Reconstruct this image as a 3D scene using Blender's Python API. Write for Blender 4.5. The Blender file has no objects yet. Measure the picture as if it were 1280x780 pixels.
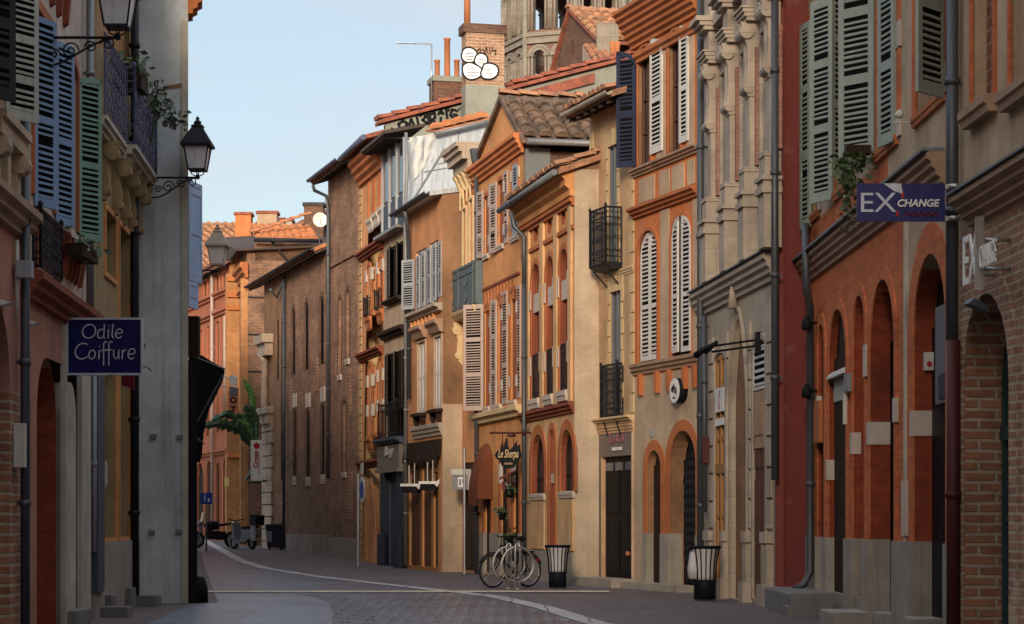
SUNDEG, SUNELEV, SUNE, SKYS, EXPO = -6, 15, 1.15, .050, 1.92
CLOUD0, CLOUD1, CLOUDC, HIGHC, HIGHCOL = .25, .95, (3.7, 3.95, 4.25), .9, (6.2, 6.9, 8.0)
BX, BH1, BH2 = -3.2, 25, 13  # split and heights of the houses added behind the camera for shade
import bpy, bmesh, math, random
from mathutils import Vector, Matrix
from mathutils.geometry import tessellate_polygon
random.seed(7)
R = math.radians
SC = bpy.context.scene
COL = SC.collection
F, HX, HY, CH = 2700.0, 640.0, 650.0, 1.3

# ------------------------------------------------------------------ materials
def _new(name):
    m = bpy.data.materials.new(name); m.use_nodes = True
    nt = m.node_tree; b = nt.nodes['Principled BSDF']
    return m, nt, b
def N(nt, t, **kw):
    n = nt.nodes.new(t)
    for k, v in kw.items():
        if k in n.inputs.keys() if isinstance(k, str) else False: n.inputs[k].default_value = v
        else: setattr(n, k, v)
    return n
def lnk(nt, a, b): nt.links.new(a, b)
def objco(nt, sx=1, sy=1, sz=1):
    tc = N(nt, 'ShaderNodeTexCoord'); mp = N(nt, 'ShaderNodeMapping')
    mp.inputs['Scale'].default_value = (sx, sy, sz)
    lnk(nt, tc.outputs['Object'], mp.inputs['Vector']); return mp.outputs['Vector']
def wallco(nt):
    tc = N(nt, 'ShaderNodeTexCoord'); s = N(nt, 'ShaderNodeSeparateXYZ'); a = N(nt, 'ShaderNodeMath', operation='ADD'); c = N(nt, 'ShaderNodeCombineXYZ')
    lnk(nt, tc.outputs['Object'], s.inputs[0]); lnk(nt, s.outputs[0], a.inputs[0]); lnk(nt, s.outputs[1], a.inputs[1])
    lnk(nt, a.outputs[0], c.inputs[0]); lnk(nt, s.outputs[2], c.inputs[1]); return c.outputs[0]
def noise(nt, vec, scale, detail=4, rough=.55):
    n = N(nt, 'ShaderNodeTexNoise'); n.inputs['Scale'].default_value = scale; n.inputs['Detail'].default_value = detail; n.inputs['Roughness'].default_value = rough
    lnk(nt, vec, n.inputs['Vector']); return n.outputs['Fac']
def ramp(nt, fac, a, b, ca, cb):
    r = N(nt, 'ShaderNodeValToRGB'); r.color_ramp.elements[0].position = a; r.color_ramp.elements[1].position = b
    r.color_ramp.elements[0].color = (*ca, 1); r.color_ramp.elements[1].color = (*cb, 1); lnk(nt, fac, r.inputs[0]); return r.outputs[0]
def mixc(nt, fac, a, b, mode='MIX'):
    m = N(nt, 'ShaderNodeMix', data_type='RGBA', blend_type=mode)
    for s, v in ((0, fac), (6, a), (7, b)):
        if isinstance(v, (int, float)): m.inputs[s].default_value = v
        elif isinstance(v, tuple): m.inputs[s].default_value = (*v, 1)
        else: lnk(nt, v, m.inputs[s])
    return m.outputs[2]
def bump(nt, b, h, strength=.3, dist=.02):
    n = N(nt, 'ShaderNodeBump'); n.inputs['Strength'].default_value = strength; n.inputs['Distance'].default_value = dist
    lnk(nt, h, n.inputs['Height']); lnk(nt, n.outputs[0], b.inputs['Normal'])
def sc(c, k): return tuple(min(1, x * k) for x in c)

def plaster(name, c, var=.34, stain=.42, rough=.9, grime=(.16, .12, .09), bmp=.35):
    m, nt, b = _new(name); v = objco(nt)
    f1 = noise(nt, v, .9, 6, .65)
    col = ramp(nt, f1, .3, .7, sc(c, 1 - var), sc(c, 1 + var * .7))
    vs = objco(nt, 3.2, 3.2, .22); f2 = noise(nt, vs, 1.3, 5, .6)
    st = ramp(nt, f2, .52, .78, (0, 0, 0), (stain,) * 3)
    col = mixc(nt, st, col, grime)
    f4 = noise(nt, objco(nt, 1, 1, .7), 2.6, 8, .7)
    col = mixc(nt, ramp(nt, f4, .56, .74, (0, 0, 0), (stain * .8,) * 3), col, sc(c, .55))
    # flaked and repaired areas with a torn edge
    f5 = noise(nt, objco(nt, .8, .8, 1.1), 1.15, 9, .62)
    col = mixc(nt, ramp(nt, f5, .615, .64, (0, 0, 0), (stain * .9,) * 3), col, tuple(.5 * x + .5 * y for x, y in zip(sc(c, 1.15), (.34, .27, .21))))
    col = mixc(nt, ramp(nt, f5, .335, .36, (stain * .55,) * 3, (0, 0, 0)), col, sc(c, .6))
    vo = N(nt, 'ShaderNodeTexVoronoi', feature='DISTANCE_TO_EDGE'); vo.inputs['Scale'].default_value = .55
    dn = N(nt, 'ShaderNodeTexNoise'); dn.inputs['Scale'].default_value = 2.5; dn.inputs['Detail'].default_value = 5; lnk(nt, v, dn.inputs['Vector'])
    dv = N(nt, 'ShaderNodeVectorMath', operation='MULTIPLY_ADD'); dv.inputs[1].default_value = (.7, .7, .7); lnk(nt, dn.outputs['Color'], dv.inputs[0]); lnk(nt, v, dv.inputs[2]); lnk(nt, dv.outputs[0], vo.inputs['Vector'])
    ck = N(nt, 'ShaderNodeMath', operation='MULTIPLY'); lnk(nt, ramp(nt, vo.outputs['Distance'], .003, .008, (.4,) * 3, (0, 0, 0)), ck.inputs[0]); lnk(nt, ramp(nt, noise(nt, v, .6, 3), .56, .64, (0, 0, 0), (1, 1, 1)), ck.inputs[1])
    col = mixc(nt, ck.outputs[0], col, sc(c, .4))
    f3 = noise(nt, v, 26, 3)
    col = mixc(nt, .35, col, ramp(nt, f3, .3, .7, (.75,) * 3, (1.0,) * 3), 'MULTIPLY')
    lnk(nt, col, b.inputs['Base Color']); b.inputs['Roughness'].default_value = rough; b.inputs['Specular IOR Level'].default_value = .2
    mx = N(nt, 'ShaderNodeMath', operation='ADD'); lnk(nt, noise(nt, v, 9, 5), mx.inputs[0]); lnk(nt, f3, mx.inputs[1])
    bump(nt, b, mx.outputs[0], bmp, .015); return m

def brick(name, c1, c2, mortar, bw=.32, rh=.075, ms=.012, grime=.4, bmp=.6, plaster_over=None, cover=.5):
    m, nt, b = _new(name); wv = wallco(nt)
    v = objco(nt)
    # slightly wobbling courses
    nn = N(nt, 'ShaderNodeTexNoise'); nn.inputs['Scale'].default_value = 2.0; lnk(nt, v, nn.inputs['Vector'])
    sub = N(nt, 'ShaderNodeVectorMath', operation='SUBTRACT'); sub.inputs[1].default_value = (.5, .5, .5); lnk(nt, nn.outputs['Color'], sub.inputs[0])
    scl = N(nt, 'ShaderNodeVectorMath', operation='SCALE'); scl.inputs['Scale'].default_value = .03; lnk(nt, sub.outputs[0], scl.inputs[0])
    ad = N(nt, 'ShaderNodeVectorMath', operation='ADD'); lnk(nt, wv, ad.inputs[0]); lnk(nt, scl.outputs[0], ad.inputs[1])
    t = N(nt, 'ShaderNodeTexBrick'); t.inputs['Scale'].default_value = 1; t.inputs['Brick Width'].default_value = bw; t.inputs['Row Height'].default_value = rh
    t.inputs['Mortar Size'].default_value = ms; t.inputs['Mortar Smooth'].default_value = .3; t.inputs['Bias'].default_value = -.1
    t.inputs['Color1'].default_value = (*c1, 1); t.inputs['Color2'].default_value = (*c2, 1); t.inputs['Mortar'].default_value = (*mortar, 1)
    lnk(nt, ad.outputs[0], t.inputs['Vector'])
    f1 = noise(nt, v, 1.4, 6, .65)
    col = mixc(nt, .85, t.outputs['Color'], ramp(nt, f1, .3, .72, (1 - grime,) * 3, (1.15,) * 3), 'MULTIPLY')
    f2 = noise(nt, objco(nt, 8, 8, 14), 1, 3)
    col = mixc(nt, .6, col, ramp(nt, f2, .3, .7, (.65,) * 3, (1.1,) * 3), 'MULTIPLY')
    if plaster_over:
        pf = ramp(nt, noise(nt, v, .8, 7, .7), cover, cover + .06, (0, 0, 0), (1, 1, 1))
        col = mixc(nt, pf, col, plaster_over)
    lnk(nt, col, b.inputs['Base Color']); b.inputs['Roughness'].default_value = .92; b.inputs['Specular IOR Level'].default_value = .2
    inv = N(nt, 'ShaderNodeMath', operation='SUBTRACT'); inv.inputs[0].default_value = 1; lnk(nt, t.outputs['Fac'], inv.inputs[1])
    a2 = N(nt, 'ShaderNodeMath', operation='ADD'); lnk(nt, inv.outputs[0], a2.inputs[0]); lnk(nt, noise(nt, v, 18, 4), a2.inputs[1])
    bump(nt, b, a2.outputs[0], bmp, .012); return m

def stone(name, c, bw=.9, rh=.42, joint=.006, var=.25):
    m, nt, b = _new(name); wv = wallco(nt); v = objco(nt)
    t = N(nt, 'ShaderNodeTexBrick'); t.inputs['Scale'].default_value = 1; t.inputs['Brick Width'].default_value = bw; t.inputs['Row Height'].default_value = rh
    t.inputs['Mortar Size'].default_value = joint; t.inputs['Mortar Smooth'].default_value = .2
    t.inputs['Color1'].default_value = (*sc(c, 1.08), 1); t.inputs['Color2'].default_value = (*sc(c, .88), 1); t.inputs['Mortar'].default_value = (*sc(c, .45), 1)
    lnk(nt, wv, t.inputs['Vector'])
    f1 = noise(nt, v, 1.7, 7, .7)
    col = mixc(nt, .9, t.outputs['Color'], ramp(nt, f1, .3, .72, (1 - var * 1.4,) * 3, (1 + var * .5,) * 3), 'MULTIPLY')
    f2 = noise(nt, objco(nt, 4, 4, .35), 1.2, 5)
    col = mixc(nt, ramp(nt, f2, .54, .8, (0, 0, 0), (.4,) * 3), col, sc(c, .4))
    lnk(nt, col, b.inputs['Base Color']); b.inputs['Roughness'].default_value = .88
    bump(nt, b, noise(nt, v, 14, 6, .65), .35, .015); return m

def paint(name, c, rough=.55, var=.18, metal=0, grain=(6, 6, 1.2), bmp=.12):
    m, nt, b = _new(name); v = objco(nt, *grain)
    f = noise(nt, v, 1.5, 6, .65)
    col = ramp(nt, f, .28, .74, sc(c, 1 - var), sc(c, 1 + var * .6))
    f2 = noise(nt, objco(nt), 11, 5, .7)
    col = mixc(nt, ramp(nt, f2, .6, .74, (0, 0, 0), (var * 1.3,) * 3), col, sc(c, .5))
    lnk(nt, col, b.inputs['Base Color']); b.inputs['Metallic'].default_value = metal
    r = ramp(nt, f, .3, .7, (rough - .1,) * 3, (min(1, rough + .12),) * 3); lnk(nt, r, b.inputs['Roughness'])
    b.inputs['Specular IOR Level'].default_value = .5 if metal else .18
    bump(nt, b, f, bmp, .004); return m

def glass(name, c=(.018, .022, .027), rough=.06):
    m, nt, b = _new(name); v = objco(nt)
    f = noise(nt, v, 1.1, 3); lnk(nt, ramp(nt, f, .3, .7, sc(c, .5), sc(c, 1.9)), b.inputs['Base Color'])
    b.inputs['Roughness'].default_value = rough; b.inputs['Specular IOR Level'].default_value = .5
    bump(nt, b, noise(nt, v, 2.2, 2), .06, .02); return m

def tilemat(name, c, c2, dark):
    m, nt, b = _new(name); v = objco(nt)
    w = N(nt, 'ShaderNodeTexWhiteNoise', noise_dimensions='3D'); sn = N(nt, 'ShaderNodeVectorMath', operation='SNAP'); sn.inputs[1].default_value = (.24, .34, .2)
    lnk(nt, v, sn.inputs[0]); lnk(nt, sn.outputs[0], w.inputs['Vector'])
    col = ramp(nt, w.outputs['Value'], .1, .9, c, c2)
    f = noise(nt, v, 3.5, 6, .7); col = mixc(nt, ramp(nt, f, .45, .68, (0, 0, 0), (.85,) * 3), col, dark)
    f2 = noise(nt, v, 20, 4); col = mixc(nt, .5, col, ramp(nt, f2, .3, .7, (.6,) * 3, (1.1,) * 3), 'MULTIPLY')
    lnk(nt, col, b.inputs['Base Color']); b.inputs['Roughness'].default_value = .9; bump(nt, b, f2, .4, .01); return m

M = {}
# plasters
M['pl_peach'] = plaster('peach_plaster', (.61, .28, .125))
M['pl_ochre'] = plaster('ochre_plaster', (.63, .29, .11))
M['pl_cream'] = plaster('cream_plaster', (.62, .385, .195))
M['pl_yellow'] = plaster('yellow_plaster', (.54, .34, .19))
M['pl_rough'] = plaster('rough_cream_render', (.50, .385, .275), var=.3, stain=.3, bmp=.9)
M['pl_beige'] = plaster('beige_plaster', (.46, .34, .23), stain=.4)
M['pl_tan'] = plaster('tan_render', (.47, .335, .22), stain=.45)
M['pl_grey'] = plaster('grey_cement_render', (.54, .56, .55), var=.3, stain=.6, grime=(.14, .14, .13))
M['pl_wall'] = plaster('grey_green_cement', (.26, .26, .22), var=.25, stain=.35, grime=(.18, .17, .13))
M['pl_pink'] = plaster('pale_pink_plaster', (.56, .45, .38), stain=.5)
M['pl_rose'] = plaster('rose_brown_plaster', (.40, .18, .125), stain=.3)
M['pl_white'] = plaster('offwhite_plaster', (.47, .42, .34), stain=.4)
M['pl_olive'] = plaster('olive_ochre_plaster', (.33, .24, .12), stain=.4)
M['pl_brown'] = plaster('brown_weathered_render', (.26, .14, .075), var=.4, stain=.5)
M['pl_darkred'] = plaster('dark_red_painted_render', (.17, .042, .036), var=.14, stain=.25, grime=(.08, .03, .03))
M['pl_redl'] = plaster('red_painted_render', (.21, .058, .046), var=.14, stain=.2)
M['pl_pinkwhite'] = plaster('pale_render', (.50, .44, .36), stain=.4)
M['pl_orange'] = plaster('shade_house_orange_limewash', (.56, .185, .065), var=.25, stain=.3)
M['pl_r0'] = plaster('pink_red_limewash', (.40, .14, .075), var=.2, stain=.3)
# bricks
M['br_orange'] = brick('orange_brick', (.62, .17, .06), (.52, .125, .045), (.48, .22, .12), ms=.006, grime=.35)
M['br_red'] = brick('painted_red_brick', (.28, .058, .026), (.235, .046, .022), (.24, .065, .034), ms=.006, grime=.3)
M['br_brown'] = brick('brown_brick', (.40, .205, .12), (.25, .125, .08), (.32, .22, .16), ms=.014, grime=.6, bmp=.8)
M['br_old'] = brick('old_street_brick', (.40, .18, .10), (.29, .125, .07), (.44, .33, .24), bw=.36, rh=.105, ms=.02, grime=.45, bmp=.9)
M['br_near'] = brick('pale_worn_brick', (.42, .23, .14), (.33, .16, .095), (.46, .36, .26), bw=.30, rh=.085, ms=.016, grime=.4, plaster_over=(.46, .34, .23), cover=.58)
M['br_yellow'] = brick('yellow_brick', (.58, .36, .17), (.50, .28, .12), (.5, .38, .24), bw=.4, rh=.13, ms=.02, grime=.3)
M['br_sunlit'] = brick('sunlit_corner_brick', (.50, .24, .10), (.44, .20, .08), (.46, .24, .12), bw=.5, rh=.2, ms=.008, grime=.3)  # orange of the sunlit house corners put into the brick colour
M['br_pink'] = brick('pink_brick', (.40, .19, .14), (.34, .15, .11), (.40, .25, .20), ms=.008)
M['br_dark'] = brick('dark_brown_brick', (.20, .095, .06), (.14, .068, .046), (.18, .13, .10), ms=.012, grime=.5)
M['br_tower'] = brick('tower_brick', (.24, .13, .10), (.19, .10, .08), (.25, .19, .15), ms=.01)
M['br_blind'] = brick('blind_niche_brick', (.27, .09, .05), (.22, .075, .045), (.36, .22, .16), bw=.26, rh=.13, ms=.012)
# stone
M['st_grey'] = stone('grey_beige_stone', (.41, .335, .26), var=.24, joint=.003)
M['st_pink'] = stone('pinkish_stone', (.45, .34, .25), rh=.36)
M['st_plinth'] = stone('plinth_limestone', (.30, .26, .215), bw=1.6, rh=1.2, joint=.004)
M['st_block'] = stone('pale_limestone_block', (.50, .42, .35), bw=3, rh=3, joint=.002, var=.2)
M['st_cream'] = stone('cream_quoin_stone', (.58, .42, .23), bw=3, rh=3, joint=.002, var=.2)
M['st_dark'] = stone('dark_step_stone', (.17, .16, .15), bw=1.2, rh=.6, joint=.004)
M['st_tower'] = stone('tower_stone', (.25, .215, .17), bw=.8, rh=.4)
M['terra'] = plaster('terracotta_moulding', (.44, .145, .055), var=.25, stain=.35)
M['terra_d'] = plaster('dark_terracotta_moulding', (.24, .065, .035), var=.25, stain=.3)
M['mould'] = stone('weathered_moulding', (.34, .21, .13), bw=5, rh=5, joint=.001)
# paints
M['sh_sage'] = paint('sage_green_shutter_paint', (.27, .305, .26))
M['sh_green'] = paint('green_shutter_paint', (.185, .30, .225))
M['sh_blue'] = paint('sky_blue_shutter_paint', (.205, .30, .44))
M['sh_navy'] = paint('navy_shutter_paint', (.022, .028, .055))
M['sh_skylit'] = paint('skylit_blue_shutter_paint', (.34, .46, .66))  # shutter blue lightened to carry the sky reflected in it
M['sh_white'] = paint('white_shutter_paint', (.62, .58, .54))
M['sh_beige'] = paint('rose_beige_shutter_paint', (.42, .32, .27))
M['sh_cream'] = paint('worn_cream_shutter_paint', (.40, .40, .33), var=.35)
M['sh_black'] = paint('black_shutter_paint', (.028, .026, .024))
M['sh_grey'] = paint('grey_shutter_paint', (.30, .31, .33))
M['sh_brown'] = paint('dark_brown_shutter_wood', (.028, .02, .015))
M['sh_teal'] = paint('teal_shutter_paint', (.20, .27, .25))
M['sh_red'] = paint('red_brown_blind', (.20, .05, .027))
M['w_board'] = paint('red_brown_window_board', (.19, .06, .03), rough=.7)
M['w_dark'] = paint('dark_timber', (.035, .022, .016), rough=.6)
M['w_ochre'] = paint('ochre_timber', (.35, .17, .06), rough=.6)
M['w_eave'] = paint('eave_timber', (.07, .05, .042), rough=.8)
M['w_brown'] = paint('brown_varnished_door', (.11, .055, .035), rough=.5)
M['fr_white'] = paint('white_window_frame', (.55, .53, .50))
M['fr_grey'] = paint('grey_window_frame', (.13, .14, .15))
M['fr_green'] = paint('dark_green_frame', (.03, .065, .06))
M['iron'] = paint('black_wrought_iron', (.016, .016, .02), rough=.5)
M['iron_blue'] = paint('blue_black_wrought_iron', (.11, .115, .19), rough=.5)
M['pipe'] = paint('dark_zinc_pipe', (.06, .065, .075), rough=.45, metal=.2)
M['pipe_l'] = paint('zinc_pipe', (.21, .21, .21), rough=.45, metal=.3)
M['pipe_red'] = paint('burgundy_pipe', (.075, .02, .018), rough=.5)
M['zinc'] = paint('zinc_sheet', (.42, .45, .48), rough=.45, metal=.25, var=.35)
M['tarp'] = paint('white_tarpaulin', (.52, .51, .48), rough=.6)
M['teal_b'] = paint('grey_blue_balcony_paint', (.10, .125, .135))
M['shopblue'] = paint('slate_blue_shopfront', (.06, .075, .105))
M['shopblue_d'] = paint('dark_blue_shopfront', (.028, .035, .055))
M['shopgrey'] = paint('grey_brown_panel', (.19, .155, .13))
M['blackdoor'] = paint('black_door_paint', (.012, .012, .014), rough=.4)
M['white'] = paint('white_paint', (.72, .70, .66), rough=.5)
M['offwhite'] = paint('aged_white_plastic', (.52, .49, .43), rough=.5)
M['greyp'] = paint('grey_plastic', (.22, .22, .23), rough=.5)
M['black'] = paint('black_plastic', (.013, .013, .015), rough=.45)
M['rubber'] = paint('tyre_rubber', (.014, .014, .015), rough=.8)
M['steel'] = paint('brushed_steel', (.42, .40, .38), rough=.38, metal=.7)
M['navy'] = paint('navy_sign_enamel', (.012, .013, .085), rough=.4)
M['navy_x'] = paint('blue_violet_sign', (.028, .030, .115), rough=.4)
M['sgrey'] = paint('sign_letter_silver', (.50, .52, .56), rough=.4)
M['sred'] = paint('red_sign_paint', (.40, .02, .02), rough=.4)
M['sred_d'] = paint('dark_red_sign_paint', (.13, .012, .025), rough=.4)
M['sblue'] = paint('road_sign_blue', (.02, .07, .36), rough=.4)
M['awn_black'] = paint('black_awning_fabric', (.012, .013, .018), rough=.85)
M['awn_rust'] = paint('rust_awning_canvas', (.15, .045, .02), rough=.85)
M['bag'] = paint('translucent_grey_bin_bag', (.46, .45, .46), rough=.35)
M['binblack'] = paint('bin_black_paint', (.010, .011, .016), rough=.4)
M['binnavy'] = paint('wheelie_bin_plastic', (.022, .026, .042), rough=.45)
M['chrome'] = paint('bike_metal', (.45, .43, .40), rough=.35, metal=.8)
M['yellow'] = paint('yellow_sign', (.62, .50, .16), rough=.5)
M['pink'] = paint('pink_lettering', (.30, .10, .13), rough=.5)
M['gr_black'] = paint('black_spray_paint', (.012, .012, .013), rough=.8)
M['gr_white'] = paint('white_spray_paint', (.74, .74, .74), rough=.8)
M['lead'] = paint('lead_flashing', (.16, .17, .175), rough=.6)
M['terrapot'] = paint('clay_pot', (.42, .16, .07), rough=.8)
M['lampglass'] = paint('frosted_lamp_glass', (.86, .88, .90), rough=.3, bmp=.02)
M['lampglass'].node_tree.nodes['Principled BSDF'].inputs['Transmission Weight'].default_value = .3
M['lampcore'] = paint('lamp_inner_tube', (.30, .33, .40), rough=.3)
M['glass'] = glass('window_glass')
M['glass_b'] = glass('bright_window_glass', (.05, .06, .07), .04)
M['dark'] = paint('dark_interior_shade', (.008, .007, .007), rough=.9)  # near-black standing for unlit interiors and shade between shutter slats
for k_ in ('blackdoor', 'black', 'w_dark', 'dark', 'binblack', 'awn_black', 'w_brown'): M[k_].node_tree.nodes['Principled BSDF'].inputs['Specular IOR Level'].default_value = .04
# roofs
M['ti_orange'] = tilemat('orange_roof_tile', (.55, .22, .09), (.46, .17, .075), (.28, .12, .06))
M['ti_old'] = tilemat('mossy_roof_tile', (.20, .12, .075), (.11, .075, .052), (.03, .027, .023))
M['ti_far'] = tilemat('dull_red_roof_tile', (.32, .13, .075), (.25, .10, .06), (.10, .05, .035))
M['ti_mix'] = tilemat('weathered_roof_tile', (.46, .22, .11), (.32, .15, .085), (.12, .08, .055))
M['coping'] = tilemat('red_coping_tile', (.34, .10, .055), (.26, .075, .045), (.12, .05, .035))

def leafmat(name, c, c2):
    m, nt, b = _new(name); f = noise(nt, objco(nt), 9, 3)
    lnk(nt, ramp(nt, f, .3, .7, c, c2), b.inputs['Base Color']); b.inputs['Roughness'].default_value = .55
    b.inputs['Subsurface Weight'].default_value = 0; return m
M['leaf'] = leafmat('green_foliage', (.03, .06, .02), (.07, .11, .035))
M['leaf_d'] = leafmat('dark_green_leaf', (.015, .05, .02), (.03, .09, .035))
M['leaf_l'] = leafmat('bright_green_leaf', (.07, .17, .03), (.10, .24, .04))
M['leaf_g'] = leafmat('grey_green_leaf', (.06, .08, .055), (.12, .15, .10))
M['flower'] = leafmat('pink_flower', (.40, .02, .10), (.55, .10, .18))

# ------------------------------------------------------------------ mesh builder
class MB:
    def __init__(s): s.v = []; s.f = []; s.mi = []; s.cur = 0; s.smooth = []
    def q(s, *pts, sm=False):
        n = len(s.v); s.v += [tuple(p) for p in pts]; s.f.append(tuple(range(n, n + len(pts)))); s.mi.append(s.cur); s.smooth.append(sm)
    def box(s, x0, x1, y0, y1, z0, z1):
        if x0 > x1: x0, x1 = x1, x0
        if y0 > y1: y0, y1 = y1, y0
        if z0 > z1: z0, z1 = z1, z0
        s.obox(Vector((x0, y0, z0)), Vector((x1 - x0, 0, 0)), Vector((0, y1 - y0, 0)), Vector((0, 0, z1 - z0)))
    def obox(s, o, a, b, c):
        o, a, b, c = Vector(o), Vector(a), Vector(b), Vector(c)
        p = [o, o + a, o + a + b, o + b, o + c, o + a + c, o + a + b + c, o + b + c]
        n = len(s.v); s.v += [tuple(x) for x in p]
        for f in ((0, 3, 2, 1), (4, 5, 6, 7), (0, 1, 5, 4), (1, 2, 6, 5), (2, 3, 7, 6), (3, 0, 4, 7)):
            s.f.append(tuple(n + i for i in f)); s.mi.append(s.cur); s.smooth.append(False)
    def prism(s, pts, ext):
        """closed polygon pts (3D list) extruded by vector ext"""
        ext = Vector(ext); n = len(s.v); k = len(pts)
        s.v += [tuple(p) for p in pts] + [tuple(Vector(p) + ext) for p in pts]
        s.f.append(tuple(range(n, n + k))); s.f.append(tuple(range(n + 2 * k - 1, n + k - 1, -1)))
        for i in range(k):
            j = (i + 1) % k; s.f.append((n + i, n + k + i, n + k + j, n + j))
        s.mi += [s.cur] * (k + 2); s.smooth += [False] * (k + 2)
    def profile(s, prof, u0, u1):
        """prof: closed list of (y,z); extruded along x"""
        s.prism([(u0, y, z) for y, z in prof], (u1 - u0, 0, 0))
    def tube(s, pts, r, n=6, cap=True):
        pts = [Vector(p) for p in pts]; k0 = len(s.v); m = len(pts)
        rs = r if isinstance(r, (list, tuple)) else [r] * m
        prev = None
        for i, p in enumerate(pts):
            t = (pts[min(i + 1, m - 1)] - pts[max(i - 1, 0)])
            if t.length < 1e-9: t = Vector((0, 0, 1))
            t.normalize()
            if prev is None:
                a = Vector((0, 0, 1)) if abs(t.z) < .9 else Vector((1, 0, 0))
                a = (a - t * a.dot(t)).normalized()
            else:
                a = prev - t * prev.dot(t)
                if a.length < 1e-6: a = t.orthogonal()
                a.normalize()
            prev = a; b = t.cross(a)
            for j in range(n):
                an = 2 * math.pi * j / n
                s.v.append(tuple(p + (a * math.cos(an) + b * math.sin(an)) * rs[i]))
        for i in range(m - 1):
            for j in range(n):
                j2 = (j + 1) % n
                s.f.append((k0 + i * n + j, k0 + i * n + j2, k0 + (i + 1) * n + j2, k0 + (i + 1) * n + j)); s.mi.append(s.cur); s.smooth.append(n > 5)
        if cap:
            s.f.append(tuple(k0 + j for j in reversed(range(n)))); s.f.append(tuple(k0 + (m - 1) * n + j for j in range(n)))
            s.mi += [s.cur] * 2; s.smooth += [False] * 2
    def lathe(s, prof, c=(0, 0, 0), n=16, axis='z', rot=0, sm=True):
        """prof list of (r,h) about axis through c"""
        c = Vector(c); k0 = len(s.v)
        for r, h in prof:
            for j in range(n):
                a = 2 * math.pi * j / n + rot
                if axis == 'z': p = Vector((r * math.cos(a), r * math.sin(a), h))
                elif axis == 'y': p = Vector((r * math.cos(a), h, r * math.sin(a)))
                else: p = Vector((h, r * math.cos(a), r * math.sin(a)))
                s.v.append(tuple(c + p))
        for i in range(len(prof) - 1):
            for j in range(n):
                j2 = (j + 1) % n
                s.f.append((k0 + i * n + j, k0 + i * n + j2, k0 + (i + 1) * n + j2, k0 + (i + 1) * n + j)); s.mi.append(s.cur); s.smooth.append(sm)
        s.f.append(tuple(k0 + j for j in reversed(range(n)))); s.f.append(tuple(k0 + (len(prof) - 1) * n + j for j in range(n)))
        s.mi += [s.cur] * 2; s.smooth += [False] * 2
    def torus(s, c, Rr, r, a, b, n=28, k=6):
        c, a, b = Vector(c), Vector(a).normalized(), Vector(b).normalized(); w = a.cross(b); k0 = len(s.v)
        for i in range(n):
            t = 2 * math.pi * i / n; d = a * math.cos(t) + b * math.sin(t)
            for j in range(k):
                p = 2 * math.pi * j / k; s.v.append(tuple(c + d * (Rr + r * math.cos(p)) + w * r * math.sin(p)))
        for i in range(n):
            i2 = (i + 1) % n
            for j in range(k):
                j2 = (j + 1) % k; s.f.append((k0 + i * k + j, k0 + i2 * k + j, k0 + i2 * k + j2, k0 + i * k + j2)); s.mi.append(s.cur); s.smooth.append(True)
    def build(s, name, mats, parent=None, fix=True):
        if not isinstance(mats, (list, tuple)): mats = [mats]
        me = bpy.data.meshes.new(name); me.from_pydata(s.v, [], s.f)
        for m in mats: me.materials.append(M[m] if isinstance(m, str) else m)
        me.polygons.foreach_set('material_index', s.mi); me.polygons.foreach_set('use_smooth', s.smooth)
        if fix:
            bm = bmesh.new(); bm.from_mesh(me); bmesh.ops.recalc_face_normals(bm, faces=bm.faces); bm.to_mesh(me); bm.free()
        me.update()
        o = bpy.data.objects.new(name, me); COL.objects.link(o)
        if parent: o.parent = parent
        return o

def tag(o, label=None, cat=None, group=None, kind=None):
    if label: o['label'] = label
    if cat: o['category'] = cat
    if group: o['group'] = group
    if kind: o['kind'] = kind
    return o
def empty(name, loc, rz=0, label=None, cat=None, group=None):
    o = bpy.data.objects.new(name, None); o.empty_display_size = .3; COL.objects.link(o)
    o.location = loc; o.rotation_euler = (0, 0, rz); return tag(o, label, cat, group)
def ray(x, y): return Vector(((x - HX) / F, 1, (HY - y) / F))
CAM = Vector((0, 0, CH))
def pt(x, y, Z): return CAM + ray(x, y) * Z
def text_polys(body, size, shear=0, bold=0, extrude=.01, sx=1):
    cu = bpy.data.curves.new('lettering', 'FONT'); cu.body = body; cu.size = size; cu.shear = shear; cu.extrude = extrude; cu.offset = bold
    cu.align_x = 'CENTER'; cu.align_y = 'CENTER'; cu.resolution_u = 4
    o = bpy.data.objects.new('lettering', cu); COL.objects.link(o)
    dg = bpy.context.evaluated_depsgraph_get(); me = bpy.data.meshes.new_from_object(o.evaluated_get(dg))
    vs = [Vector(v.co) for v in me.vertices]; fs = [tuple(p.vertices) for p in me.polygons]
    bpy.data.objects.remove(o); bpy.data.curves.remove(cu); bpy.data.meshes.remove(me)
    for v in vs: v.x *= sx
    return vs, fs
def add_text(mb, body, size, origin, ax, ay, fit=None, **kw):
    vs, fs = text_polys(body, size, **kw)
    if fit:
        xs, ys = [v.x for v in vs], [v.y for v in vs]; cx, cy = (min(xs) + max(xs)) / 2, (min(ys) + max(ys)) / 2
        kx = fit[0] / (max(xs) - min(xs)); ky = fit[1] / (max(ys) - min(ys)) if fit[1] else kx
        for v in vs: v.x = (v.x - cx) * kx; v.y = (v.y - cy) * ky
    ax, ay = Vector(ax).normalized(), Vector(ay).normalized(); az = ax.cross(ay); o = Vector(origin)
    n = len(mb.v); mb.v += [tuple(o + ax * v.x + ay * v.y + az * v.z) for v in vs]
    for f in fs: mb.f.append(tuple(n + i for i in f)); mb.mi.append(mb.cur); mb.smooth.append(False)
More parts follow.
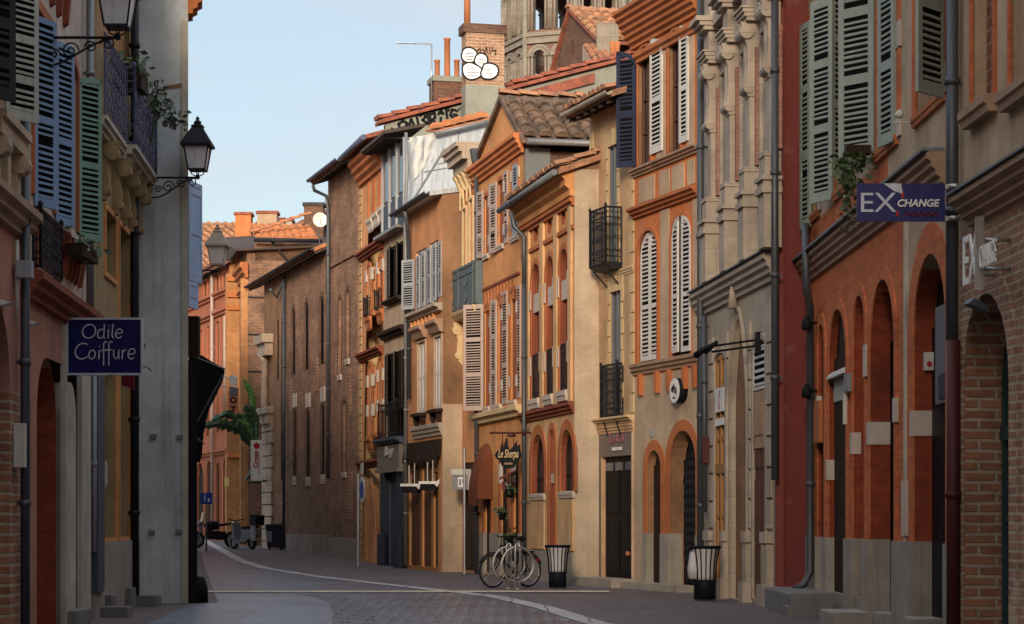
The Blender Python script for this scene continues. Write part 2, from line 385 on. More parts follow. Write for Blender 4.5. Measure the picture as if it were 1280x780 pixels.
# ------------------------------------------------------------------ openings and houses
def pieces(mb, name, mats, parent):
    """build every connected piece of mb as a part of its own"""
    par = list(range(len(mb.v)))
    def fd(i):
        while par[i] != i: par[i] = par[par[i]]; i = par[i]
        return i
    for f in mb.f:
        for j in f[1:]: par[fd(j)] = fd(f[0])
    grp = {}
    for k, f in enumerate(mb.f): grp.setdefault(fd(f[0]), []).append(k)
    out = []
    for ks in grp.values():
        m = MB(); mp = {}
        for k in ks:
            f = []
            for i in mb.f[k]:
                if i not in mp: mp[i] = len(m.v); m.v.append(mb.v[i])
                f.append(mp[i])
            m.f.append(tuple(f)); m.mi.append(mb.mi[k]); m.smooth.append(mb.smooth[k])
        out.append(m.build(name, mats, parent))
    return out

class Op:
    def __init__(s, u0, u1, z0, z1, arch='flat', rise=None, r=.25):
        s.u0, s.u1, s.z0, s.z1, s.arch, s.r = u0, u1, z0, z1, arch, r
        w = u1 - u0
        s.rise = rise if rise is not None else {'flat': 0, 'round': w / 2, 'seg': w * .16, 'point': w * .9, 'oval': 0}[arch]
        s.rise = min(s.rise, z1 - z0 - .02)
    def path(s, g=0, gb=0, n=12):
        """open polyline from bottom left over the arch to bottom right, grown by g"""
        u0, u1, z0, zs = s.u0 - g, s.u1 + g, s.z0 - gb, s.z1 - s.rise
        c, hw, rise = (u0 + u1) / 2, (u1 - u0) / 2, s.rise + g
        if s.arch == 'flat': return [(u0, z0), (u0, s.z1 + g), (u1, s.z1 + g), (u1, z0)]
        pts = [(u0, z0)]
        for i in range(n + 1):
            t = i / n
            if s.arch == 'point':
                x = -1 + 2 * t; k = 1 - abs(x); h = math.sin(k * math.pi / 2) ** .8
                pts.append((c + hw * x, zs + rise * h))
            else:
                a = math.pi * (1 - t); pts.append((c + hw * math.cos(a), zs + rise * math.sin(a)))
        pts.append((u1, z0)); return pts
    def loop(s):
        if s.arch == 'oval':
            c, d, a, b = (s.u0 + s.u1) / 2, (s.z0 + s.z1) / 2, (s.u1 - s.u0) / 2, (s.z1 - s.z0) / 2
            return [(c + a * math.cos(2 * math.pi * i / 18), d + b * math.sin(2 * math.pi * i / 18)) for i in range(18)]
        return s.path()
    def top(s, u):
        c, hw = (s.u0 + s.u1) / 2, (s.u1 - s.u0) / 2; zs = s.z1 - s.rise
        x = max(-1, min(1, (u - c) / hw))
        if s.arch == 'flat': return s.z1
        if s.arch == 'point': return zs + s.rise * math.sin((1 - abs(x)) * math.pi / 2) ** .8
        return zs + s.rise * math.sqrt(max(0, 1 - x * x))

LR = random.Random(21)
class House:
    def __init__(s, name, label, cat, A, B, z=0, group=None):
        s.A, s.B = Vector(A), Vector(B); d = s.B - s.A; s.L = d.length; s.d = d.normalized(); s.n = Vector((-s.d.y, s.d.x)); s.zg = z
        s.root = empty(name, (A[0], A[1], z), math.atan2(s.d.y, s.d.x), label, cat, group)
        s.ops = []
    def uz(s, x, y, off=0):
        r = ray(x, y); a = s.A - s.n * off; n3 = Vector((s.n.x, s.n.y, 0)); t = (Vector((a.x, a.y, 0)) - Vector((CAM.x, CAM.y, 0))).dot(n3) / r.dot(n3)
        p = CAM + r * t; u = (Vector((p.x, p.y)) - a).dot(s.d); return u, p.z - s.zg
    def u(s, x, off=0): return s.uz(x, HY, off)[0]
    def z(s, x, y, off=0): return s.uz(x, y, off)[1]
    def end(s, x, y, u):
        """pixel onto the plane across the house at u -> (ylocal, z)"""
        r = ray(x, y); d3 = Vector((s.d.x, s.d.y, 0)); a = s.A + s.d * u
        t = (Vector((a.x, a.y, 0))).dot(d3) / r.dot(d3); p = CAM + r * t
        return (Vector((p.x, p.y)) - a).dot(s.n), p.z - s.zg
    def px(s, u, y, z):
        p = s.A + s.d * u + s.n * y; return HX + F * p.x / p.y, HY - F * (z + s.zg - CH) / p.y
    def world(s, u, y, z):
        p = s.A + s.d * u + s.n * y; return Vector((p.x, p.y, z + s.zg))
    def op(s, x0, x1, yt, yb, arch='flat', r=.25, rise=None, xm=None, z0=None):
        u0, u1 = s.u(x0), s.u(x1); xc = xm or (x0 + x1) / 2
        zt = s.z(xc, yt); zb = s.z(xc, yb) if z0 is None else z0
        o = Op(u0, u1, zb, zt, arch, rise, r); s.ops.append(o); return o
    def wall(s, z1, mats, zone=None, cuts=(), ucuts=(), depth=7, z0=-.4, outer=None, u0=0, u1=None, ops=None, top=None):
        u1 = s.L if u1 is None else u1; ops = s.ops if ops is None else ops
        outer = outer or [(u0, z0), (u1, z0), (u1, z1), (u0, z1)]
        loops = [outer] + [o.loop() for o in ops]
        flat = [p for l in loops for p in l]
        tri = tessellate_polygon([[Vector((a, b, 0)) for a, b in l] for l in loops])
        bm = bmesh.new(); vs = [bm.verts.new((a, 0, b)) for a, b in flat]
        for t in tri:
            if len(set(t)) == 3:
                try: bm.faces.new([vs[i] for i in t])
                except ValueError: pass
        k = len(outer)
        for o in ops:
            n = len(o.loop()); fr = vs[k:k + n]; bk = [bm.verts.new((v.co.x, o.r + .06, v.co.z)) for v in fr]
            for i in range(n):
                j = (i + 1) % n; bm.faces.new([fr[i], fr[j], bk[j], bk[i]])
            k += n
        # sides, back, top
        fr = vs[:len(outer)]; bk = []
        for i, v in enumerate(fr):
            zz = v.co.z
            bk.append(bm.verts.new((v.co.x, depth, zz)))
        for i in range(len(fr)):
            j = (i + 1) % len(fr); bm.faces.new([fr[j], fr[i], bk[i], bk[j]])
        bm.faces.new(bk)
        for c in cuts: bmesh.ops.bisect_plane(bm, geom=bm.verts[:] + bm.edges[:] + bm.faces[:], plane_co=(0, 0, c), plane_no=(0, 0, 1))
        for c in ucuts: bmesh.ops.bisect_plane(bm, geom=bm.verts[:] + bm.edges[:] + bm.faces[:], plane_co=(c, 0, 0), plane_no=(1, 0, 0))
        bmesh.ops.recalc_face_normals(bm, faces=bm.faces)
        if zone:
            for f in bm.faces: f.material_index = zone(f.calc_center_median(), f.normal)
        me = bpy.data.meshes.new('wall'); bm.to_mesh(me); bm.free()
        for m in mats: me.materials.append(M[m])
        o = bpy.data.objects.new('wall', me); COL.objects.link(o); o.parent = s.root; s.wall_o = o; return o
    # ---- trim
    def mould(s, name, mat, z0, z1, proj, u0=0, u1=None, steps=3, parent=None, ret=True):
        """horizontal moulding with stepped profile, widest at the top; z0<z1"""
        u1 = s.L if u1 is None else u1; h = z1 - z0; mb = MB()
        prof = [(.0, z0)]
        for i in range(steps):
            p = proj * (i + 1) / steps; a = z0 + h * i / steps; b = z0 + h * (i + .72) / steps
            prof += [(-p, a + h / steps * .12), (-p, b)]
        prof += [(-proj, z1 - h * .04), (-proj * .85, z1), (.0, z1)]
        prof = [(y + .004 if y == 0 else y, z) for y, z in prof]
        mb.profile(prof, u0, u1); return mb.build(name, mat, parent or s.root)
    def surround(s, op, w, proud, mat, name='surround', bottom=False, parent=None, gb=0):
        mb = MB(); a, b = op.path(0), op.path(w, gb)
        if bottom: a = a + [a[0]]; b = op.path(w, w); b = b + [b[0]]
        for i in range(len(a) - 1):
            p, q, P, Q = a[i], a[i + 1], b[i], b[i + 1]
            mb.q((p[0], -proud, p[1]), (q[0], -proud, q[1]), (Q[0], -proud, Q[1]), (P[0], -proud, P[1]))
            mb.q((P[0], -proud, P[1]), (Q[0], -proud, Q[1]), (Q[0], .01, Q[1]), (P[0], .01, P[1]))
            mb.q((q[0], -proud, q[1]), (p[0], -proud, p[1]), (p[0], .012, p[1]), (q[0], .012, q[1]))
        return mb.build(name, mat, parent or s.root, fix=False)
    def fill(s, op, pane='glass', frame='fr_white', cols=2, rows=3, name='window', fw=.05, rr=None, transom=None, ins=0):
        r = (rr or op.r) - ins; mb = MB(); p = op.loop()
        pmb = MB(); n0 = len(pmb.v); pmb.q(*[(a, r, b) for a, b in p])
        if cols:
            if op.arch != 'oval':
                a, b = op.path(-fw, -fw), op.path(.0)
                a = a + [a[0]]; b = b + [b[0]]
                if op.arch == 'flat':
                    a = [(op.u0 + fw, op.z0 + fw), (op.u0 + fw, op.z1 - fw), (op.u1 - fw, op.z1 - fw), (op.u1 - fw, op.z0 + fw)]; a.append(a[0])
                else:
                    c = Op(op.u0 + fw, op.u1 - fw, op.z0 + fw, op.z1 - fw, op.arch, max(.01, op.rise - fw)); a = c.path(); a.append(a[0])
                y = r - .04
                for i in range(len(a) - 1):
                    mb.q((a[i][0], y, a[i][1]), (a[i + 1][0], y, a[i + 1][1]), (b[i + 1][0], y, b[i + 1][1]), (b[i][0], y, b[i][1]))
                    mb.q((a[i][0], y, a[i][1]), (a[i + 1][0], y, a[i + 1][1]), (a[i + 1][0], r - .002, a[i + 1][1]), (a[i][0], r - .002, a[i][1]))
            for c in range(1, cols):
                u = op.u0 + (op.u1 - op.u0) * c / cols; mb.box(u - fw * .5, u + fw * .5, r - .05, r - .003, op.z0, op.top(u) - .01)
            for q in range(1, rows):
                z = op.z0 + (op.z1 - op.rise - op.z0) * q / (rows if op.arch == 'flat' else rows - .0)
                mb.box(op.u0 + fw, op.u1 - fw, r - .035, r - .004, z - fw * .3, z + fw * .3)
            if transom:
                z = op.z0 + (op.z1 - op.z0) * transom; mb.box(op.u0, op.u1, r - .055, r - .003, z - fw * .8, z + fw * .8)
        if cols:
            w = mb.build(name, frame, s.root); pmb.build('pane', pane, w, fix=False)
        else:
            w = pmb.build(name, pane, s.root, fix=False)
        return w
    def door(s, op, mat='w_brown', planks=4, panels=0, name='door', rr=None, rail=None):
        r = rr or op.r; mb = MB(); mb.q(*[(a, r, b) for a, b in op.loop()])
        w = op.u1 - op.u0
        for i in range(planks):
            a = op.u0 + w * i / planks + .012; b = op.u0 + w * (i + 1) / planks - .012; zt = min(op.top(a), op.top(b)) - .02
            mb.box(a, b, r - .03, r - .001, op.z0 + .02, zt)
            for k in range(panels):
                h = (zt - op.z0) / panels; mb.box(a + .05, b - .05, r - .05, r - .029, op.z0 + h * k + .1, op.z0 + h * (k + 1) - .08)
        o = mb.build(name, mat, s.root); return o
    def sill(s, op, mat='st_block', h=.1, proj=.1, over=.08, parent=None, name='sill'):
        mb = MB(); mb.profile([(.02, op.z0 - h), (-proj * .7, op.z0 - h), (-proj * .8, op.z0 - h * .6), (-proj, op.z0 - h * .5), (-proj, op.z0 - .01), (.02, op.z0 + .005)], op.u0 - over, op.u1 + over)
        return mb.build(name, mat, parent or s.root)
    def leaf(s, uh, z0, z1, w, th, mat, parent=None, rise=0, t=.035, rails=(.5,), pitch=.075, y0=-.02, frame=.07, solid=False, name='shutter', flip=False):
        """shutter leaf: hinge at uh on the face, turned th radians from +u towards the street"""
        D = Vector((math.cos(th), -math.sin(th), 0)); T = Vector((math.sin(th), math.cos(th), 0)) * t; o = Vector((uh, y0, 0)); mb = MB(); Zv = Vector((0, 0, 1))
        h = z1 - z0
        def top(a):
            if rise <= 0: return z1
            x = a / w; x = 1 - x if flip else x
            return z1 - rise + rise * math.sqrt(max(0, 1 - (1 - x) ** 2))
        def bx(a, b, za, zb, th0=0, th1=1): mb.obox(o + D * a + Zv * za + T * th0, D * (b - a), T * (th1 - th0), Zv * (zb - za))
        if rise > 0:
            for a, b in ((0, frame), (w - frame, w)): bx(a, b, z0, min(top(a), top(b)) if a else min(top(a), top(b)))
            k = 8
            for i in range(k):
                a, b = w * i / k, w * (i + 1) / k
                za, zb = top(a), top(b)
                P = [o + D * a + Zv * (za - frame * 1.2), o + D * b + Zv * (zb - frame * 1.2), o + D * b + Zv * zb, o + D * a + Zv * za]
                mb.prism(P, T)
        else:
            bx(0, frame, z0, z1); bx(w - frame, w, z0, z1); bx(frame, w - frame, z1 - frame * 1.1, z1)
        bx(frame, w - frame, z0, z0 + frame * 1.6)
        rz = sorted(z0 + h * q for q in rails)
        for q in rz: bx(frame, w - frame, q - frame * .7, q + frame * .7)
        if solid:
            bx(frame * .9, w - frame * .9, z0 + frame, z1 - rise - frame, .3, .7)
        else:
            zcap_ = (min(top(frame), top(w - frame)) - frame * 1.0) if rise > 0 else z1 - frame
            mb.cur = 1; bx(frame * .8, w - frame * .8, z0 + frame, zcap_, .42, .58); mb.cur = 0  # dark sheet inside the leaf stands in for shade between the slats
            z = z0 + frame * 1.6 + pitch * .4
            while z < z1 - frame * 1.2:
                if not any(abs(z - q) < frame * .7 + pitch * .3 for q in rz):
                    lim = min(top(frame), top(w - frame)) - frame * 1.1
                    a, b = frame, w - frame
                    if z > lim and rise > 0:
                        us = [frame + (w - 2 * frame) * i / 10 for i in range(11) if top(frame + (w - 2 * frame) * i / 10) - frame * 1.1 > z]
                        if len(us) < 2: z += pitch; continue
                        a, b = us[0], us[-1]
                    # slat tilted, falls towards the outside
                    
                    j1, j2, j3 = LR.uniform(-.07, .07), LR.uniform(-.05, .05), LR.random()
                    if j3 > .012: mb.obox(o + D * a + Zv * (z - pitch * (.26 + j1)) + T * .04, D * (b - a) + Zv * pitch * j2 * (3 if j3 > .97 else 1), T * .92 + Zv * pitch * (.22 + j2), Zv * pitch * (.40 + j1))
                z += pitch
            # hinge straps
        return mb.build(name, [mat, 'dark'], parent or s.root)
    def leafpx(s, xh, xf, yt, yb, mat, w=None, side=None, ym=None, parent=None, **kw):
        """leaf hinged at pixel column xh with its free edge at column xf; yt/yb measured at hinge"""
        uh = s.u(xh); zt, zb = s.z(xh, yt), s.z(xh, yb); w = w or .5; best = None
        lo, hi = side or (0, 180)
        for k in range(int(lo * 2), int(hi * 2) + 1):
            th = R(k / 2); x = s.px(uh + w * math.cos(th), -.02 - w * math.sin(th), 2)[0]
            if best is None or abs(x - xf) < best[0]: best = (abs(x - xf), th)
        return s.leaf(uh, zb, zt, w, best[1], mat, parent, **kw)
    def pipe(s, pts, r=.05, mat='pipe', name='drainpipe', collars=True):
        mb = MB(); mb.tube(pts, r, 10)
        if collars:
            for i in range(len(pts) - 1):
                a, b = Vector(pts[i]), Vector(pts[i + 1])
                if (b - a).length > 1.2 and abs((b - a).normalized().z) > .95:
                    n = int((b - a).length / 1.6)
                    for k in range(1, n + 1):
                        p = a.lerp(b, k / (n + 1)); mb.tube([p - Vector((0, 0, .035)), p + Vector((0, 0, .035))], r * 1.25, 10)
                        mb.box(p.x - .012, p.x + .012, p.y, .01, p.z - .02, p.z + .02)
        return mb.build(name, mat, s.root)
    def vpipe(s, x, yt, yb, r=.05, mat='pipe', off=None, z0=None, name='drainpipe'):
        off = off or r + .03; u = s.u(x, off); zt = s.z(x, yt, off); zb = s.z(x, yb, off) if z0 is None else z0
        return s.pipe([(u, -off, zt), (u, -off, zb)], r, mat, name)
    def eave(s, z, proj, slope, depth, tile='ti_old', u0=None, u1=None, gutter='pipe', thick=.12, soffit='w_eave', rafters=True, name='roof'):
        """mono/duo pitch roof slab; z is the height of the lower edge"""
        u0 = -.05 if u0 is None else u0; u1 = s.L + .05 if u1 is None else u1; mb = MB()
        rid = depth / 2; zr = z + slope * (rid + proj)
        mb.profile([(-proj, z), (rid, zr), (depth + .2, z + slope * .2), (depth + .2, z + thick), (rid, zr + thick), (-proj, z + thick)], u0, u1)
        mb.cur = 1
        if rafters:
            u = u0 + .1
            while u < u1 - .1:
                mb.obox((u, -proj + .03, z + .005 + slope * .03), (.09, 0, 0), (0, proj, slope * proj), (0, 0, -.1)); u += .42
        o = mb.build(name, [tile, soffit], s.root)
        if gutter:
            g = MB(); k = 8
            pr = [(-proj - .07 + .075 * math.cos(math.pi + math.pi * i / k), z + .1 + .075 * math.sin(math.pi + math.pi * i / k)) for i in range(k + 1)]
            pr2 = [(-proj - .07 + .06 * math.cos(math.pi + math.pi * i / k), z + .1 + .06 * math.sin(math.pi + math.pi * i / k)) for i in range(k + 1)][::-1]
            g.profile(pr + pr2, u0, u1); g.build('gutter', gutter, s.root)
        return o

def barrel_tiles(mb, P0, E, S, pitch=.25, tl=.42, rad=None, jitter=.012):
    """rows of half-round tiles on the plane P0 + a*E + b*S (E along the eave, S up the slope)"""
    P0, E, S = Vector(P0), Vector(E), Vector(S); L, H = E.length, S.length; e, sv = E.normalized(), S.normalized(); n = e.cross(sv).normalized()
    if n.z < 0: n = -n
    rad = rad or pitch * .42; nc = max(1, int(L / pitch)); nt = max(1, int(H / tl)); k = 6
    rnd = random.Random(3)
    for c in range(nc):
        base = P0 + e * (pitch * (c + .5))
        for r in range(nt):
            a, b = r * tl, (r + 1) * tl + .04; r0, r1 = rad * 1.06, rad * .86
            j = Vector((rnd.uniform(-1, 1), rnd.uniform(-1, 1), rnd.uniform(-.6, 1))) * jitter
            k0 = len(mb.v)
            for (q, rr, lift) in ((a, r0, .035), (b, r1, .0)):
                for i in range(k + 1):
                    t = math.pi * i / k; mb.v.append(tuple(base + j + sv * q + e * (math.cos(t) * rr) + n * (math.sin(t) * rr * .85 + lift)))
            for i in range(k):
                mb.f.append((k0 + i, k0 + i + 1, k0 + k + 2 + i, k0 + k + 1 + i)); mb.mi.append(mb.cur); mb.smooth.append(True)
            mb.f.append(tuple(k0 + i for i in range(k + 1))); mb.mi.append(mb.cur); mb.smooth.append(False)

def scroll(c, ax, ay, r, turns=1.4, n=22, start=0, sgn=1):
    """spiral polyline"""
    c, ax, ay = Vector(c), Vector(ax), Vector(ay); out = []
    for i in range(n + 1):
        t = i / n; a = start + sgn * turns * 2 * math.pi * t; q = r * (1 - .82 * t); out.append(c + ax * math.cos(a) * q + ay * math.sin(a) * q)
    return out
# ================================================================== RIGHT ROW, near to far
def railing(H, u0, u1, off, z0, z1, mat='iron', side=True, parent=None, bars=None, ornate=True, name='railing', thick=.012):
    """iron balcony guard: front at distance off from the wall, returns on both sides"""
    mb = MB()
    def panel(a, b, n):
        a, b = Vector(a), Vector(b); d = (b - a); zz = Vector((0, 0, 1)); h = z1 - z0
        for f in (0, .12, .82, 1): mb.tube([a + zz * h * f, b + zz * h * f], thick * (1.4 if f in (0, 1) else .9), 5)
        for i in range(n + 1):
            p = a + d * i / n; mb.tube([p, p + zz * h], thick * (1.6 if i in (0, n) else .75), 5)
        if ornate:
            dd = d.normalized(); st = d.length / n
            for i in range(n):
                p = a + d * (i + .5) / n
                for zc, r in ((.24, .34), (.47, .44), (.7, .34)):
                    mb.tube(scroll(p + zz * h * zc, dd, zz, st * r * 1.2, 1.1, 10, start=i % 2 * math.pi, sgn=1 if i % 2 else -1), thick * .6, 4, cap=False)
                mb.tube(scroll(p + zz * h * .91, dd, zz, st * .3, 1, 8), thick * .5, 4, cap=False)
    n = bars or max(3, int((u1 - u0) / .14))
    panel((u0, -off, z0), (u1, -off, z0), n)
    if side:
        m = max(2, int(off / .085)); panel((u1, -off, z0), (u1, -.01, z0), m); panel((u0, -off, z0), (u0, -.01, z0), m)
        for u in (u0, u1): mb.lathe([(.001, z1 + .09), (.03, z1 + .06), (.03, z1 + .03), (.012, z1)], (u, -off, 0), 8)
    return mb.build(name, mat, parent or H.root)

# ---------------------------------------------------------------- near brick-and-plaster house (right edge)
S = House('brick_house', 'plastered house with worn brick ground floor and blind brick niches at the right edge', 'house', (4.535, 21.92), (4.97, 9.6))
zc = S.z(1224, 285)
o = S.op(1205, 1264, 366, 700, 'round', r=.42, z0=.02)
nA = S.op(1217, 1244, -70, 129, r=.13, xm=1230); nB = S.op(1265, 1300, -90, 103, r=.13, xm=1282)
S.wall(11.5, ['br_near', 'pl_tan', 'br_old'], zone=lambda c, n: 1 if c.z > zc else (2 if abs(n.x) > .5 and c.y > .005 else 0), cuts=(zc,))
for nn in (nA, nB):
    S.fill(nn, 'br_blind', cols=0, rows=0, name='blind_niche'); S.surround(nn, .07, .03, 'br_orange'); S.sill(nn, 'mould', .17, .14, .1)
w = S.fill(o, 'glass', 'fr_green', 2, 2, name='shop_window', fw=.09, transom=.62)
S.surround(o, .28, .025, 'br_near', name='brick_arch')
S.mould('cornice', 'mould', zc + .04, zc + .34, .24, u0=.55, steps=4)
S.mould('cornice_cap', 'lead', zc + .342, zc + .37, .27, u0=.55, steps=1)
S.eave(11.5, .5, .3, 7, u0=.05)
S.vpipe(1190, -60, 425, r=.062, off=.10); S.vpipe(1191.5, 425, 800, r=.068, mat='pipe_red', off=.10, z0=0.0, name='drainpipe_foot')

# ---------------------------------------------------------------- orange arcade house
O = House('arcade_house', 'orange brick arcade house with sage green shutters upstairs', 'house', (4.41, 32.2), (4.52, 22.0))
zs = 1.06
a1 = O.op(1036.5, 1058.5, 386, 700, 'round', r=.10, z0=.3); a2 = O.op(1067.5, 1081.5, 369, 700, 'round', r=.12, z0=.3)
a3 = O.op(1088.5, 1119, 349, 700, 'round', r=.27, z0=.02); a4 = O.op(1143.5, 1184, 317, 700, 'round', r=.22, z0=.02)
a0 = O.op(1023, 1031, 405, 700, 'round', r=.08, z0=.3)
zg = O.z(1040, 291); ztop = O.z(1010, 323)
zb, zt = 5.72, 8.62
W = []
for x0, x1 in ((1011, 1024), (1045, 1061), (1097, 1122), (1146, 1181)):
    W.append(Op(O.u(x0), O.u(x1), zb + .06, zt, 'flat', r=.22)); O.ops.append(W[-1])
uP = O.u(1134)
def zoneO(c, n):
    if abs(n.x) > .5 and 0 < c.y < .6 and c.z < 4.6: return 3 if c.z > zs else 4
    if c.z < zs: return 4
    if c.z > ztop: return 2 if c.x > O.u(1110) or c.z > 5.65 else 0
    return 0 if c.x < uP else 1
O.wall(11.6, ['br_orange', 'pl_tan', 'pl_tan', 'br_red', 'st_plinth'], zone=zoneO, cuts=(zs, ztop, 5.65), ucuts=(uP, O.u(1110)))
for i, a in enumerate((a0, a1, a2, a3)):
    O.surround(a, .16, .02, 'br_orange', name='brick_arch')
O.surround(a4, .34, .02, 'br_orange', name='brick_arch')
mb = MB()
for a, dz in ((a0, 2.95), (a1, 2.0), (a2, 2.3), (a3, 2.38), (a4, 2.38)):
    mb.box(a.u0 - .16, a.u0 + .015, -.03, a.r - .03, dz - .14, dz + .14)
mb.box(a3.u1 + .05, a3.u1 + .22, -.045, .02, 2.44, 2.72); mb.box(O.u(1082.5), O.u(1086), -.04, .02, 3.1, 3.5)
mb.box(uP - .07, uP + .17, -.055, .02, 1.12, 1.75)
pieces(mb, 'impost_block', 'st_block', O.root)
mb = MB()
for u0, u1 in ((.02, a0.u0 + .01), (a0.u1 - .01, a1.u0 + .012), (a1.u1, a2.u0 + .012), (a2.u1, a3.u0 + .012), (a3.u1, a4.u0 + .012), (a4.u1, O.L - .02)):
    if u1 - u0 > .05: mb.box(u0, u1, -.05, .07, -.3, zs - .004)
pieces(mb, 'plinth', 'st_plinth', O.root)
mb = MB(); mb.box(uP - .02, uP + .10, -.04, .02, zs, ztop - .45); mb.build('plaster_pilaster', 'pl_pinkwhite', O.root)
for a, mt in ((a0, 'w_dark'), (a1, 'w_dark'), (a2, 'br_red'), (a3, 'dark'), (a4, 'blackdoor')):
    if mt == 'br_red': O.fill(a, mt, cols=0, rows=0, name='blind_arch')
    else: O.door(a, mt, planks=3)
O.mould('cornice', 'mould', ztop - .38, ztop - .05, .19, u1=O.u(1181), steps=4)
O.mould('cornice_cap', 'lead', ztop - .048, ztop - .01, .24, u1=O.u(1181), steps=1)
O.eave(11.6, .5, .3, 7)
ws = []
for i, q in enumerate(W):
    w = O.fill(q, 'glass', 'fr_white', 2, 3); ws.append(w)
    O.surround(q, .2, .02, 'br_orange'); O.sill(q, 'terra', .12, .06)
    mbk = MB()
    for z in (zb + .02, zb + 1.05, zb + 2.2): mbk.box(q.u1 + .02, q.u1 + .24, -.03, .01, z, z + .3)
    pieces(mbk, 'jamb_block', 'st_block', O.root)
kw = dict(rails=(.36, .68), pitch=.07, frame=.085)
O.leafpx(1011, 996, 43, 285, 'sh_sage', w=.5, parent=ws[0], side=(30, 175), **kw)
O.leafpx(1016, 1002, 25, 283, 'sh_sage', w=.42, parent=ws[0], side=(20, 175), **kw)
O.leafpx(1044, 1015, -6, 249, 'sh_sage', w=.52, parent=ws[1], side=(60, 175), **kw)
O.leafpx(1061.5, 1037, -28, 226, 'sh_sage', w=.46, parent=ws[1], side=(30, 130), **kw)
O.leafpx(1096, 1050, -75, 191, 'sh_sage', w=.55, parent=ws[2], side=(40, 150), **kw)
O.leafpx(1122.5, 1100, -100, 176, 'sh_sage', w=.5, parent=ws[2], side=(10, 175), **kw)
O.leafpx(1181.5, 1144, -190, 124, 'sh_sage', w=.55, parent=ws[3], side=(10, 120), **kw)
# rain pipe in the inner corner
zz = O.z
u = O.u(1003, .2)
O.pipe([(O.u(1017), -.1, O.z(1017, 283)), (O.u(1008, .18), -.2, O.z(1008, 285, .18)), (O.u(1008, .25), -.25, O.z(1008, 360, .25)), (O.u(1013, .1), -.1, O.z(1013, 385, .1)), (O.u(1013, .1), -.1, O.z(1013, 715, .1)), (O.u(1005, .2), -.2, O.z(1005, 730, .2)), (O.u(992, .35), -.35, O.z(992, 738, .35))], .055, 'pipe')

# ---------------------------------------------------------------- grey stone house with scrolled pilasters
T = House('stone_house', 'grey stone house with scrolled pilasters and a pointed niche beside the street door', 'house', (3.33, 38.3), (3.94, 32.2))
zc = T.z(920, 352)
d1 = T.op(894.5, 907.5, 441, 700, 'seg', r=.04, z0=.06); d2 = T.op(942.5, 958, 424, 700, 'seg', r=.05, z0=.06)
ni = T.op(913, 934, 398, 700, 'point', r=.09, z0=.02, rise=1.35)
T.wall(13, ['st_grey', 'pl_darkred', 'pl_redl'], zone=lambda c, n: 1 if n.x > .7 and c.x > T.L - .05 else 0, depth=7)
mb = MB(); mb.box(T.L + .0, T.L + .10, -.02, .09, 0, 12.8); mb.build('corner_strip', 'pl_redl', T.root)
T.fill(ni, 'pl_brown', cols=0, rows=0, name='niche'); T.surround(ni, .10, .02, 'st_grey'); T.surround(Op(ni.u0 - .11, ni.u1 + .11, ni.z0, ni.z1 + .14, 'point', 1.5), .06, .05, 'st_grey', name='hood_mould')
mb = MB(); mb.tube([(ni.u0 + .5 * (ni.u1 - ni.u0), -.1, ni.z1 + .16), (ni.u0 + .5 * (ni.u1 - ni.u0), -.1, ni.z1 + .62)], [.09, .02], 8); mb.build('finial', 'st_grey', T.root)
# door 1: orange wood frame with glazing above, door 2: louvre over panel over door
zt1 = d1.z0 + (d1.z1 - d1.z0) * .52
w = T.fill(d1, 'glass', 'w_ochre', 2, 3, name='door', fw=.10, transom=.52); T.surround(d1, .1, .03, 'st_grey')
T.surround(d2, .1, .03, 'st_grey')
dd = T.door(d2, 'w_brown', planks=2, panels=2)
zl = T.z(950, 487); zp = T.z(950, 560)
T.leaf(d2.u0 + .02, zl, d2.z1 - .1, d2.u1 - d2.u0 - .04, 0, 'fr_white', dd, t=.04, rails=(), pitch=.105, y0=-.02, frame=.03, name='louvre')
mb = MB(); mb.box(d2.u0 + .01, d2.u1 - .01, -.015, .04, zp, zl - .02); mb.box(d2.u0 + .14, d2.u1 - .14, -.03, -.0155, zp + .2, zl - .2); mb.build('overdoor_panel', 'mould', dd)
# horizontal joints cut as dark grooves between quoin blocks
mb = MB(); mg = MB()
for (x0, x1) in ((887, 893), (908.8, 911), (936, 939.5), (959.5, 966)):
    u0, u1 = T.u(x0), T.u(x1); z = 1.15
    while z < zc - .75:
        mb.box(u0, u1, -.035, .01, z + .022, z + .452); z += .47
    mb.box(u0 - .05, u1 + .05, -.12, .01, .95, 1.12); mb.box(u0 - .03, u1 + .03, -.10, .01, .3, .93); mb.box(u0 - .08, u1 + .08, -.16, .01, -.2, .32)
pieces(mb, 'quoin_block', 'st_grey', T.root)
T.mould('cornice', 'st_grey', zc - .3, zc + .12, .20, steps=4); T.mould('cornice_cap', 'lead', zc + .123, zc + .15, .24, steps=1)
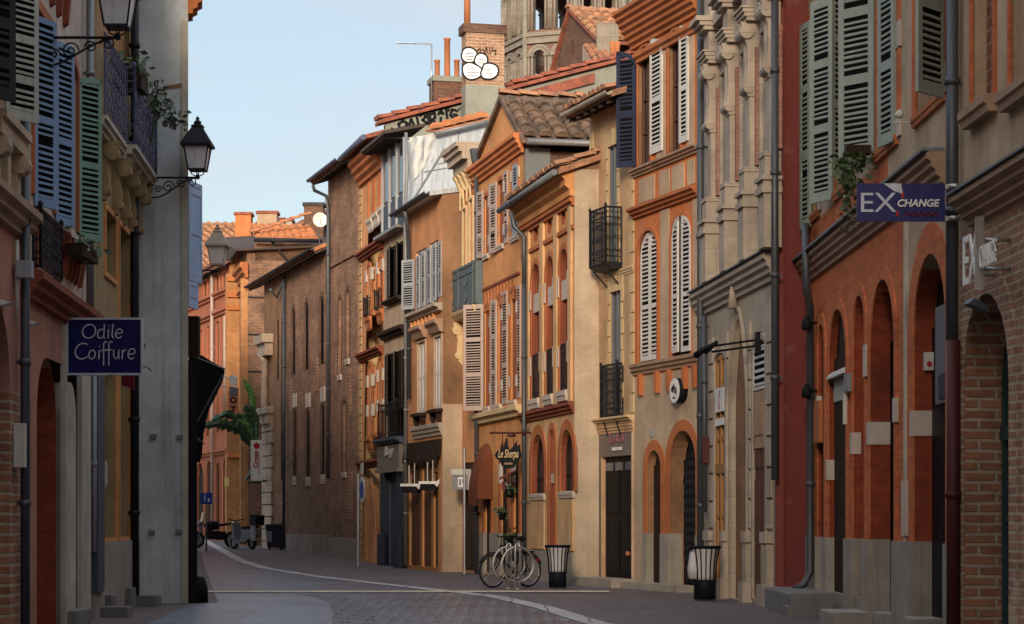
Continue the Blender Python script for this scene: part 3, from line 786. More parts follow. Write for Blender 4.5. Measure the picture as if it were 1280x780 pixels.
# giant pilasters
zcap = 9.0
us = [T.u(x, .2) for x in (883, 906.5, 930.5, 956)]
for i, u in enumerate(us):
    mb = MB()
    def b2(a, b, p, z0, z1): mb.box(u + a, u + b, -p, .01, z0, z1)
    b2(-.2, .2, .26, zc + .15, zc + .95); b2(-.24, .24, .30, zc + .95, zc + 1.05); b2(-.21, .21, .27, zc + 1.05, zc + 1.14); b2(-.25, .25, .31, zc + 1.14, zc + 1.2); b2(-.18, .18, .24, zc + 1.2, zc + 1.5); b2(-.2, .2, .26, zc + 1.5, zc + 1.57)
    b2(-.14, .14, .15, zc + 1.57, zcap)
    p = mb.build('pilaster', 'st_grey', T.root)
    m2 = MB(); m2.box(u + .141, u + .24, -.07, .01, zc + 1.6, zcap - .4); m2.box(u - .24, u - .141, -.07, .01, zc + 1.6, zcap - .4); pieces(m2, 'pilaster_backing', 'br_pink', p)
    m3 = MB()   # long scroll bracket under the entablature
    for su in (-.15, .05):
        prof = [(0, zcap - 1.15), (-.17, zcap - 1.15), (-.22, zcap - 1.0), (-.18, zcap - .7), (-.19, zcap - .35), (-.25, zcap - .2), (-.29, zcap), (0, zcap)]
        m3.profile(prof, u + su, u + su + .11)
    m3.lathe([(.001, -.21), (.11, -.20), (.11, .20), (.001, .21)], (u, -.20, zcap - .16), 14, 'x', 0, False); m3.lathe([(.001, -.19), (.085, -.18), (.085, .18), (.001, .19)], (u, -.17, zcap - 1.02), 12, 'x', 0, False)
    m3.build('scroll_bracket', 'st_grey', p)
    m4 = MB(); a, b = u - .27, u + .27
    for k, (pr, z0, z1) in enumerate(((.22, zcap, zcap + .06), (.26, zcap + .06, zcap + .12), (.29, zcap + .12, zcap + .18), (.32, zcap + .18, zcap + .21))): m4.box(a - .02 * k, b + .02 * k, -pr, .01, z0, z1)
    m4.box(u - .2, u + .2, -.2, .01, zcap + .21, zcap + .56)
    for k, (pr, z0, z1) in enumerate(((.30, zcap + .56, zcap + .63), (.37, zcap + .63, zcap + .7), (.44, zcap + .7, zcap + .78))): m4.box(a - .03 * k, b + .03 * k, -pr, .01, z0, z1)
    m4.box(u - .17, u + .17, -.18, .01, zcap + .78, zcap + 2.2)
    m4.build('entablature_block', 'st_grey', p)
mb = MB()
for i in range(4):
    u0 = us[i] + .35; u1 = (us[i + 1] if i < 3 else T.L + .3) - .35
    if u1 > u0:
        for (pr, z0, z1) in ((.12, zcap + .04, zcap + .24), (.16, zcap + .6, zcap + .8)): mb.box(u0, min(u1, T.L - .02), -pr, .012, z0, z1)
pieces(mb, 'entablature', 'st_grey', T.root)
mb = MB()
for i in range(4):
    u0 = us[i] + .30; u1 = min((us[i + 1] if i < 3 else T.L + .2) - .30, T.L - .02); mb.box(u0, u1, -.03, .012, zcap + .25, zcap + .59)
pieces(mb, 'frieze_panel', 'br_pink', T.root)
for i in range(3):   # recessed grey panels with frames
    q = Op(us[i] + .42, us[i + 1] - .42, zc + .4, zcap - .25); T.surround(q, .06, .05, 'st_grey', name='panel_frame', bottom=True)
T.eave(13, .5, .3, 7)
T.vpipe(875.5, -40, 700, r=.06, off=.14, z0=0); T.vpipe(880.5, 395, 640, r=.045, off=.1); T.vpipe(968.5, -40, 600, r=.055, off=.1)
mb = MB(); u = T.u(881.5, .1); z = T.z(881.5, 580); mb.box(u - .05, u + .05, -.15, -.02, z, z + .45); mb.build('pipe_guard', 'pipe_red', T.root)

# ---------------------------------------------------------------- house with white and navy shutters
NH = House('shuttered_house', 'orange house with white and navy arched shutters above two arched doorways', 'house', (2.34, 41.28), (3.33, 38.3))
z1s = NH.z(832, 448); z2s = NH.z(832, 196); z2b = NH.z(832, 247); zcor = NH.z(795, 13)
g1 = NH.op(809.5, 826.7, 563, 700, 'round', r=.15, z0=.12); g2 = NH.op(837.5, 870.5, 538, 700, 'round', r=.30, z0=.06)
l1 = NH.op(799, 822.5, 288, 450, 'round', r=.16, rise=.42, xm=811, z0=z1s); l2 = NH.op(840, 864.5, 270, 441, 'round', r=.16, rise=.42, z0=z1s)
h1 = NH.op(798, 814.5, 58, 205, 'round', r=.11, rise=.34, z0=z2s); h2 = NH.op(836.5, 851.5, 38, 190, 'round', r=.11, rise=.34, z0=z2s)
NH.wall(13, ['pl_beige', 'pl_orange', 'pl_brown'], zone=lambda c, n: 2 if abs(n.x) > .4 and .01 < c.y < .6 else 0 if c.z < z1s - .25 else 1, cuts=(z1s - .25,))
for g in (g1, g2): NH.surround(g, .2, .02, 'terra')
d = NH.door(g1, 'w_dark', planks=2); 
d = NH.door(g2, 'dark', planks=2, name='gate')
mb = MB(); w = g2.u1 - g2.u0
for k in range(-14, 16):
    a = g2.u0 + w * k / 12; pts = []
    for t in range(0, 13):
        u = a + .055 * t * 1.4; z = .15 + t * .26
        if g2.u0 + .03 < u < g2.u1 - .03 and z < g2.top(u) - .06: pts.append((u, .255, z))
    if len(pts) > 1: mb.tube(pts, .014, 4)
    pts = [(g2.u1 + g2.u0 - p[0], .265, p[2]) for p in pts]
    if len(pts) > 1: mb.tube(pts, .014, 4)
mb.build('lattice', 'iron', d)
mb = MB(); mb.box(g1.u0 - .2, g1.u0 + .012, -.03, .14, .0, 1.05); mb.box(g1.u1, g2.u0 + .012, -.035, .24, 0, 1.05); mb.box(g2.u1, NH.L - .05, -.03, .1, 0, 1.05); pieces(mb, 'plinth', 'st_plinth', NH.root)
mb = MB(); mb.box(-.02, NH.L * .9, -.32, .05, -.2, .13); mb.build('doorstep', 'st_plinth', NH.root)
def stepsill(z, h, proj, mat='mould'):
    NH.mould('string_course', mat, z - h, z, proj, steps=3)
stepsill(z1s - .01, .22, .12); stepsill(z2s - .01, .16, .13); stepsill(z2b, .2, .18, 'terra')
NH.mould('cornice', 'terra', zcor - .75, zcor - .02, .42, u0=-.1, steps=7)
NH.mould('cornice_band', 'terra', zcor - 1.05, zcor - .85, .1, steps=2)
mb = MB()
for u in (NH.u(803), NH.u(824), NH.u(839), NH.u(859), NH.u(871.5)): mb.box(u - .06, u + .06, -.09, .01, z1s - .62, z1s - .22)
pieces(mb, 'sill_bracket', 'terra', NH.root)
mb = MB()
for x0, x1 in ((800, 819), (825.5, 837.5), (841, 856), (860.5, 869)): mb.box(NH.u(x0), NH.u(x1), -.025, .01, z2b + .06, z2s - .24)
pieces(mb, 'plaster_panel', 'pl_tan', NH.root)
mb = MB()
for x0, x1 in ((826.5, 837), (867, 872)):
    mb.box(NH.u(x0), NH.u(x1), -.02, .01, z1s + .0, z2b - .22)
for x0, x1 in ((819, 832), (857, 868)): mb.box(NH.u(x0) + .1, NH.u(x1), -.015, .01, z2s + .02, zcor - 1.06)
pieces(mb, 'plaster_strip', 'pl_tan', NH.root)
ww = [NH.fill(q, 'glass', 'w_brown', 2, 3) for q in (h1, h2, l1, l2)]
for q in (h1, h2, l1, l2): NH.surround(q, .07, .035, 'terra')
kw = dict(rails=(.46,), pitch=.078, frame=.075, rise=.3)
NH.leafpx(797.5, 772, 62, 208, 'sh_navy', w=.42, parent=ww[0], side=(60, 150), y0=-.03, flip=False, **kw)
NH.leafpx(815, 832.5, 50, 194, 'sh_white', w=.58, parent=ww[0], side=(0, 60), y0=-.05, flip=True, **kw)
NH.leafpx(851.5, 862, 33, 180, 'sh_white', w=.40, parent=ww[1], side=(0, 60), y0=-.05, flip=True, **kw)
wl = (l1.u1 - l1.u0) / 2
NH.leaf(l1.u0 + .005, z1s + .03, l1.z1 - .02, wl - .01, 0, 'sh_white', ww[2], y0=.02, rails=(.42,), pitch=.078, frame=.06, rise=.42)
NH.leaf(l1.u0 + wl + .005, z1s + .03, l1.z1 - .02, wl - .01, 0, 'sh_white', ww[2], y0=.02, rails=(.42,), pitch=.078, frame=.06, rise=.42, flip=True)
NH.leafpx(840.5, 846.5, 275, 442, 'sh_white', w=.42, parent=ww[3], side=(0, 60), y0=-.02, rails=(.42,), pitch=.078, frame=.06, rise=.38)
NH.leafpx(866, 854.5, 266, 438, 'sh_white', w=.42, parent=ww[3], side=(100, 180), y0=-.02, rails=(.42,), pitch=.078, frame=.06, rise=.38)
NH.eave(13, .6, .3, 7)

# ---------------------------------------------------------------- narrow yellow house with two iron balconies
K = House('narrow_house', 'narrow yellow house with two small iron balconies over a black shop door', 'house', (1.58, 43.56), (2.34, 41.28))
ze = K.z(738, 135, .45)
k1 = K.op(760.5, 771.8, 182, 336, r=.07, xm=766); k2 = K.op(763, 776.5, 364, 519, r=.07, xm=770)
zl = K.z(765, 523); kd = K.op(751.5, 790.5, 570, 700, r=.12, z0=.16)
K.wall(ze + .5, ['pl_yellow', 'shopgrey'], zone=lambda c, n: 1 if c.z < zl - .3 and n.y < -.5 and K.u(745) < c.x < K.u(793) else 0, cuts=(zl - .3,), ucuts=(K.u(745), K.u(793)))
for q in (k1, k2): K.fill(q, 'fr_grey', 'fr_grey', 2, 0, fw=.03)
for q in (k1, k2):
    mb = MB(); z = q.z0
    i = 0
    while z < q.z1 - .05:
        for a, b in ((q.u0 - (.13 if i % 2 else .09), q.u0), (q.u1, q.u1 + (.13 if i % 2 else .09))): mb.box(a, b, -.02, .01, z + .012, z + .3)
        z += .312; i += 1
    w = q.u1 - q.u0
    for j in range(5):
        a = q.u0 - .12 + (w + .24) * j / 5; mb.box(a + .008, a + (w + .24) / 5 - .008, -.03 if j == 2 else -.022, .01, q.z1, q.z1 + (.34 if j == 2 else .28))
    mb.build('window_surround', 'st_cream', K.root)
mb = MB(); m2 = MB(); i = 0; z = zl + .05
while z < ze - .4:
    a = .13 if i % 2 else .2
    mb.box(.0, a, -.022, .05, z + .012, z + .37); m2.box(K.L - a, K.L, -.022, .01, z + .012, z + .37); z += .385; i += 1
mb.build('quoins', 'st_cream', K.root); m2.build('quoins', 'st_cream', K.root)
zf = K.z(765, 341)
K.mould('string_course', 'st_cream', zf - .12, zf + .02, .05)
K.mould('shop_cornice', 'st_cream', zl - .12, zl + .02, .16); K.mould('shop_architrave', 'pl_yellow', zl - .3, zl - .125, .06)
mb = MB()
for x0, x1 in ((741, 745.5), (792, 796)): mb.box(K.u(x0), min(K.L - .01, K.u(x1)), -.05, .01, .0, zl - .3)
pieces(mb, 'shop_pilaster', 'pl_beige', K.root)
dd = K.door(kd, 'blackdoor', planks=2, panels=2); mb = MB()
zt = K.z(770, 588)
for j in range(3): mb.box(kd.u0 + .12 + j * .52, kd.u0 + .5 + j * .52, .05, .085, zt, kd.z1 - .12)
pieces(mb, 'transom_light', 'glass_b', dd)
mb = MB(); mb.lathe([(.001, -.08), (.05, -.06), (.05, -.03), (.02, 0), (.02, .1)], (kd.u1 - .15, .0, K.z(783, 692)), 10, 'y'); mb.build('door_knob', 'terrapot', dd)
mb = MB(); mb.box(K.u(741), K.L + .08, -.5, .05, -.1, .17); mb.build('doorstep', 'st_plinth', K.root)
# balconies
def kbal(q, u0, u1, off, zb0, h, name='balcony'):
    mb = MB(); mb.profile([(.01, zb0 - .12), (-off * .7, zb0 - .1), (-off, zb0 - .03), (-off - .02, zb0), (.01, zb0)], u0 - .02, u1 + .02)
    for u in (u0 + .12, u1 - .12): mb.tube([(u, -.01, zb0 - .4), (u, -off * .4, zb0 - .28), (u, -off * .9, zb0 - .1)], .018, 5)
    b = mb.build(name, 'iron', K.root); railing(K, u0, u1, off, zb0, zb0 + h, parent=b, thick=.015, bars=max(6, int((u1 - u0) / .085))); return b
kbal(k1, K.u(757.5), K.u(777.5), .34, K.z(767, 332), 1.08); kbal(k2, K.u(758), K.u(779), .12, K.z(769, 519), .98)
def eave_tiles(H, z, proj, slope, u0, u1, rows, mat, name='eave_tiles', pitch=.24, y0=None):
    mb = MB(); y0 = -proj if y0 is None else y0
    barrel_tiles(mb, (u0, y0 - .06, z + (y0 + proj) * slope + .15), (u1 - u0, 0, 0), Vector((0, 1, slope)).normalized() * rows * .42, pitch); return mb.build(name, mat, H.root)
K.eave(ze, .48, .32, 7, 'ti_mix', u0=-.12, gutter='pl_white'); eave_tiles(K, ze, .48, .32, -.12, K.L + .05, 5, 'ti_mix')

# ---------------------------------------------------------------- cream and brick house with three tall bays
E = House('bay_house', 'low cream and terracotta house with three tall arched bays and oval vents', 'house', (.23, 47.8), (1.242, 43.0))
ze = E.z(667, 240, .32)
T1 = [E.op(x0, x1, yt, yb, 'round', r=.11) for x0, x1, yt, yb in ((665, 675.5, 330, 498), (683, 692.6, 320, 493), (700, 710.3, 311, 488))]
ov = [E.op(x - 2.6, x + 2.6, y - 12, y + 12, 'oval', r=.12) for x, y in ((670, 292), (687, 281), (704, 270))]
gw = [E.op(665, 681, 543, 617, 'round', r=.15), E.op(701, 718 - .8, 537, 614, 'round', r=.15)]
gn = E.op(687.5, 693.5, 537, 690, 'round', r=.1)
zst = E.z(687, 509); zpl = E.z(687, 688)
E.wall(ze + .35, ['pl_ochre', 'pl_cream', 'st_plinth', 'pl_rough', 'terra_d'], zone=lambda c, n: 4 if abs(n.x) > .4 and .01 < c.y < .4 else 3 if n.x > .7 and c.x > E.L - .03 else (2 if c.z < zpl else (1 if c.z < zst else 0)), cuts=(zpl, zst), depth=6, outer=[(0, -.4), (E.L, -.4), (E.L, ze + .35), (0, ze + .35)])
for i, q in enumerate(T1):
    w = E.fill(q, 'w_board', 'w_board', 2, 0, fw=.05); E.surround(q, .13, .02, 'terra'); E.sill(q, 'st_block', .22, .09, .05)
    mb = MB()
    zz = q.z1 - .95 * 1.0
    mb.box(q.u0 - .02, q.u1 + .01, .03, .09, q.z1 - 1.02, q.z1 - .62)
    for z in (q.z0 + .55, q.z1 - .9): mb.box(q.u1, q.u1 + .14, -.04, .02, z, z + .42); mb.box(q.u0 - .14, q.u0, -.04, .02, z - .05, z + .37)
    pieces(mb, 'stone_block', 'st_block', w)
    railing(E, q.u0 + .02, q.u1 - .02, -.02, q.z0 + .03, q.z0 + .95, side=False, parent=w, bars=7, ornate=False)
for q in ov: E.fill(q, 'dark', cols=0, rows=0, name='oval_vent')
mb = MB(); zco = E.z(687, 262)
for x0, x1 in ((658.5, 663), (677, 681), (694.2, 698.3), (712.3, 716)): mb.box(E.u(x0), E.u(x1), -.05, .01, zst + .02, zco - .0)
pieces(mb, 'cream_pilaster', 'pl_cream', E.root)
zmid = E.z(687, 300); E.mould('string_course', 'terra', zmid - .06, zmid + .04, .045, steps=1)
E.mould('cornice', 'pl_ochre', zco - .05, zco + .55, .3, steps=3); E.mould('cornice_band', 'terra', zco - .22, zco - .06, .1, steps=2)
E.mould('string_course', 'terra_d', zst - .22, zst, .12, steps=3)
for q in gw: E.surround(q, .22, .02, 'terra'); E.fill(q, 'glass', 'w_dark', 2, 2); E.sill(q, 'st_block', .14, .06, .08)
E.surround(gn, .16, .02, 'terra'); E.fill(gn, 'br_red', cols=0, rows=0, name='niche')
mb = MB(); mb.box(gn.u0 - .02, gn.u1, .02, .09, E.z(690, 604), E.z(690, 592)); pieces(mb, 'stone_block', 'st_block', E.root)
mb = MB()
for q in gw: mb.box(q.u0 - .02, q.u1 + .02, -.03, .01, zpl + .02, q.z0 - .16)
pieces(mb, 'apron_panel', 'pl_cream', E.root)
mb = MB(); mb.box(.05, E.L - .02, -.04, .02, -.2, zpl - .01); pieces(mb, 'plinth', 'st_plinth', E.root)
# pent roof rising to the back, its verge shows above the end wall
mb = MB(); sl = .36
mb.profile([(-.34, ze), (5.9, ze + sl * 6.24), (5.9, ze + sl * 6.24 + .12), (-.34, ze + .12)], -.05, E.L + .14)
mb.prism([(E.L + .0, .0, ze + .2), (E.L + .0, 5.9, ze + .2), (E.L, 5.9, ze + sl * 6.2), (E.L, 0, ze + sl * .34)], (-.3, 0, 0))
rf = mb.build('roof', 'ti_mix', E.root)
mb = MB(); barrel_tiles(mb, (E.L - .12, -.40, ze + .15), (.28, 0, 0), Vector((0, 1, sl)) * 6, .26); barrel_tiles(mb, (-.1, -.40, ze + .15), (E.L - .1, 0, 0), Vector((0, 1, sl)) * 1.2, .24); mb.build('roof_tiles', 'ti_mix', rf)
g = MB(); g.tube([(-.55, -.42, ze + .04), (E.L + .05, -.42, ze + .04)], .062, 10); g.build('gutter', 'lead', E.root)
E.vpipe(655, 355, 600, r=.05, off=.12, z0=.1, mat='pipe'); E.pipe([(E.u(641, .35), -.4, E.z(641, 262, .4)), (E.u(643, .3), -.3, E.z(643, 283, .3)), (E.u(655, .12), -.12, E.z(655, 296, .12)), (E.u(655, .12), -.12, E.z(655, 360, .12))], .05, 'pipe')
# ================================================================== RIGHT ROW, middle to far
# ---------------------------------------------------------------- gabled house above the restaurant
D = House('gabled_house', 'ochre gabled house with rose beige shutters over the hanging restaurant sign', 'house', (-.877, 52.55), (.23, 47.8))
zc = D.z(625, 189); zsl = D.z(623, 512); zap = D.z(629, 127)
up = [D.op(605.5, 611, 245, 318, 'seg', r=.08), D.op(622.5, 629.5, 225, 306, 'seg', r=.08), D.op(640.5, 648, 205, 295, r=.08)]
dn = [D.op(605.5, 612.5, 383, 508, 'seg', r=.08), D.op(622.5, 627, 372, 505, 'seg', r=.08), D.op(638.5, 645.5, 362, 500, 'seg', r=.08)]
ga = [D.op(606, 613.5, 568, 700, 'round', r=.08, z0=.05), D.op(626, 634, 562, 700, 'round', r=.08, z0=.05), D.op(642, 649, 565, 700, 'round', r=.08, z0=.05)]
um = D.u(629)
uL, uR = 0.0, D.L
D.wall(zc, ['pl_ochre', 'pl_brown'], zone=lambda c, n: 1 if n.x > .7 and c.x > D.L - .03 else 0, outer=[(0, -.4), (D.L, -.4), (D.L, zc), (um, zap), (0, zc - .0)], depth=.4)
# body of the house behind the gable
dep = 6.0
mb = MB(); mb.box(.02, D.L - .002, .41, dep, 0, zc - .35); mb.build('rear_wall', 'br_dark', D.root)
# roof: ridge runs back from the gable
zr = zap + .02; sl = (zr - zc) / (um) ; ev = D.L + .35; sr = (zr - (zc - .25)) / (ev - um)
mb = MB(); mb.prism([(-.12, -.1, zc - .02), (um, -.1, zr), (ev, -.1, zr - sr * (ev - um)), (ev, -.1, zr - sr * (ev - um) + .12), (um, -.1, zr + .14), (-.12, -.1, zc + .1)], (0, dep + .2, 0))
rf = mb.build('roof', 'ti_old', D.root)
mb = MB(); barrel_tiles(mb, (ev + .04, -.1, zr - sr * (ev - um) + .13), (0, dep, 0), Vector((-1, 0, sr)).normalized() * ((ev - um) * math.hypot(1, sr)), .36, .46, rad=.135); mb.build('roof_tiles', 'ti_old', rf)
mb = MB(); barrel_tiles(mb, (um - .13, -.1, zr + .14), (.26, 0, 0), (0, dep, 0), .26, .45, rad=.14); mb.build('ridge_tiles', 'ti_mix', rf)
g = MB(); zg = zr - sr * (ev - um); g.tube([(ev + .1, .0, zg + .02), (ev + .1, dep - .2, zg + .06)], .07, 8); g.build('gutter', 'pipe_l', D.root)
mb = MB(); mb.box(D.L + .001, D.L + .06, .05, .62, zc - 1.5, zc - .3); mb.build('lead_flashing', 'lead', D.root)
D.mould('cornice', 'pl_orange', zc - .42, zc + .02, .24, u0=-.1, u1=D.L + .12, steps=4)
D.mould('sill_band', 'st_cream', zsl - .26, zsl, .16, steps=2)
mb = MB(); z0, z1 = D.z(628, 379), D.z(628, 353)
for i in range(12): mb.box(.25 + i * .33, .25 + i * .33 + .17, -.016, .01, z0 - .02, z1)
pieces(mb, 'brick_strip', 'terra', D.root)
mb = MB(); mb.box(.2, D.L - .2, -.035, .01, z1, z1 + .06); mb.build('string_course', 'terra_d', D.root)
for q in up + dn:
    w = D.fill(q, 'sh_red', 'w_board', 2, 0); q.w = w; D.surround(q, .1, .02, 'terra'); D.sill(q, 'st_block', .12, .07, .05)
    mb = MB()
    for f in (.12, .78): mb.box(q.u0 - .13, q.u0, -.03, .02, q.z0 + f * (q.z1 - q.z0), q.z0 + f * (q.z1 - q.z0) + .25); mb.box(q.u1, q.u1 + .13, -.03, .02, q.z0 + f * (q.z1 - q.z0), q.z0 + f * (q.z1 - q.z0) + .25)
    pieces(mb, 'jamb_block', 'st_block', w)
kw = dict(rails=(.34, .67), pitch=.062, frame=.075)
for q, xa, xb, ya, yb, yc, yd in ((up[0], 600.5, 616.5, 238, 321, 232, 318), (up[1], 617, 635.5, 227, 315, 216, 306)):
    D.leafpx(D.px(q.u0, 0, 5)[0], xa, ya, yb, 'sh_beige', w=.45, parent=q.w, side=(90, 172), **kw); D.leafpx(D.px(q.u1, 0, 5)[0], xb, yc, yd, 'sh_beige', w=.45, parent=q.w, side=(0, 80), **kw)
D.leafpx(641, 647, 207, 296, 'sh_grey', w=.5, parent=up[2].w, side=(0, 60), **kw)
D.leafpx(606, 580, 380, 513, 'sh_beige', w=.56, parent=dn[0].w, side=(60, 160), **kw)
D.leafpx(622.3, 614, 374, 511, 'sh_beige', w=.42, parent=dn[1].w, side=(90, 178), **kw); D.leafpx(627, 639, 366, 506, 'sh_beige', w=.6, parent=dn[1].w, side=(0, 80), **kw)
D.leafpx(645.5, 651.5, 358, 498, 'sh_beige', w=.42, parent=dn[2].w, side=(0, 60), **kw)
for q in ga:
    D.surround(q, .2, .02, 'terra'); D.door(q, 'w_dark', planks=2)
mb = MB()
for q in ga: mb.box(q.u0 - .14, q.u0 + .012, -.03, .07, 2.15, 2.6)
pieces(mb, 'stone_block', 'st_block', D.root)
mb = MB()
for a, b in ((.05, ga[0].u0 + .01), (ga[0].u1, ga[1].u0 + .01), (ga[1].u1, ga[2].u0 + .01), (ga[2].u1, D.L - .05)): mb.box(a, b, -.04, .06, -.2, 1.0)
pieces(mb, 'plinth', 'st_plinth', D.root)
D.vpipe(595.5, 190, 600, r=.05, off=.1, z0=0); mb = MB(); u = D.u(594, .1); z = D.z(594, 206); mb.profile([(-.22, z + .3), (-.02, z + .3), (-.04, z), (-.16, z)], u - .12, u + .12); mb.build('rain_hopper', 'pipe', D.root)

# ---------------------------------------------------------------- neo-gothic narrow house with a balcony
C2 = House('balcony_house', 'narrow house with carved stone tracery and a slate grey panelled balcony', 'house', (-1.262, 54.1), (-.877, 52.55))
zt = C2.z(586, 190)
q1 = C2.op(580, 583.5, 262, 352, r=.08); q2 = C2.op(588, 592, 250, 345, r=.08); q3 = C2.op(579, 593, 420, 510, r=.08); q4 = C2.op(579.5, 593, 578, 712, r=.08, z0=.05)
C2.wall(zt, ['pl_peach', 'pl_orange'], zone=lambda c, n: 1 if c.z > C2.z(586, 360) else 0, cuts=(C2.z(586, 360),))
for q in (q1, q2): C2.fill(q, 'sh_teal', 'sh_teal', 2, 0); C2.surround(q, .08, .05, 'st_cream')
C2.fill(q3, 'sh_red', 'w_board', 2, 2); C2.door(q4, 'blackdoor', planks=2)
mb = MB()
for q in (q1, q2):
    c = (q.u0 + q.u1) / 2
    for s_, z0 in ((1, q.z1), (.6, q.z1 + .3)):
        mb.tube([(c - .22 * s_, -.08, z0), (c - .12 * s_, -.1, z0 + .5), (c, -.12, z0 + 1.05), (c + .12 * s_, -.1, z0 + .5), (c + .22 * s_, -.08, z0)], .03, 5)
    mb.lathe([(.001, q.z1 + 1.0), (.09, q.z1 + 1.1), (.09, q.z1 + 1.2), (.03, q.z1 + 1.35), (.001, q.z1 + 1.4)], (c, -.12, 0), 8)
mb.build('tracery', 'st_cream', C2.root)
mb = MB()
for k, (pr, a, b) in enumerate(((.3, -.55, -.3), (.5, -.3, -.12), (.62, -.12, .0), (.72, 0, .12))): mb.box(-.05 - .04 * k, C2.L + .02, -pr * .7, .5, zt + a + .0, zt + b)
mb.build('cornice', 'st_pink', C2.root)
mb = MB(); z = zt - .55
for i in range(4): u = .1 + i * .42; mb.profile([(0, z - .4), (-.1, z - .35), (-.2, z - .1), (-.28, z), (0, z)], u, u + .14)
pieces(mb, 'cornice_bracket', 'st_cream', C2.root)
# balcony with panelled guard and scroll consoles
off = .24; zf = C2.z(575, 388, off); zb = C2.z(592, 327, off); ua, ub = C2.u(555.5, off), C2.u(592.5, off)
mb = MB(); mb.profile([(.01, zf - .22), (-off * .8, zf - .2), (-off - .04, zf - .08), (-off - .06, zf), (.01, zf)], ua - .05, ub + .03); bal = mb.build('balcony', 'st_cream', C2.root)
mb = MB(); zt2 = zf + 1.05
mb.box(ua, ub, -off, -off + .03, zf + .02, zt2)
w = ub - ua
for a in (0, .48, .96): mb.box(ua + w * a, ua + w * a + .07, -off - .025, -off + .05, zf, zt2 + .02)
for z in (zf + .04, zt2 - .07, zf + .8): mb.box(ua, ub, -off - .02, -off + .045, z, z + .07)
for c in (.26, .74):
    pc = Vector((ua + w * c, -off - .02, zf + .45))
    for s_ in (-1, 1): mb.tube(scroll(pc + Vector((0, 0, .17 * s_)), (1, 0, 0), (0, 0, 1), .16, 1.2, 14, sgn=s_), .018, 4)
mb.box(ub - .03, ub, -off, -.02, zf + .02, zt2); mb.build('balcony_guard', 'teal_b', bal)
mb = MB()
for u in (ua + .25, ua + .85):
    mb.profile([(.0, zf - 1.3), (-.1, zf - 1.2), (-.15, zf - .9), (-.12, zf - .65), (-.2, zf - .45), (-.24, zf - .22), (0, zf - .22)], u, u + .2)
    mb.lathe([(.001, -.14), (.12, -.13), (.12, .13), (.001, .14)], (u + .1, -.15, zf - .42), 12, 'x', 0, False); mb.lathe([(.001, -.13), (.09, -.12), (.09, .12), (.001, .13)], (u + .1, -.11, zf - 1.05), 12, 'x', 0, False)
mb.build('scroll_console', 'st_cream', bal)

# ---------------------------------------------------------------- peach house with the zinc mansard
C1 = House('peach_house', 'peach house with grey shutters and a boarded shop under two white awning cases', 'house', (-2.83, 57.9), (-1.736, 53.9))
ze = C1.z(530, 250, .3)
u1 = [C1.op(520, 533, 312, 390, r=.08, xm=527), C1.op(537, 548, 302, 382, r=.08)]
l1 = [C1.op(523, 532, 428, 516, r=.08), C1.op(543.5, 552, 421, 511, r=.08)]
sh = [C1.op(512, 525, 578, 712, r=.08, z0=.1), C1.op(528, 539, 578, 716, r=.08, z0=.1), C1.op(542, 547, 590, 712, r=.08, z0=.1)]
zsh = C1.z(530, 540)
C1.wall(ze + .1, ['pl_peach', 'pl_brown', 'pl_beige', 'w_ochre'], zone=lambda c, n: (1 if c.z > 4.2 else 2) if n.x > .7 and c.x > C1.L - .03 else (3 if c.z < C1.z(530, 577) and c.x < C1.u(549) and n.y < -.5 else 0), cuts=(4.2, C1.z(530, 577)), ucuts=(C1.u(549),), depth=6)
for q in u1 + l1: q.w = C1.fill(q, 'glass', 'fr_white', 2, 2)
kw = dict(rails=(.5,), pitch=.062, frame=.065)
C1.leafpx(519.5, 503, 324, 386, 'sh_grey', w=.45, parent=u1[0].w, side=(60, 160), **kw)
C1.leafpx(521, 525.5, 321, 386, 'sh_grey', w=.35, parent=u1[0].w, side=(0, 120), **kw)
C1.leafpx(533, 527.5, 314, 382, 'sh_grey', w=.35, parent=u1[0].w, side=(90, 179), **kw); C1.leafpx(534, 539.5, 311, 380, 'sh_grey', w=.4, parent=u1[0].w, side=(0, 60), **kw)
C1.leafpx(541, 545, 307, 377, 'sh_grey', w=.35, parent=u1[1].w, side=(0, 90), **kw); C1.leafpx(548, 552, 303, 372, 'sh_grey', w=.35, parent=u1[1].w, side=(0, 60), **kw)
for q in l1:
    h = (q.u1 - q.u0) / 2
    for i in range(2): C1.leaf(q.u0 + i * h + .01, q.z0 + .02, q.z1 - .02, h - .02, 0, 'sh_white', q.w, y0=.02, rails=(.5,), frame=.06, solid=True)
    mb = MB(); mb.profile([(0, q.z1 + .08), (-.1, q.z1 + .1), (-.16, q.z1 + .25), (-.24, q.z1 + .32), (-.24, q.z1 + .4), (0, q.z1 + .42)], q.u0 - .2, q.u1 + .2); mb.build('window_cornice', 'mould', q.w)
    mb = MB(); mb.box(q.u0 - .1, q.u1 + .1, -.2, .01, q.z0 - .1, q.z0 - .02)
    for u in (q.u0, q.u1 - .08): mb.profile([(0, q.z0 - .5), (-.06, q.z0 - .45), (-.16, q.z0 - .1), (0, q.z0 - .1)], u, u + .08)
    mb.build('sill', 'w_dark', q.w); C1.surround(q, .09, .03, 'pl_tan', gb=0)
zcc = C1.z(533, 386); C1.mould('sill_cornice', 'st_grey', zcc - .2, zcc, .22, u0=C1.u(515), steps=2)
mb = MB()
for i in range(7): u = C1.u(516) + i * .42; mb.box(u, u + .1, -.08, .01, zcc - .5, zcc - .21)
pieces(mb, 'dentil', 'pl_peach', C1.root)
C1.mould('shop_cornice', 'st_grey', zsh - .16, zsh + .16, .12, u0=C1.u(518), steps=3)
mb = MB(); rnd = random.Random(5); pts = []
ua, ub, z0, z1 = C1.u(508), C1.u(553), C1.z(530, 579), C1.z(530, 566)
n = 16
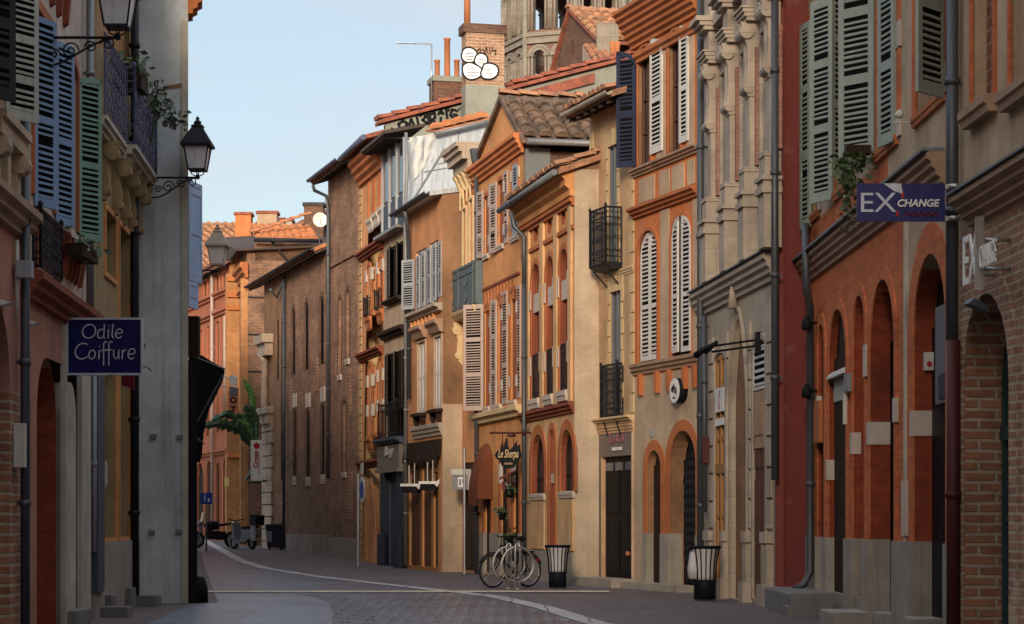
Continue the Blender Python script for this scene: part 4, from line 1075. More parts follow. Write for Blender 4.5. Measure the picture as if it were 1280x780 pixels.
for i in range(n):
    a, b = ua + (ub - ua) * i / n, ua + (ub - ua) * (i + 1) / n
    za, zb_ = z0 + rnd.uniform(-.15, .2), z0 + rnd.uniform(-.1, .15)
    mb.prism([(a, -.12, za), (b, -.12, zb_), (b, -.05, z1 + .3), (a, -.05, z1 + .3)], (0, .04, 0))
mb.build('fascia', 'w_dark', C1.root)
for q in sh: C1.door(q, 'w_brown', planks=2 if q is not sh[2] else 1)
# low zinc roof
C1.eave(ze, .34, .16, 9, 'zinc', gutter='pipe', rafters=False)
C1.pipe([(C1.u(509, .3), -.36, ze), (C1.u(510, .2), -.2, ze - .5), (C1.u(511, .1), -.1, ze - .9), (C1.u(511, .1), -.1, 4.5)], .055, 'pipe')

# ---------------------------------------------------------------- slim house: glazed bay, dark shutters, slate blue shop
B = House('slim_house', 'slim house with a glazed attic bay, black brown shutters and a slate blue shopfront', 'house', (-3.6, 60.7), (-2.83, 57.9))
bz0, bz1 = B.z(497, 290), B.z(497, 180)
bo = [B.op(485.5, 504, 306, 373, r=.08), B.op(483, 505, 440, 548, r=.08)]; so_ = B.op(486.5, 500, 590, 712, r=.08, z0=.05)
B.wall(bz0 + .02, ['pl_beige', 'shopblue'], zone=lambda c, n: 1 if c.z < B.z(494, 585) else 0, cuts=(B.z(494, 585),))
for q, n in ((bo[0], 4), (bo[1], 5)):
    w = B.fill(q, 'dark', 'w_dark', 2, 2); k = (q.u1 - q.u0) / n
    for i in range(n): B.leaf(q.u0 + i * k, q.z0 + (.06 if n == 4 else .75), q.z1 - .02, k * .95, R(18 if i % 2 else 3), 'sh_brown', w, rails=(.5,), pitch=.1, frame=.06, y0=-.05)
    B.sill(q, 'w_dark', .12, .2, .05)
    if n == 5: railing(B, q.u0 - .05, q.u1 + .05, .22, q.z0 + .02, q.z0 + .95, 'iron', parent=w, bars=16, ornate=False)
zl = B.z(494, 411); B.mould('lintel_beam', 'w_dark', zl - .22, zl, .22, steps=2)
mb = MB(); B.mould('shop_cornice', 'shopblue', B.z(494, 556) - .05, B.z(494, 548), .34, u0=-.05, u1=B.L + .05, steps=3)
mb = MB(); za, zb_ = B.z(494, 586), B.z(494, 557); mb.box(.02, B.L - .02, -.2, .01, za, zb_); mb.box(.0, B.L, -.26, .01, za - .1, za); mb.build('shop_sign_board', 'shopgrey', B.root)
mb = MB()
for a, b in ((.02, so_.u0 - .05), (so_.u1 + .05, B.L - .02)): mb.box(a, b, -.12, .01, -.1, za - .11); mb.box(a - .0, b + .0, -.2, .01, -.1, .9); 
pieces(mb, 'shop_pilaster', 'shopblue_d', B.root)
d = B.door(so_, 'shopblue', planks=1, name='roller_shutter'); mb = MB()
z = so_.z0 + .1
while z < so_.z1 - .1: mb.box(so_.u0 + .02, so_.u1 - .02, .06, .078, z, z + .07); z += .09
mb.build('shutter_slats', 'shopblue', d)
# glazed bay at attic level
gb = [Op(.35 + i * .9, .35 + i * .9 + .78, bz0 + .25, bz1 - .15, r=.08) for i in range(3) if .35 + i * .9 + .78 < B.L]
mb = MB(); mb.box(0, B.L, .0, .6, bz0 + .021, bz1); bay = mb.build('attic_bay', 'fr_grey', B.root)
for i in range(3):
    a = .1 + i * (B.L - .2) / 3; b = a + (B.L - .2) / 3 - .08
    mb = MB(); hh = bz1 - bz0
    mb.box(a, b, -.03, .001, bz0 + hh * .42, bz1 - .12); mb.build('bay_pane', 'glass_b', bay)
    mb = MB(); mb.box(a, b, -.035, .001, bz0 + .12, bz0 + hh * .38); mb.build('bay_panel', 'shopblue', bay)
mb = MB()
for i in range(4): u = .02 + i * (B.L - .1) / 3; mb.box(u, u + .08, -.09, .001, bz0 + .05, bz1)
pieces(mb, 'bay_post', 'sh_grey', bay)
mb = MB(); mb.box(-.05, B.L + .05, -.3, .02, bz0 - .02, bz0 + .06); mb.build('bay_sill', 'pipe_l', bay)
mb = MB(); mb.profile([(-.62, bz1 + .05), (.5, bz1 + .30), (.5, bz1 + .38), (-.62, bz1 + .14)], -.25, B.L + .1)
for i in range(10): mb.box(-.2 + i * .3, -.12 + i * .3, -.58, 0, bz1 + .0, bz1 + .06)
mb.build('roof', 'w_eave', B.root)
def BE(x, y, du=.02): yy, z = B.end(x, y, B.L + du); return Vector((B.L + du, yy, z))
mb = MB(); P = [BE(509, 300), BE(509, 176), BE(545, 165.5), BE(620, 150), BE(640, 240)]; mb.prism(P, (.05, 0, 0)); cl = mb.build('zinc_cladding', 'zinc', B.root)
mb = MB()
for (xa, ya, xb, yb) in ((556, 186, 509, 262), (530, 171, 527, 235), (574, 164, 568, 215), (548, 205, 590, 196), (530, 215, 558, 210)): mb.tube([BE(xa, ya, .08), BE(xb, yb, .08)], .03 if xb == 509 else .014, 5)
mb.build('seam', 'pipe_l', cl)
mb = MB(); nI, nJ = 26, 18; rnd = random.Random(2)
G_ = [[BE(512 + 32 * i / nI - 3 * j / nJ * (i > nI / 2), 172 + 58 * j / nJ * (1 - .45 * i / nI) - 5 * i / nI, .09 + .03 * math.sin(i * .62 + j * .2) + .012 * math.cos(j * .9 + i * .35)) for j in range(nJ + 1)] for i in range(nI + 1)]
for i in range(nI):
    for j in range(nJ): mb.q(G_[i][j], G_[i + 1][j], G_[i + 1][j + 1], G_[i][j + 1], sm=True)
mb.build('tarpaulin', 'tarp', cl, fix=False)
mb = MB(); p0, p1 = BE(543, 166, .2), BE(621, 148, .2); ed = p1 - p0; mb.prism([p0, p1, p1 + Vector((-1.0, 0, .2)), p0 + Vector((-1.0, 0, .2))], (0, 0, .06)); barrel_tiles(mb, p0 + Vector((0, 0, .08)), ed, Vector((-1, 0, .22)) * .85, .32, .42, rad=.145); mb.build('roof_tiles', 'ti_orange', B.root)
g = MB(); g.tube([p0 + Vector((.08, 0, -.04)), p1 + Vector((.08, 0, -.04))], .055, 8); g.build('gutter', 'pipe_l', B.root)
B.pipe([(B.u(507.5, .15), -.15, bz1), (B.u(509, .15), -.15, bz0 + 1.4), (B.u(507, .15), -.15, bz0 + .6), (B.u(506, .15), -.15, bz0), (B.u(507, .1), -.1, bz0 - .8), (B.u(507, .1), -.1, .1)], .045, 'pipe_l')

# ---------------------------------------------------------------- far peach house with stacked arched windows, tall party wall behind
A = House('arched_house', 'peach house with stacked red arched windows beside the tall brown brick hall', 'house', (-4.46, 64.1), (-3.6, 60.7))
ze = A.z(470, 178, .2)
t3 = [A.op(461.6, 466, 212, 272, r=.08), A.op(468.7, 473.6, 204, 265, r=.08), A.op(476, 480, 197, 258, r=.08)]
m2 = [A.op(459.5, 464.3, 332, 395, 'round', r=.08), A.op(473.3, 479, 321, 386, 'round', r=.08)]
m1 = [A.op(460.7, 465.2, 457, 545, 'round', r=.08), A.op(473.3, 478.8, 449, 540, 'round', r=.08)]
gd = A.op(459.3, 468.8, 606, 712, 'point', r=.08, z0=.05, rise=1.25); gd2 = A.op(473.5, 477.5, 600, 712, 'round', r=.08, z0=.05)
zmid = A.z(465, 385)
A.wall(ze + .1, ['pl_peach', 'pl_wall', 'br_yellow'], zone=lambda c, n: 1 if n.x > .7 and c.x > A.L - .03 else (2 if n.x < -.7 and c.x < .03 else 0), depth=7)
for q in t3 + m2 + m1:
    w = A.fill(q, 'sh_red', 'w_board', 2, 0); A.surround(q, .12, .03, 'terra')
    if q not in t3:
        mb = MB()
        for f in ((.7,) if q in m2 else (.28, .7)):
            z = q.z0 + f * (q.z1 - q.z0); mb.box(q.u0 - .18, q.u0 + .01, -.05, .06, z, z + .34); mb.box(q.u1, q.u1 + .14, -.05, .05, z, z + .34)
        pieces(mb, 'jamb_block', 'st_block', w)
    mb = MB(); mb.profile([(0, q.z0 - .42), (-.03, q.z0 - .36), (-.05, q.z0 - .2), (-.1, q.z0 - .13), (-.1, q.z0 - .03), (0, q.z0 - .02)], q.u0 - .08, q.u1 + .08); mb.build('sill', 'st_block' if q in t3 else 'terra', w)
    if q in m2: railing(A, q.u0, q.u1, .12, q.z0, q.z0 + .5, 'iron', side=True, parent=w, bars=5, ornate=False)
for x, y in ((465, 311), (465, 440), (465, 577)): z = A.z(x, y); A.mould('string_course', 'terra_d', z - .2, z + .05, .22, u0=-.06, steps=3)
A.mould('cornice', 'terra', ze - .75, ze, .4, u0=-.1, steps=4)
A.surround(gd, .22, .03, 'pl_peach'); A.door(gd, 'w_brown', planks=3); A.door(gd2, 'w_board', planks=2)
sl = .30; rl = 9.5
mb = MB(); mb.profile([(-.55, ze + .05), (rl, ze + .05 + sl * (rl + .55)), (rl, ze + .2 + sl * (rl + .55)), (-.55, ze + .17)], -.25, A.L + .1); mb.build('roof', 'coping', A.root)
g = MB(); g.tube([(-.3, -.6, ze + .1), (A.L + .1, -.6, ze + .1)], .08, 8); g.build('gutter', 'iron_blue', A.root)
PU = .36
# long rendered party wall rising with the roof
yA, zA = A.end(577, 135, A.L)
mb = MB(); mb.prism([(A.L - .12, .02, ze - 1.8), (A.L - .12, rl, ze - 1.8), (A.L - .12, rl, ze + sl * rl + .1 + PU), (A.L - .12, .02, ze + .12 + PU)], (.24, 0, 0)); pw = mb.build('party_wall', 'pl_wall', A.root)
mb = MB(); barrel_tiles(mb, (A.L - .32, -.2, ze + .22 + PU), (.62, 0, 0), Vector((0, 1, sl)) * (rl + .1), .31, .45, rad=.14)
mb.prism([(A.L - .3, -.2, ze + .1 + PU), (A.L - .3, rl, ze + sl * rl + .15 + PU), (A.L - .3, rl, ze + sl * rl + .25 + PU), (A.L - .3, -.2, ze + .2 + PU)], (.58, 0, 0)); mb.build('coping_tiles', 'coping', pw)
# lower lead flashing strip along the party wall
def EP(x, y, du=.13): yy, z = A.end(x, y, A.L + du); return Vector((A.L + du, yy, z))
mb = MB(); a, b, c, d = EP(600, 130), EP(742, 92), EP(742, 104), EP(600, 142); mb.prism([a, b, c, d], (.1, 0, 0)); mb.build('roof_flashing', 'coping', pw)
# brick chimney stack with a rendered foot and flue pipe
p0, p1 = EP(576, 140, .14), EP(625, 140, .14); zt_ = EP(600, 36, .14).z; zf = EP(600, 112, .14).z
mb = MB(); mb.box(A.L + .13, A.L + .75, p0.y, p1.y, p0.z - .6, zf); mb.cur = 1; mb.box(A.L + .15, A.L + .73, p0.y + .02, p1.y - .02, zf, zt_ - .25); mb.cur = 2; mb.box(A.L + .1, A.L + .78, p0.y - .06, p1.y + .06, zt_ - .25, zt_)
ch = mb.build('chimney', ['pl_wall', 'br_near', 'br_dark'], A.root)
M_ch = (A.L + .75, p0.y, p1.y, zf, zt_)
f0 = EP(584, 33, .4); mb = MB(); mb.tube([(A.L + .4, f0.y, zt_), (A.L + .4, f0.y, zt_ + 1.6)], .09, 10); mb.build('flue_pipe', 'terrapot', ch)
# small chimney with three pots
q0, q1 = EP(541, 125, -.4), EP(577, 125, -.4); zt2 = EP(558, 97, -.4).z
mb = MB(); mb.box(A.L - .9, A.L - .2, q0.y, q1.y, q0.z - 1.2, zt2 - .15); mb.cur = 1; mb.box(A.L - .95, A.L - .15, q0.y - .05, q1.y + .05, zt2 - .15, zt2)
c2 = mb.build('chimney', ['br_dark', 'pl_wall'], A.root)
for x, y, rr in ((546.5, 75, .075), (559, 48, .085), (571, 75, .075)):
    t = EP(x, y, -.5); mb = MB(); mb.lathe([(rr * 1.1, zt2), (rr, zt2 + .1), (rr, t.z - .05), (rr * 1.2, t.z - .04), (rr * 1.2, t.z)], (A.L - .5, t.y, 0), 10); mb.build('chimney_pot', 'terrapot', c2)
# neighbouring wall of the arched house facing the hall (yellow brick toothing)
mb = MB(); z = 0; i = 0
while z < ze - .5:
    mb.box(-.32 - (.1 if i % 2 else 0), .02, -.02, .3, z + .01, z + .24); z += .26; i += 1
mb.build('brick_toothing', 'br_yellow', A.root)

# ---------------------------------------------------------------- tall brown brick hall (F) and lower curved wing (G)
FH = House('brick_hall', 'tall brown brick hall with narrow blocked slits and an overhanging eave', 'building', (-5.85, 68.7), (-4.62, 64.6))
ze = FH.z(420, 207, .5)
sl_ = [FH.op(423.5, 427, 372, 468, 'round', r=.14), FH.op(433, 437, 362, 448, 'round', r=.14), FH.op(428.5, 433, 500, 590, 'round', r=.14)]
zpl = FH.z(430, 672)
FH.wall(ze + .2, ['br_brown', 'st_plinth'], zone=lambda c, n: 1 if c.z < zpl else 0, cuts=(zpl,), depth=8)
for q in sl_: FH.surround(q, .16, .02, 'br_dark'); FH.fill(q, 'br_dark', cols=0, rows=0, name='blocked_slit'); FH.sill(q, 'st_block', .18, .06, .03)
mb = MB(); mb.box(.0, FH.L, -.06, .02, -.2, zpl - .02); mb.build('plinth', 'st_plinth', FH.root)
mb = MB()
for x0, x1, y0, y1 in ((419, 424, 434, 470), (436, 439, 460, 520), (437, 441, 590, 650)): mb.box(FH.u(x0), FH.u(x1), -.02, .01, FH.z(x0, y1), FH.z(x0, y0))
pieces(mb, 'brick_patch', 'br_old', FH.root)
zz = FH.z(430, 322); FH.mould('string_course', 'br_brown', zz - .12, zz, .06, steps=1)
FH.eave(ze, .55, .34, 8, 'coping', u0=-.1, u1=FH.L + .05, gutter='iron_blue')
FH.pipe([(FH.u(392, .6), -.62, FH.z(392, 232, .6)), (FH.u(393, .55), -.55, FH.z(393, 238, .55)), (FH.u(408, .12), -.12, FH.z(408, 245, .12)), (FH.u(410, .12), -.12, FH.z(410, 262, .12)), (FH.u(410, .12), -.12, 2.6)], .055, 'pipe')

G = House('curved_wing', 'low brown brick wing with tall slit windows and a long dark gutter', 'building', (-9.1, 79.3), (-5.85, 68.7))
ze = G.z(365, 331, .4); ud = G.u(356)
gs = [G.op(381.5, 386, 378, 462, 'round', r=.02), G.op(400.3, 405.3, 370, 455, 'round', r=.02), G.op(365.5, 369.5, 386, 468, 'round', r=.02),
      G.op(383.5, 387.5, 512, 596, 'round', r=.02), G.op(402, 406, 505, 593, 'round', r=.02), G.op(367.5, 370.5, 512, 595, 'round', r=.02), G.op(346, 348.5, 400, 475, 'flat', r=.02), G.op(351, 353, 398, 600, 'flat', r=.02)]
zpl = G.z(385, 668)
uq = G.u(342.5)
G.wall(ze + .25, ['br_brown', 'st_plinth', 'pl_brown', 'br_pink'], zone=lambda c, n: (1 if c.x > ud else 2) if c.z < zpl else (0 if c.x > ud else 2), cuts=(zpl,), ucuts=(ud, uq), depth=8)
for q in gs: G.fill(q, 'dark', cols=0, rows=0, name='slit_window')
for q in gs[:6]: G.surround(q, .16, .025, 'br_dark')
for q in gs[3:6]: G.sill(q, 'st_block', .3, .05, .03); mb = MB(); mb.box(q.u0 - .1, q.u1 + .1, -.035, .01, q.z1 + .08, q.z1 + .55); mb.build('lintel_block', 'st_block', G.root)
mb = MB(); mb.box(ud, G.L + .1, -.07, .02, -.2, zpl - .02); mb.build('plinth', 'st_plinth', G.root)
mb = MB(); z = 0.1; i = 0
zc0 = G.z(336, 530)
while z < zc0: mb.box(G.u(330.5), G.u(342) + (.12 if i % 2 else 0), -.1, .02, z + .02, z + .42); z += .44; i += 1
pieces(mb, 'quoin_block', 'st_pink', G.root)
mb = MB(); a, b = G.u(331), G.u(341); mb.box(a - .15, b + .2, -.3, .02, zc0 + .35, zc0 + .6); mb.box(a - .05, b + .1, -.2, .02, zc0, zc0 + .35)
mb.lathe([(.16, zc0 + .6), (.13, zc0 + .7), (.11, zc0 + 2.2), (.18, zc0 + 2.3), (.18, zc0 + 2.45)], ((a + b) / 2, -.15, 0), 10); mb.box(a, b, -.28, .02, zc0 + 2.45, zc0 + 2.9); mb.box(a - .12, b + .12, -.4, .02, zc0 + 2.9, zc0 + 3.2)
mb.build('corner_column', 'st_pink', G.root)
mb = MB()
for x0, x1, y0, y1 in ((394, 398, 448, 490), (362, 366, 475, 515), (333, 337, 470, 505)): mb.box(G.u(x0), G.u(x1), -.02, .01, G.z(x0, y1), G.z(x0, y0))
pieces(mb, 'brick_patch', 'br_old', G.root)
G.eave(ze, .45, .42, 8, 'ti_orange', u0=-.9, u1=G.L, gutter='iron'); 
G.vpipe(354.7, 345, 690, r=.055, off=.12, z0=.3); G.pipe([(G.u(340, .45), -.5, G.z(340, 362, .45)), (G.u(346, .15), -.15, G.z(346, 372, .15)), (G.u(355, .12), -.12, G.z(355, 350, .12))], .05, 'pipe', collars=False)

# ---------------------------------------------------------------- brown house (I) stepping out and the far red house (RO)
I = House('stepped_house', 'brown rendered house with a stepped corner and orange tiled eave behind the brick wing', 'house', (-10.72, 85.0), (-10.05, 82.0), z=.3)
ze = I.z(304, 312, .3)
I.wall(ze + .2, ['pl_brown', 'br_brown', 'br_yellow'], zone=lambda c, n: 1 if n.x > .7 else 0, depth=7)
mb = MB(); mb.box(I.L - .1, I.L + .012, -.25, .02, .0, ze - .9); mb.build('corner_pilaster', 'br_sunlit', I.root)
for y in (345, 363): z = I.z(305, y); I.mould('string_course', 'terra', z - .12, z + .08, .14, u1=I.L + .1, steps=2)
I.mould('cornice', 'terra', ze - .9, ze - .3, .3, u1=I.L + .2, steps=3)
q = Op(I.L * .3, I.L * .62, I.z(304, 455), I.z(304, 412), r=.1); mb = MB(); mb.box(q.u0, q.u1, -.02, .01, q.z0, q.z1); mb.build('window', 'dark', I.root)
yv, zv = I.end(320, 306, I.L)
mb = MB(); zE = I.end(330, 303, I.L)[1]
mb.box(I.L - .3, I.L, .3, 5, ze - .2, zE); mb.build('end_wall', 'br_brown', I.root)
mb = MB(); mb.prism([(-.6, -.4, ze + .1), (I.L + .3, -.4, ze + .1), (I.L + .3, 5, zE + .02), (-3.5, 5, zE + 1.4), (-3.5, -.4, ze + 1.4)], (0, 0, .08)); mb.cur = 1; barrel_tiles(mb, (I.L + .42, .25, zE + .1), (0, 2.4, 0), Vector((-1, 0, .36)) * 2.2, .3, .45, rad=.14)
barrel_tiles(mb, (I.L + .1, .1, zE + .3), (-.0, .001, 0) if False else (.28, 0, 0), Vector((-.5, 2.6, .95)), .28, .42, rad=.12); mb.build('roof', ['w_eave', 'ti_orange'], I.root)
g = MB(); g.tube([(I.L + .45, .2, zE + .02), (I.L + .45, 2.8, zE + .06)], .07, 8); g.build('gutter', 'iron', I.root)
I.pipe([(I.L + .3, .9, ze + .5), (I.L + .1, 1.5, ze - .2), (I.L + .1, 1.6, 1)], .05, 'iron')

RO = House('red_house', 'rose red house with tall narrow arches and a corner coloured as if sunlit far down the street', 'house', (-17.3, 104.0), (-11.5, 88.0), z=.35)
ze = RO.z(262, 338, .3)
ro = []
for x0, x1, yt, yb in ((251.5, 254, 413, 470), (259.5, 262.5, 408, 468), (271, 274.5, 402, 462), (281.5, 284, 395, 455)): ro.append(RO.op(x0, x1, yt, yb, r=.08))
for x0, x1, yt, yb in ((255, 259, 352, 375), (270, 274, 345, 366), (279, 283, 342, 362)): ro.append(RO.op(x0, x1, yt, yb, r=.08))
for x0, x1, yt, yb in ((246.5, 255, 578, 684), (259, 266, 576, 684), (271, 275.5, 578, 684), (280, 285, 574, 684)): ro.append(RO.op(x0, x1, yt, yb, 'round', r=.08, z0=.05))
for x0, x1, yt, yb in ((257.5, 262, 488, 545), (270.5, 274, 485, 540), (279.5, 283, 482, 538)): ro.append(RO.op(x0, x1, yt, yb, r=.08))
RO.wall(ze + .2, ['pl_r0', 'br_sunlit'], zone=lambda c, n: 1 if n.x > .7 and c.x > RO.L - .03 else 0, depth=7)
for q in ro:
    if q.arch == 'round': RO.door(q, 'w_dark', planks=2)
    else: RO.fill(q, 'glass', 'w_brown', 2, 2)
    RO.surround(q, .12, .04, 'pl_r0')
for y in (371, 394, 565): z = RO.z(265, y); RO.mould('string_course', 'pl_r0', z - .18, z + .06, .2, steps=2)
for y, y2 in ((347, 352), (365, 372), (382, 388), (567, 572)):
    z, z2 = RO.end(293, y, RO.L)[1], RO.end(293, y2, RO.L)[1]; mb = MB(); mb.box(RO.L - .05, RO.L + .16, -.12, 1.2, z2, z); mb.build('corner_band', 'pl_orange', RO.root)
mb = MB(); mb.box(RO.L - .25, RO.L + .04, -.14, .6, 0, ze - .4); mb.build('corner_pilaster', 'br_sunlit', RO.root)
RO.vpipe(265, 340, 600, r=.07, off=.15, z0=.2, mat='sh_beige'); RO.vpipe(281, 395, 560, r=.06, off=.15, z0=5.5, mat='sh_beige')
sl = .5
mb = MB(); mb.profile([(-.4, ze), (5.5, ze + sl * 5.9), (9, ze + sl * 2), (9, ze + sl * 2 - .1), (5.5, ze + sl * 5.9 - .15), (-.4, ze - .12)], -1, RO.L + .3); rf = mb.build('roof', 'ti_far', RO.root)
mb = MB(); barrel_tiles(mb, (0, -.45, ze + .02), (RO.L + .3, 0, 0), Vector((0, 1, sl)) * 5.85, .34, .5, rad=.15); mb.build('roof_tiles', 'ti_far', rf)

def chimney_on(H, x0, x1, yt, yb, Z, mat, th=.8, cap='coping', name='chimney'):
    """free standing stack on the roof of H; its face stands at depth Z"""
    p0, p1 = pt(x0, yb, Z), pt(x1, yb, Z); zt = pt(x0, yt, Z).z
    inv = Matrix.Translation(H.root.location) @ Matrix.Rotation(H.root.rotation_euler.z, 4, 'Z'); inv = inv.inverted()
    mb = MB(); w = p1.x - p0.x
    def put(a, b, c, d, z0, z1): mb.prism([inv @ Vector(q) for q in ((a, c, z0), (b, c, z0), (b, d, z0), (a, d, z0))], (0, 0, z1 - z0))
    put(p0.x, p1.x, Z, Z + th, p0.z - 1.5, zt - .12); mb.cur = 1; put(p0.x - .06, p1.x + .06, Z - .06, Z + th + .06, zt - .12, zt)
    return mb.build(name, [mat, cap], H.root)
c = chimney_on(RO, 294, 313.5, 265, 299, 96, 'pl_orange'); chimney_on(RO, 321.5, 346, 263.5, 303, 95, 'pl_tan'); chimney_on(RO, 347, 355, 272, 284, 97, 'pl_white'); chimney_on(RO, 357, 365, 273, 284, 97, 'pl_white')
chimney_on(I, 380, 404, 253, 300, 87, 'br_dark', cap='iron')
# long tiled roof closing the view
FR = empty('far_house', (-14, 112, .4), 0, 'house with a long tiled roof rising behind the orange and tan chimneys', 'house')
zr, ze2 = pt(300, 267, 112).z - .4, pt(300, 345, 108).z - .4
mb = MB(); mb.box(-6, 10, 0, 7, -.5, ze2); mb.build('wall', 'pl_r0', FR)
mb = MB(); mb.prism([(-6.2, -4, ze2), (-6.2, 3.5, zr), (-6.2, 7.5, ze2 + 1)], (16.6, 0, 0)); rf = mb.build('roof', 'ti_mix', FR)
mb = MB(); n = 62
barrel_tiles(mb, (-5.5, -4.1, ze2 + .1), (22, 0, 0), Vector((-4.6, 7.5, zr - ze2)), .44, .6, rad=.16); mb.build('roof_tiles', 'ti_mix', rf)

# ---------------------------------------------------------------- octagonal church tower
TW = empty('church_tower', (5.65, 206, 0), 0, 'octagonal brick and stone church tower with stacked round arches', 'tower')
def slab(mb, o, d, n, w, z0, z1, ops, th, c0=0, c1=1):
    loops = [[(0, z0), (w, z0), (w, z1), (0, z1)]] + [q.loop() for q in ops]; flat = [p for l in loops for p in l]
    tri = tessellate_polygon([[Vector((a, b, 0)) for a, b in l] for l in loops])
    P = lambda u, y, z: o + d * u + n * y + Vector((0, 0, z))
    mb.cur = c0
    for y in (0, th):
        k0 = len(mb.v); mb.v += [tuple(P(a, y, b)) for a, b in flat]
        for t in tri: mb.f.append(tuple(k0 + i for i in t)); mb.mi.append(c0); mb.smooth.append(False)
    mb.cur = c1
    for q in ops:
        l = q.loop()
        for i in range(len(l)):
            j = (i + 1) % len(l); mb.q(P(l[i][0], 0, l[i][1]), P(l[j][0], 0, l[j][1]), P(l[j][0], th, l[j][1]), P(l[i][0], th, l[i][1]))
side, rad = 4.9, 4.9 / (2 * math.sin(R(22.5))); zA, zB, zC = 40.5, 45.6, 46.6
wall = MB(); trim = MB(); cols = MB()
for k in range(8):
    aN = R(-90 - 20.7 + 45 * k); aa, bb = aN - R(22.5), aN + R(22.5)
    p, q = Vector((math.cos(aa), math.sin(aa), 0)) * rad, Vector((math.cos(bb), math.sin(bb), 0)) * rad
    d = (q - p).normalized(); n = -Vector((math.cos(aN), math.sin(aN), 0)); w = side
    for z0, z1, lo, hi in ((33, zA, 34, 39.5), (zA, zB, zA + .1, zB - .6), (zC, 52.5, zC + .3, 51.2)):
        ops = [Op(.75, 1.95, lo, hi, 'round'), Op(w - 1.95, w - .75, lo, hi, 'round')]
        slab(wall, p, d, n, w, z0, z1, ops, .7)
        for op_ in ops:
            for g, pr in ((.0, .12), (.32, .06)):
                a, b = op_.path(g), op_.path(g + .26)
                for i in range(len(a) - 1):
                    if i in (0, len(a) - 2): continue
                    pts = [p + d * u - n * pr + Vector((0, 0, z)) for u, z in (a[i], a[i + 1], b[i + 1], b[i])]; trim.prism(pts, n * pr)
            for u in (op_.u0 - .05, op_.u1 + .05, op_.u0 - .4, op_.u1 + .4):
                cols.tube([p + d * u - n * .1 + Vector((0, 0, lo)), p + d * u - n * .1 + Vector((0, 0, op_.z1 - op_.rise))], .11, 6)
                cols.obox(p + d * (u - .17) - n * .26 + Vector((0, 0, op_.z1 - op_.rise)), d * .34, n * .26, (0, 0, .2))
    for z, h, pr in ((zA - .2, .3, .25), (zB, .35, .3), (zB + .35, .3, .15), (zB + .65, .35, .35)):
        e = pr / math.cos(R(22.5)); P = p * ((rad + e) / rad); Q = q * ((rad + e) / rad); trim.prism([P + Vector((0, 0, z)), Q + Vector((0, 0, z)), q * .9 + Vector((0, 0, z)), p * .9 + Vector((0, 0, z))], (0, 0, h))
    cols.tube([p * 1.01 + Vector((0, 0, 33)), p * 1.01 + Vector((0, 0, 52.5))], .26, 8)
w_ = wall.build('wall', ['br_tower', 'st_tower'], TW); trim.build('arch_moulding', 'st_tower', w_); cols.build('columns', 'st_tower', w_)
mb = MB(); mb.lathe([(rad * .99, 52.5), (rad * .99, 52.8), (.1, 62)], n=8, sm=False, rot=R(-90 - 20.7 + 22.5)); mb.build('spire', 'ti_mix', TW)
mb = MB(); mb.lathe([(rad, -1), (rad, 33)], n=8, sm=False, rot=R(-90 - 20.7 + 22.5)); mb.build('shaft', 'br_tower', TW)

# ---------------------------------------------------------------- brick gable and low roof between the party wall and the orange house
GH = House('gabled_brick_house', 'dark brick gable with a small pointed window and orange tiled slope under the church tower', 'house', (1.32, 74.0), (2.77, 70.0))
zl, zr_ = GH.z(686, 105), GH.z(746, 50); um = GH.u(713.5); za = GH.z(713.5, 14)
q = GH.op(712, 718.5, 50, 70, 'point', rise=.5, r=.2)
GH.wall(zl, ['br_dark'], outer=[(0, 0), (GH.L, 0), (GH.L, zr_), (um, za), (0, zl)], depth=.4)
GH.fill(q, 'dark', cols=0, rows=0)
mb = MB(); mb.box(.03, GH.L - .03, .41, 6, 0, zl); mb.build('rear_wall', 'br_dark', GH.root)
sr = (za - zr_) / (GH.L - um); L2 = GH.L + .25 - um
mb = MB(); mb.prism([(-.1, -.12, zl - .05), (um, -.12, za), (um + L2, -.12, za - sr * L2), (um + L2, -.12, za - sr * L2 + .1), (um, -.12, za + .12), (-.1, -.12, zl + .08)], (0, 6, 0)); rf = mb.build('roof', 'coping', GH.root)
mb = MB(); barrel_tiles(mb, (um + L2 + .02, -.15, za - sr * L2 + .1), (0, 6, 0), Vector((-1, 0, sr)).normalized() * L2 * math.hypot(1, sr), .34, .42, rad=.16); barrel_tiles(mb, (um - .14, -.15, za + .08), (.28, 0, 0), (0, 6, 0), .28, .4, rad=.14); mb.build('roof_tiles', 'ti_mix', rf)
LH = empty('low_house', (pt(735, 100, 66).x, 66, 0), 0, 'low rendered house with a rough stone chimney beside the navy shutter', 'house')
o3 = LH.location
def LP(x, y, Z): return pt(x, y, Z) - o3
mb = MB(); a, b = LP(740, 110, 66), LP(777, 110, 66); mb.box(a.x, b.x, 0, 4, 0, LP(740, 82, 66).z); mb.cur = 1; c_ = LP(727, 60, 68); mb.prism([LP(728, 112, 69), LP(741, 112, 66) , LP(741, 81, 66), LP(728, 58, 69)], (.15, .15, 0)); mb.build('wall', ['pl_orange', 'pl_rough'], LH)
mb = MB(); P0 = LP(743, 80, 65.8); P1 = LP(772, 79, 65.8); P2 = LP(728, 57, 69); SV = P2 - P0; mb.prism([P0, P1, P1 + SV, P0 + SV], (0, 0, -.1)); barrel_tiles(mb, P0 + Vector((0, 0, .04)), P1 - P0, SV, .2, .4, rad=.09); mb.build('roof', 'ti_mix', LH)
g = MB(); g.tube([P0 + Vector((0, -.1, -.06)), P1 + Vector((0, -.1, -.06))], .06, 8); g.build('gutter', 'pipe_l', LH)
mb = MB(); a, b = LP(746, 54, 67.5), LP(773, 28, 67.5); mb.box(a.x, b.x, a.y, a.y + .7, a.z - 1.5, b.z); mb.build('chimney', 'st_tower', LH)
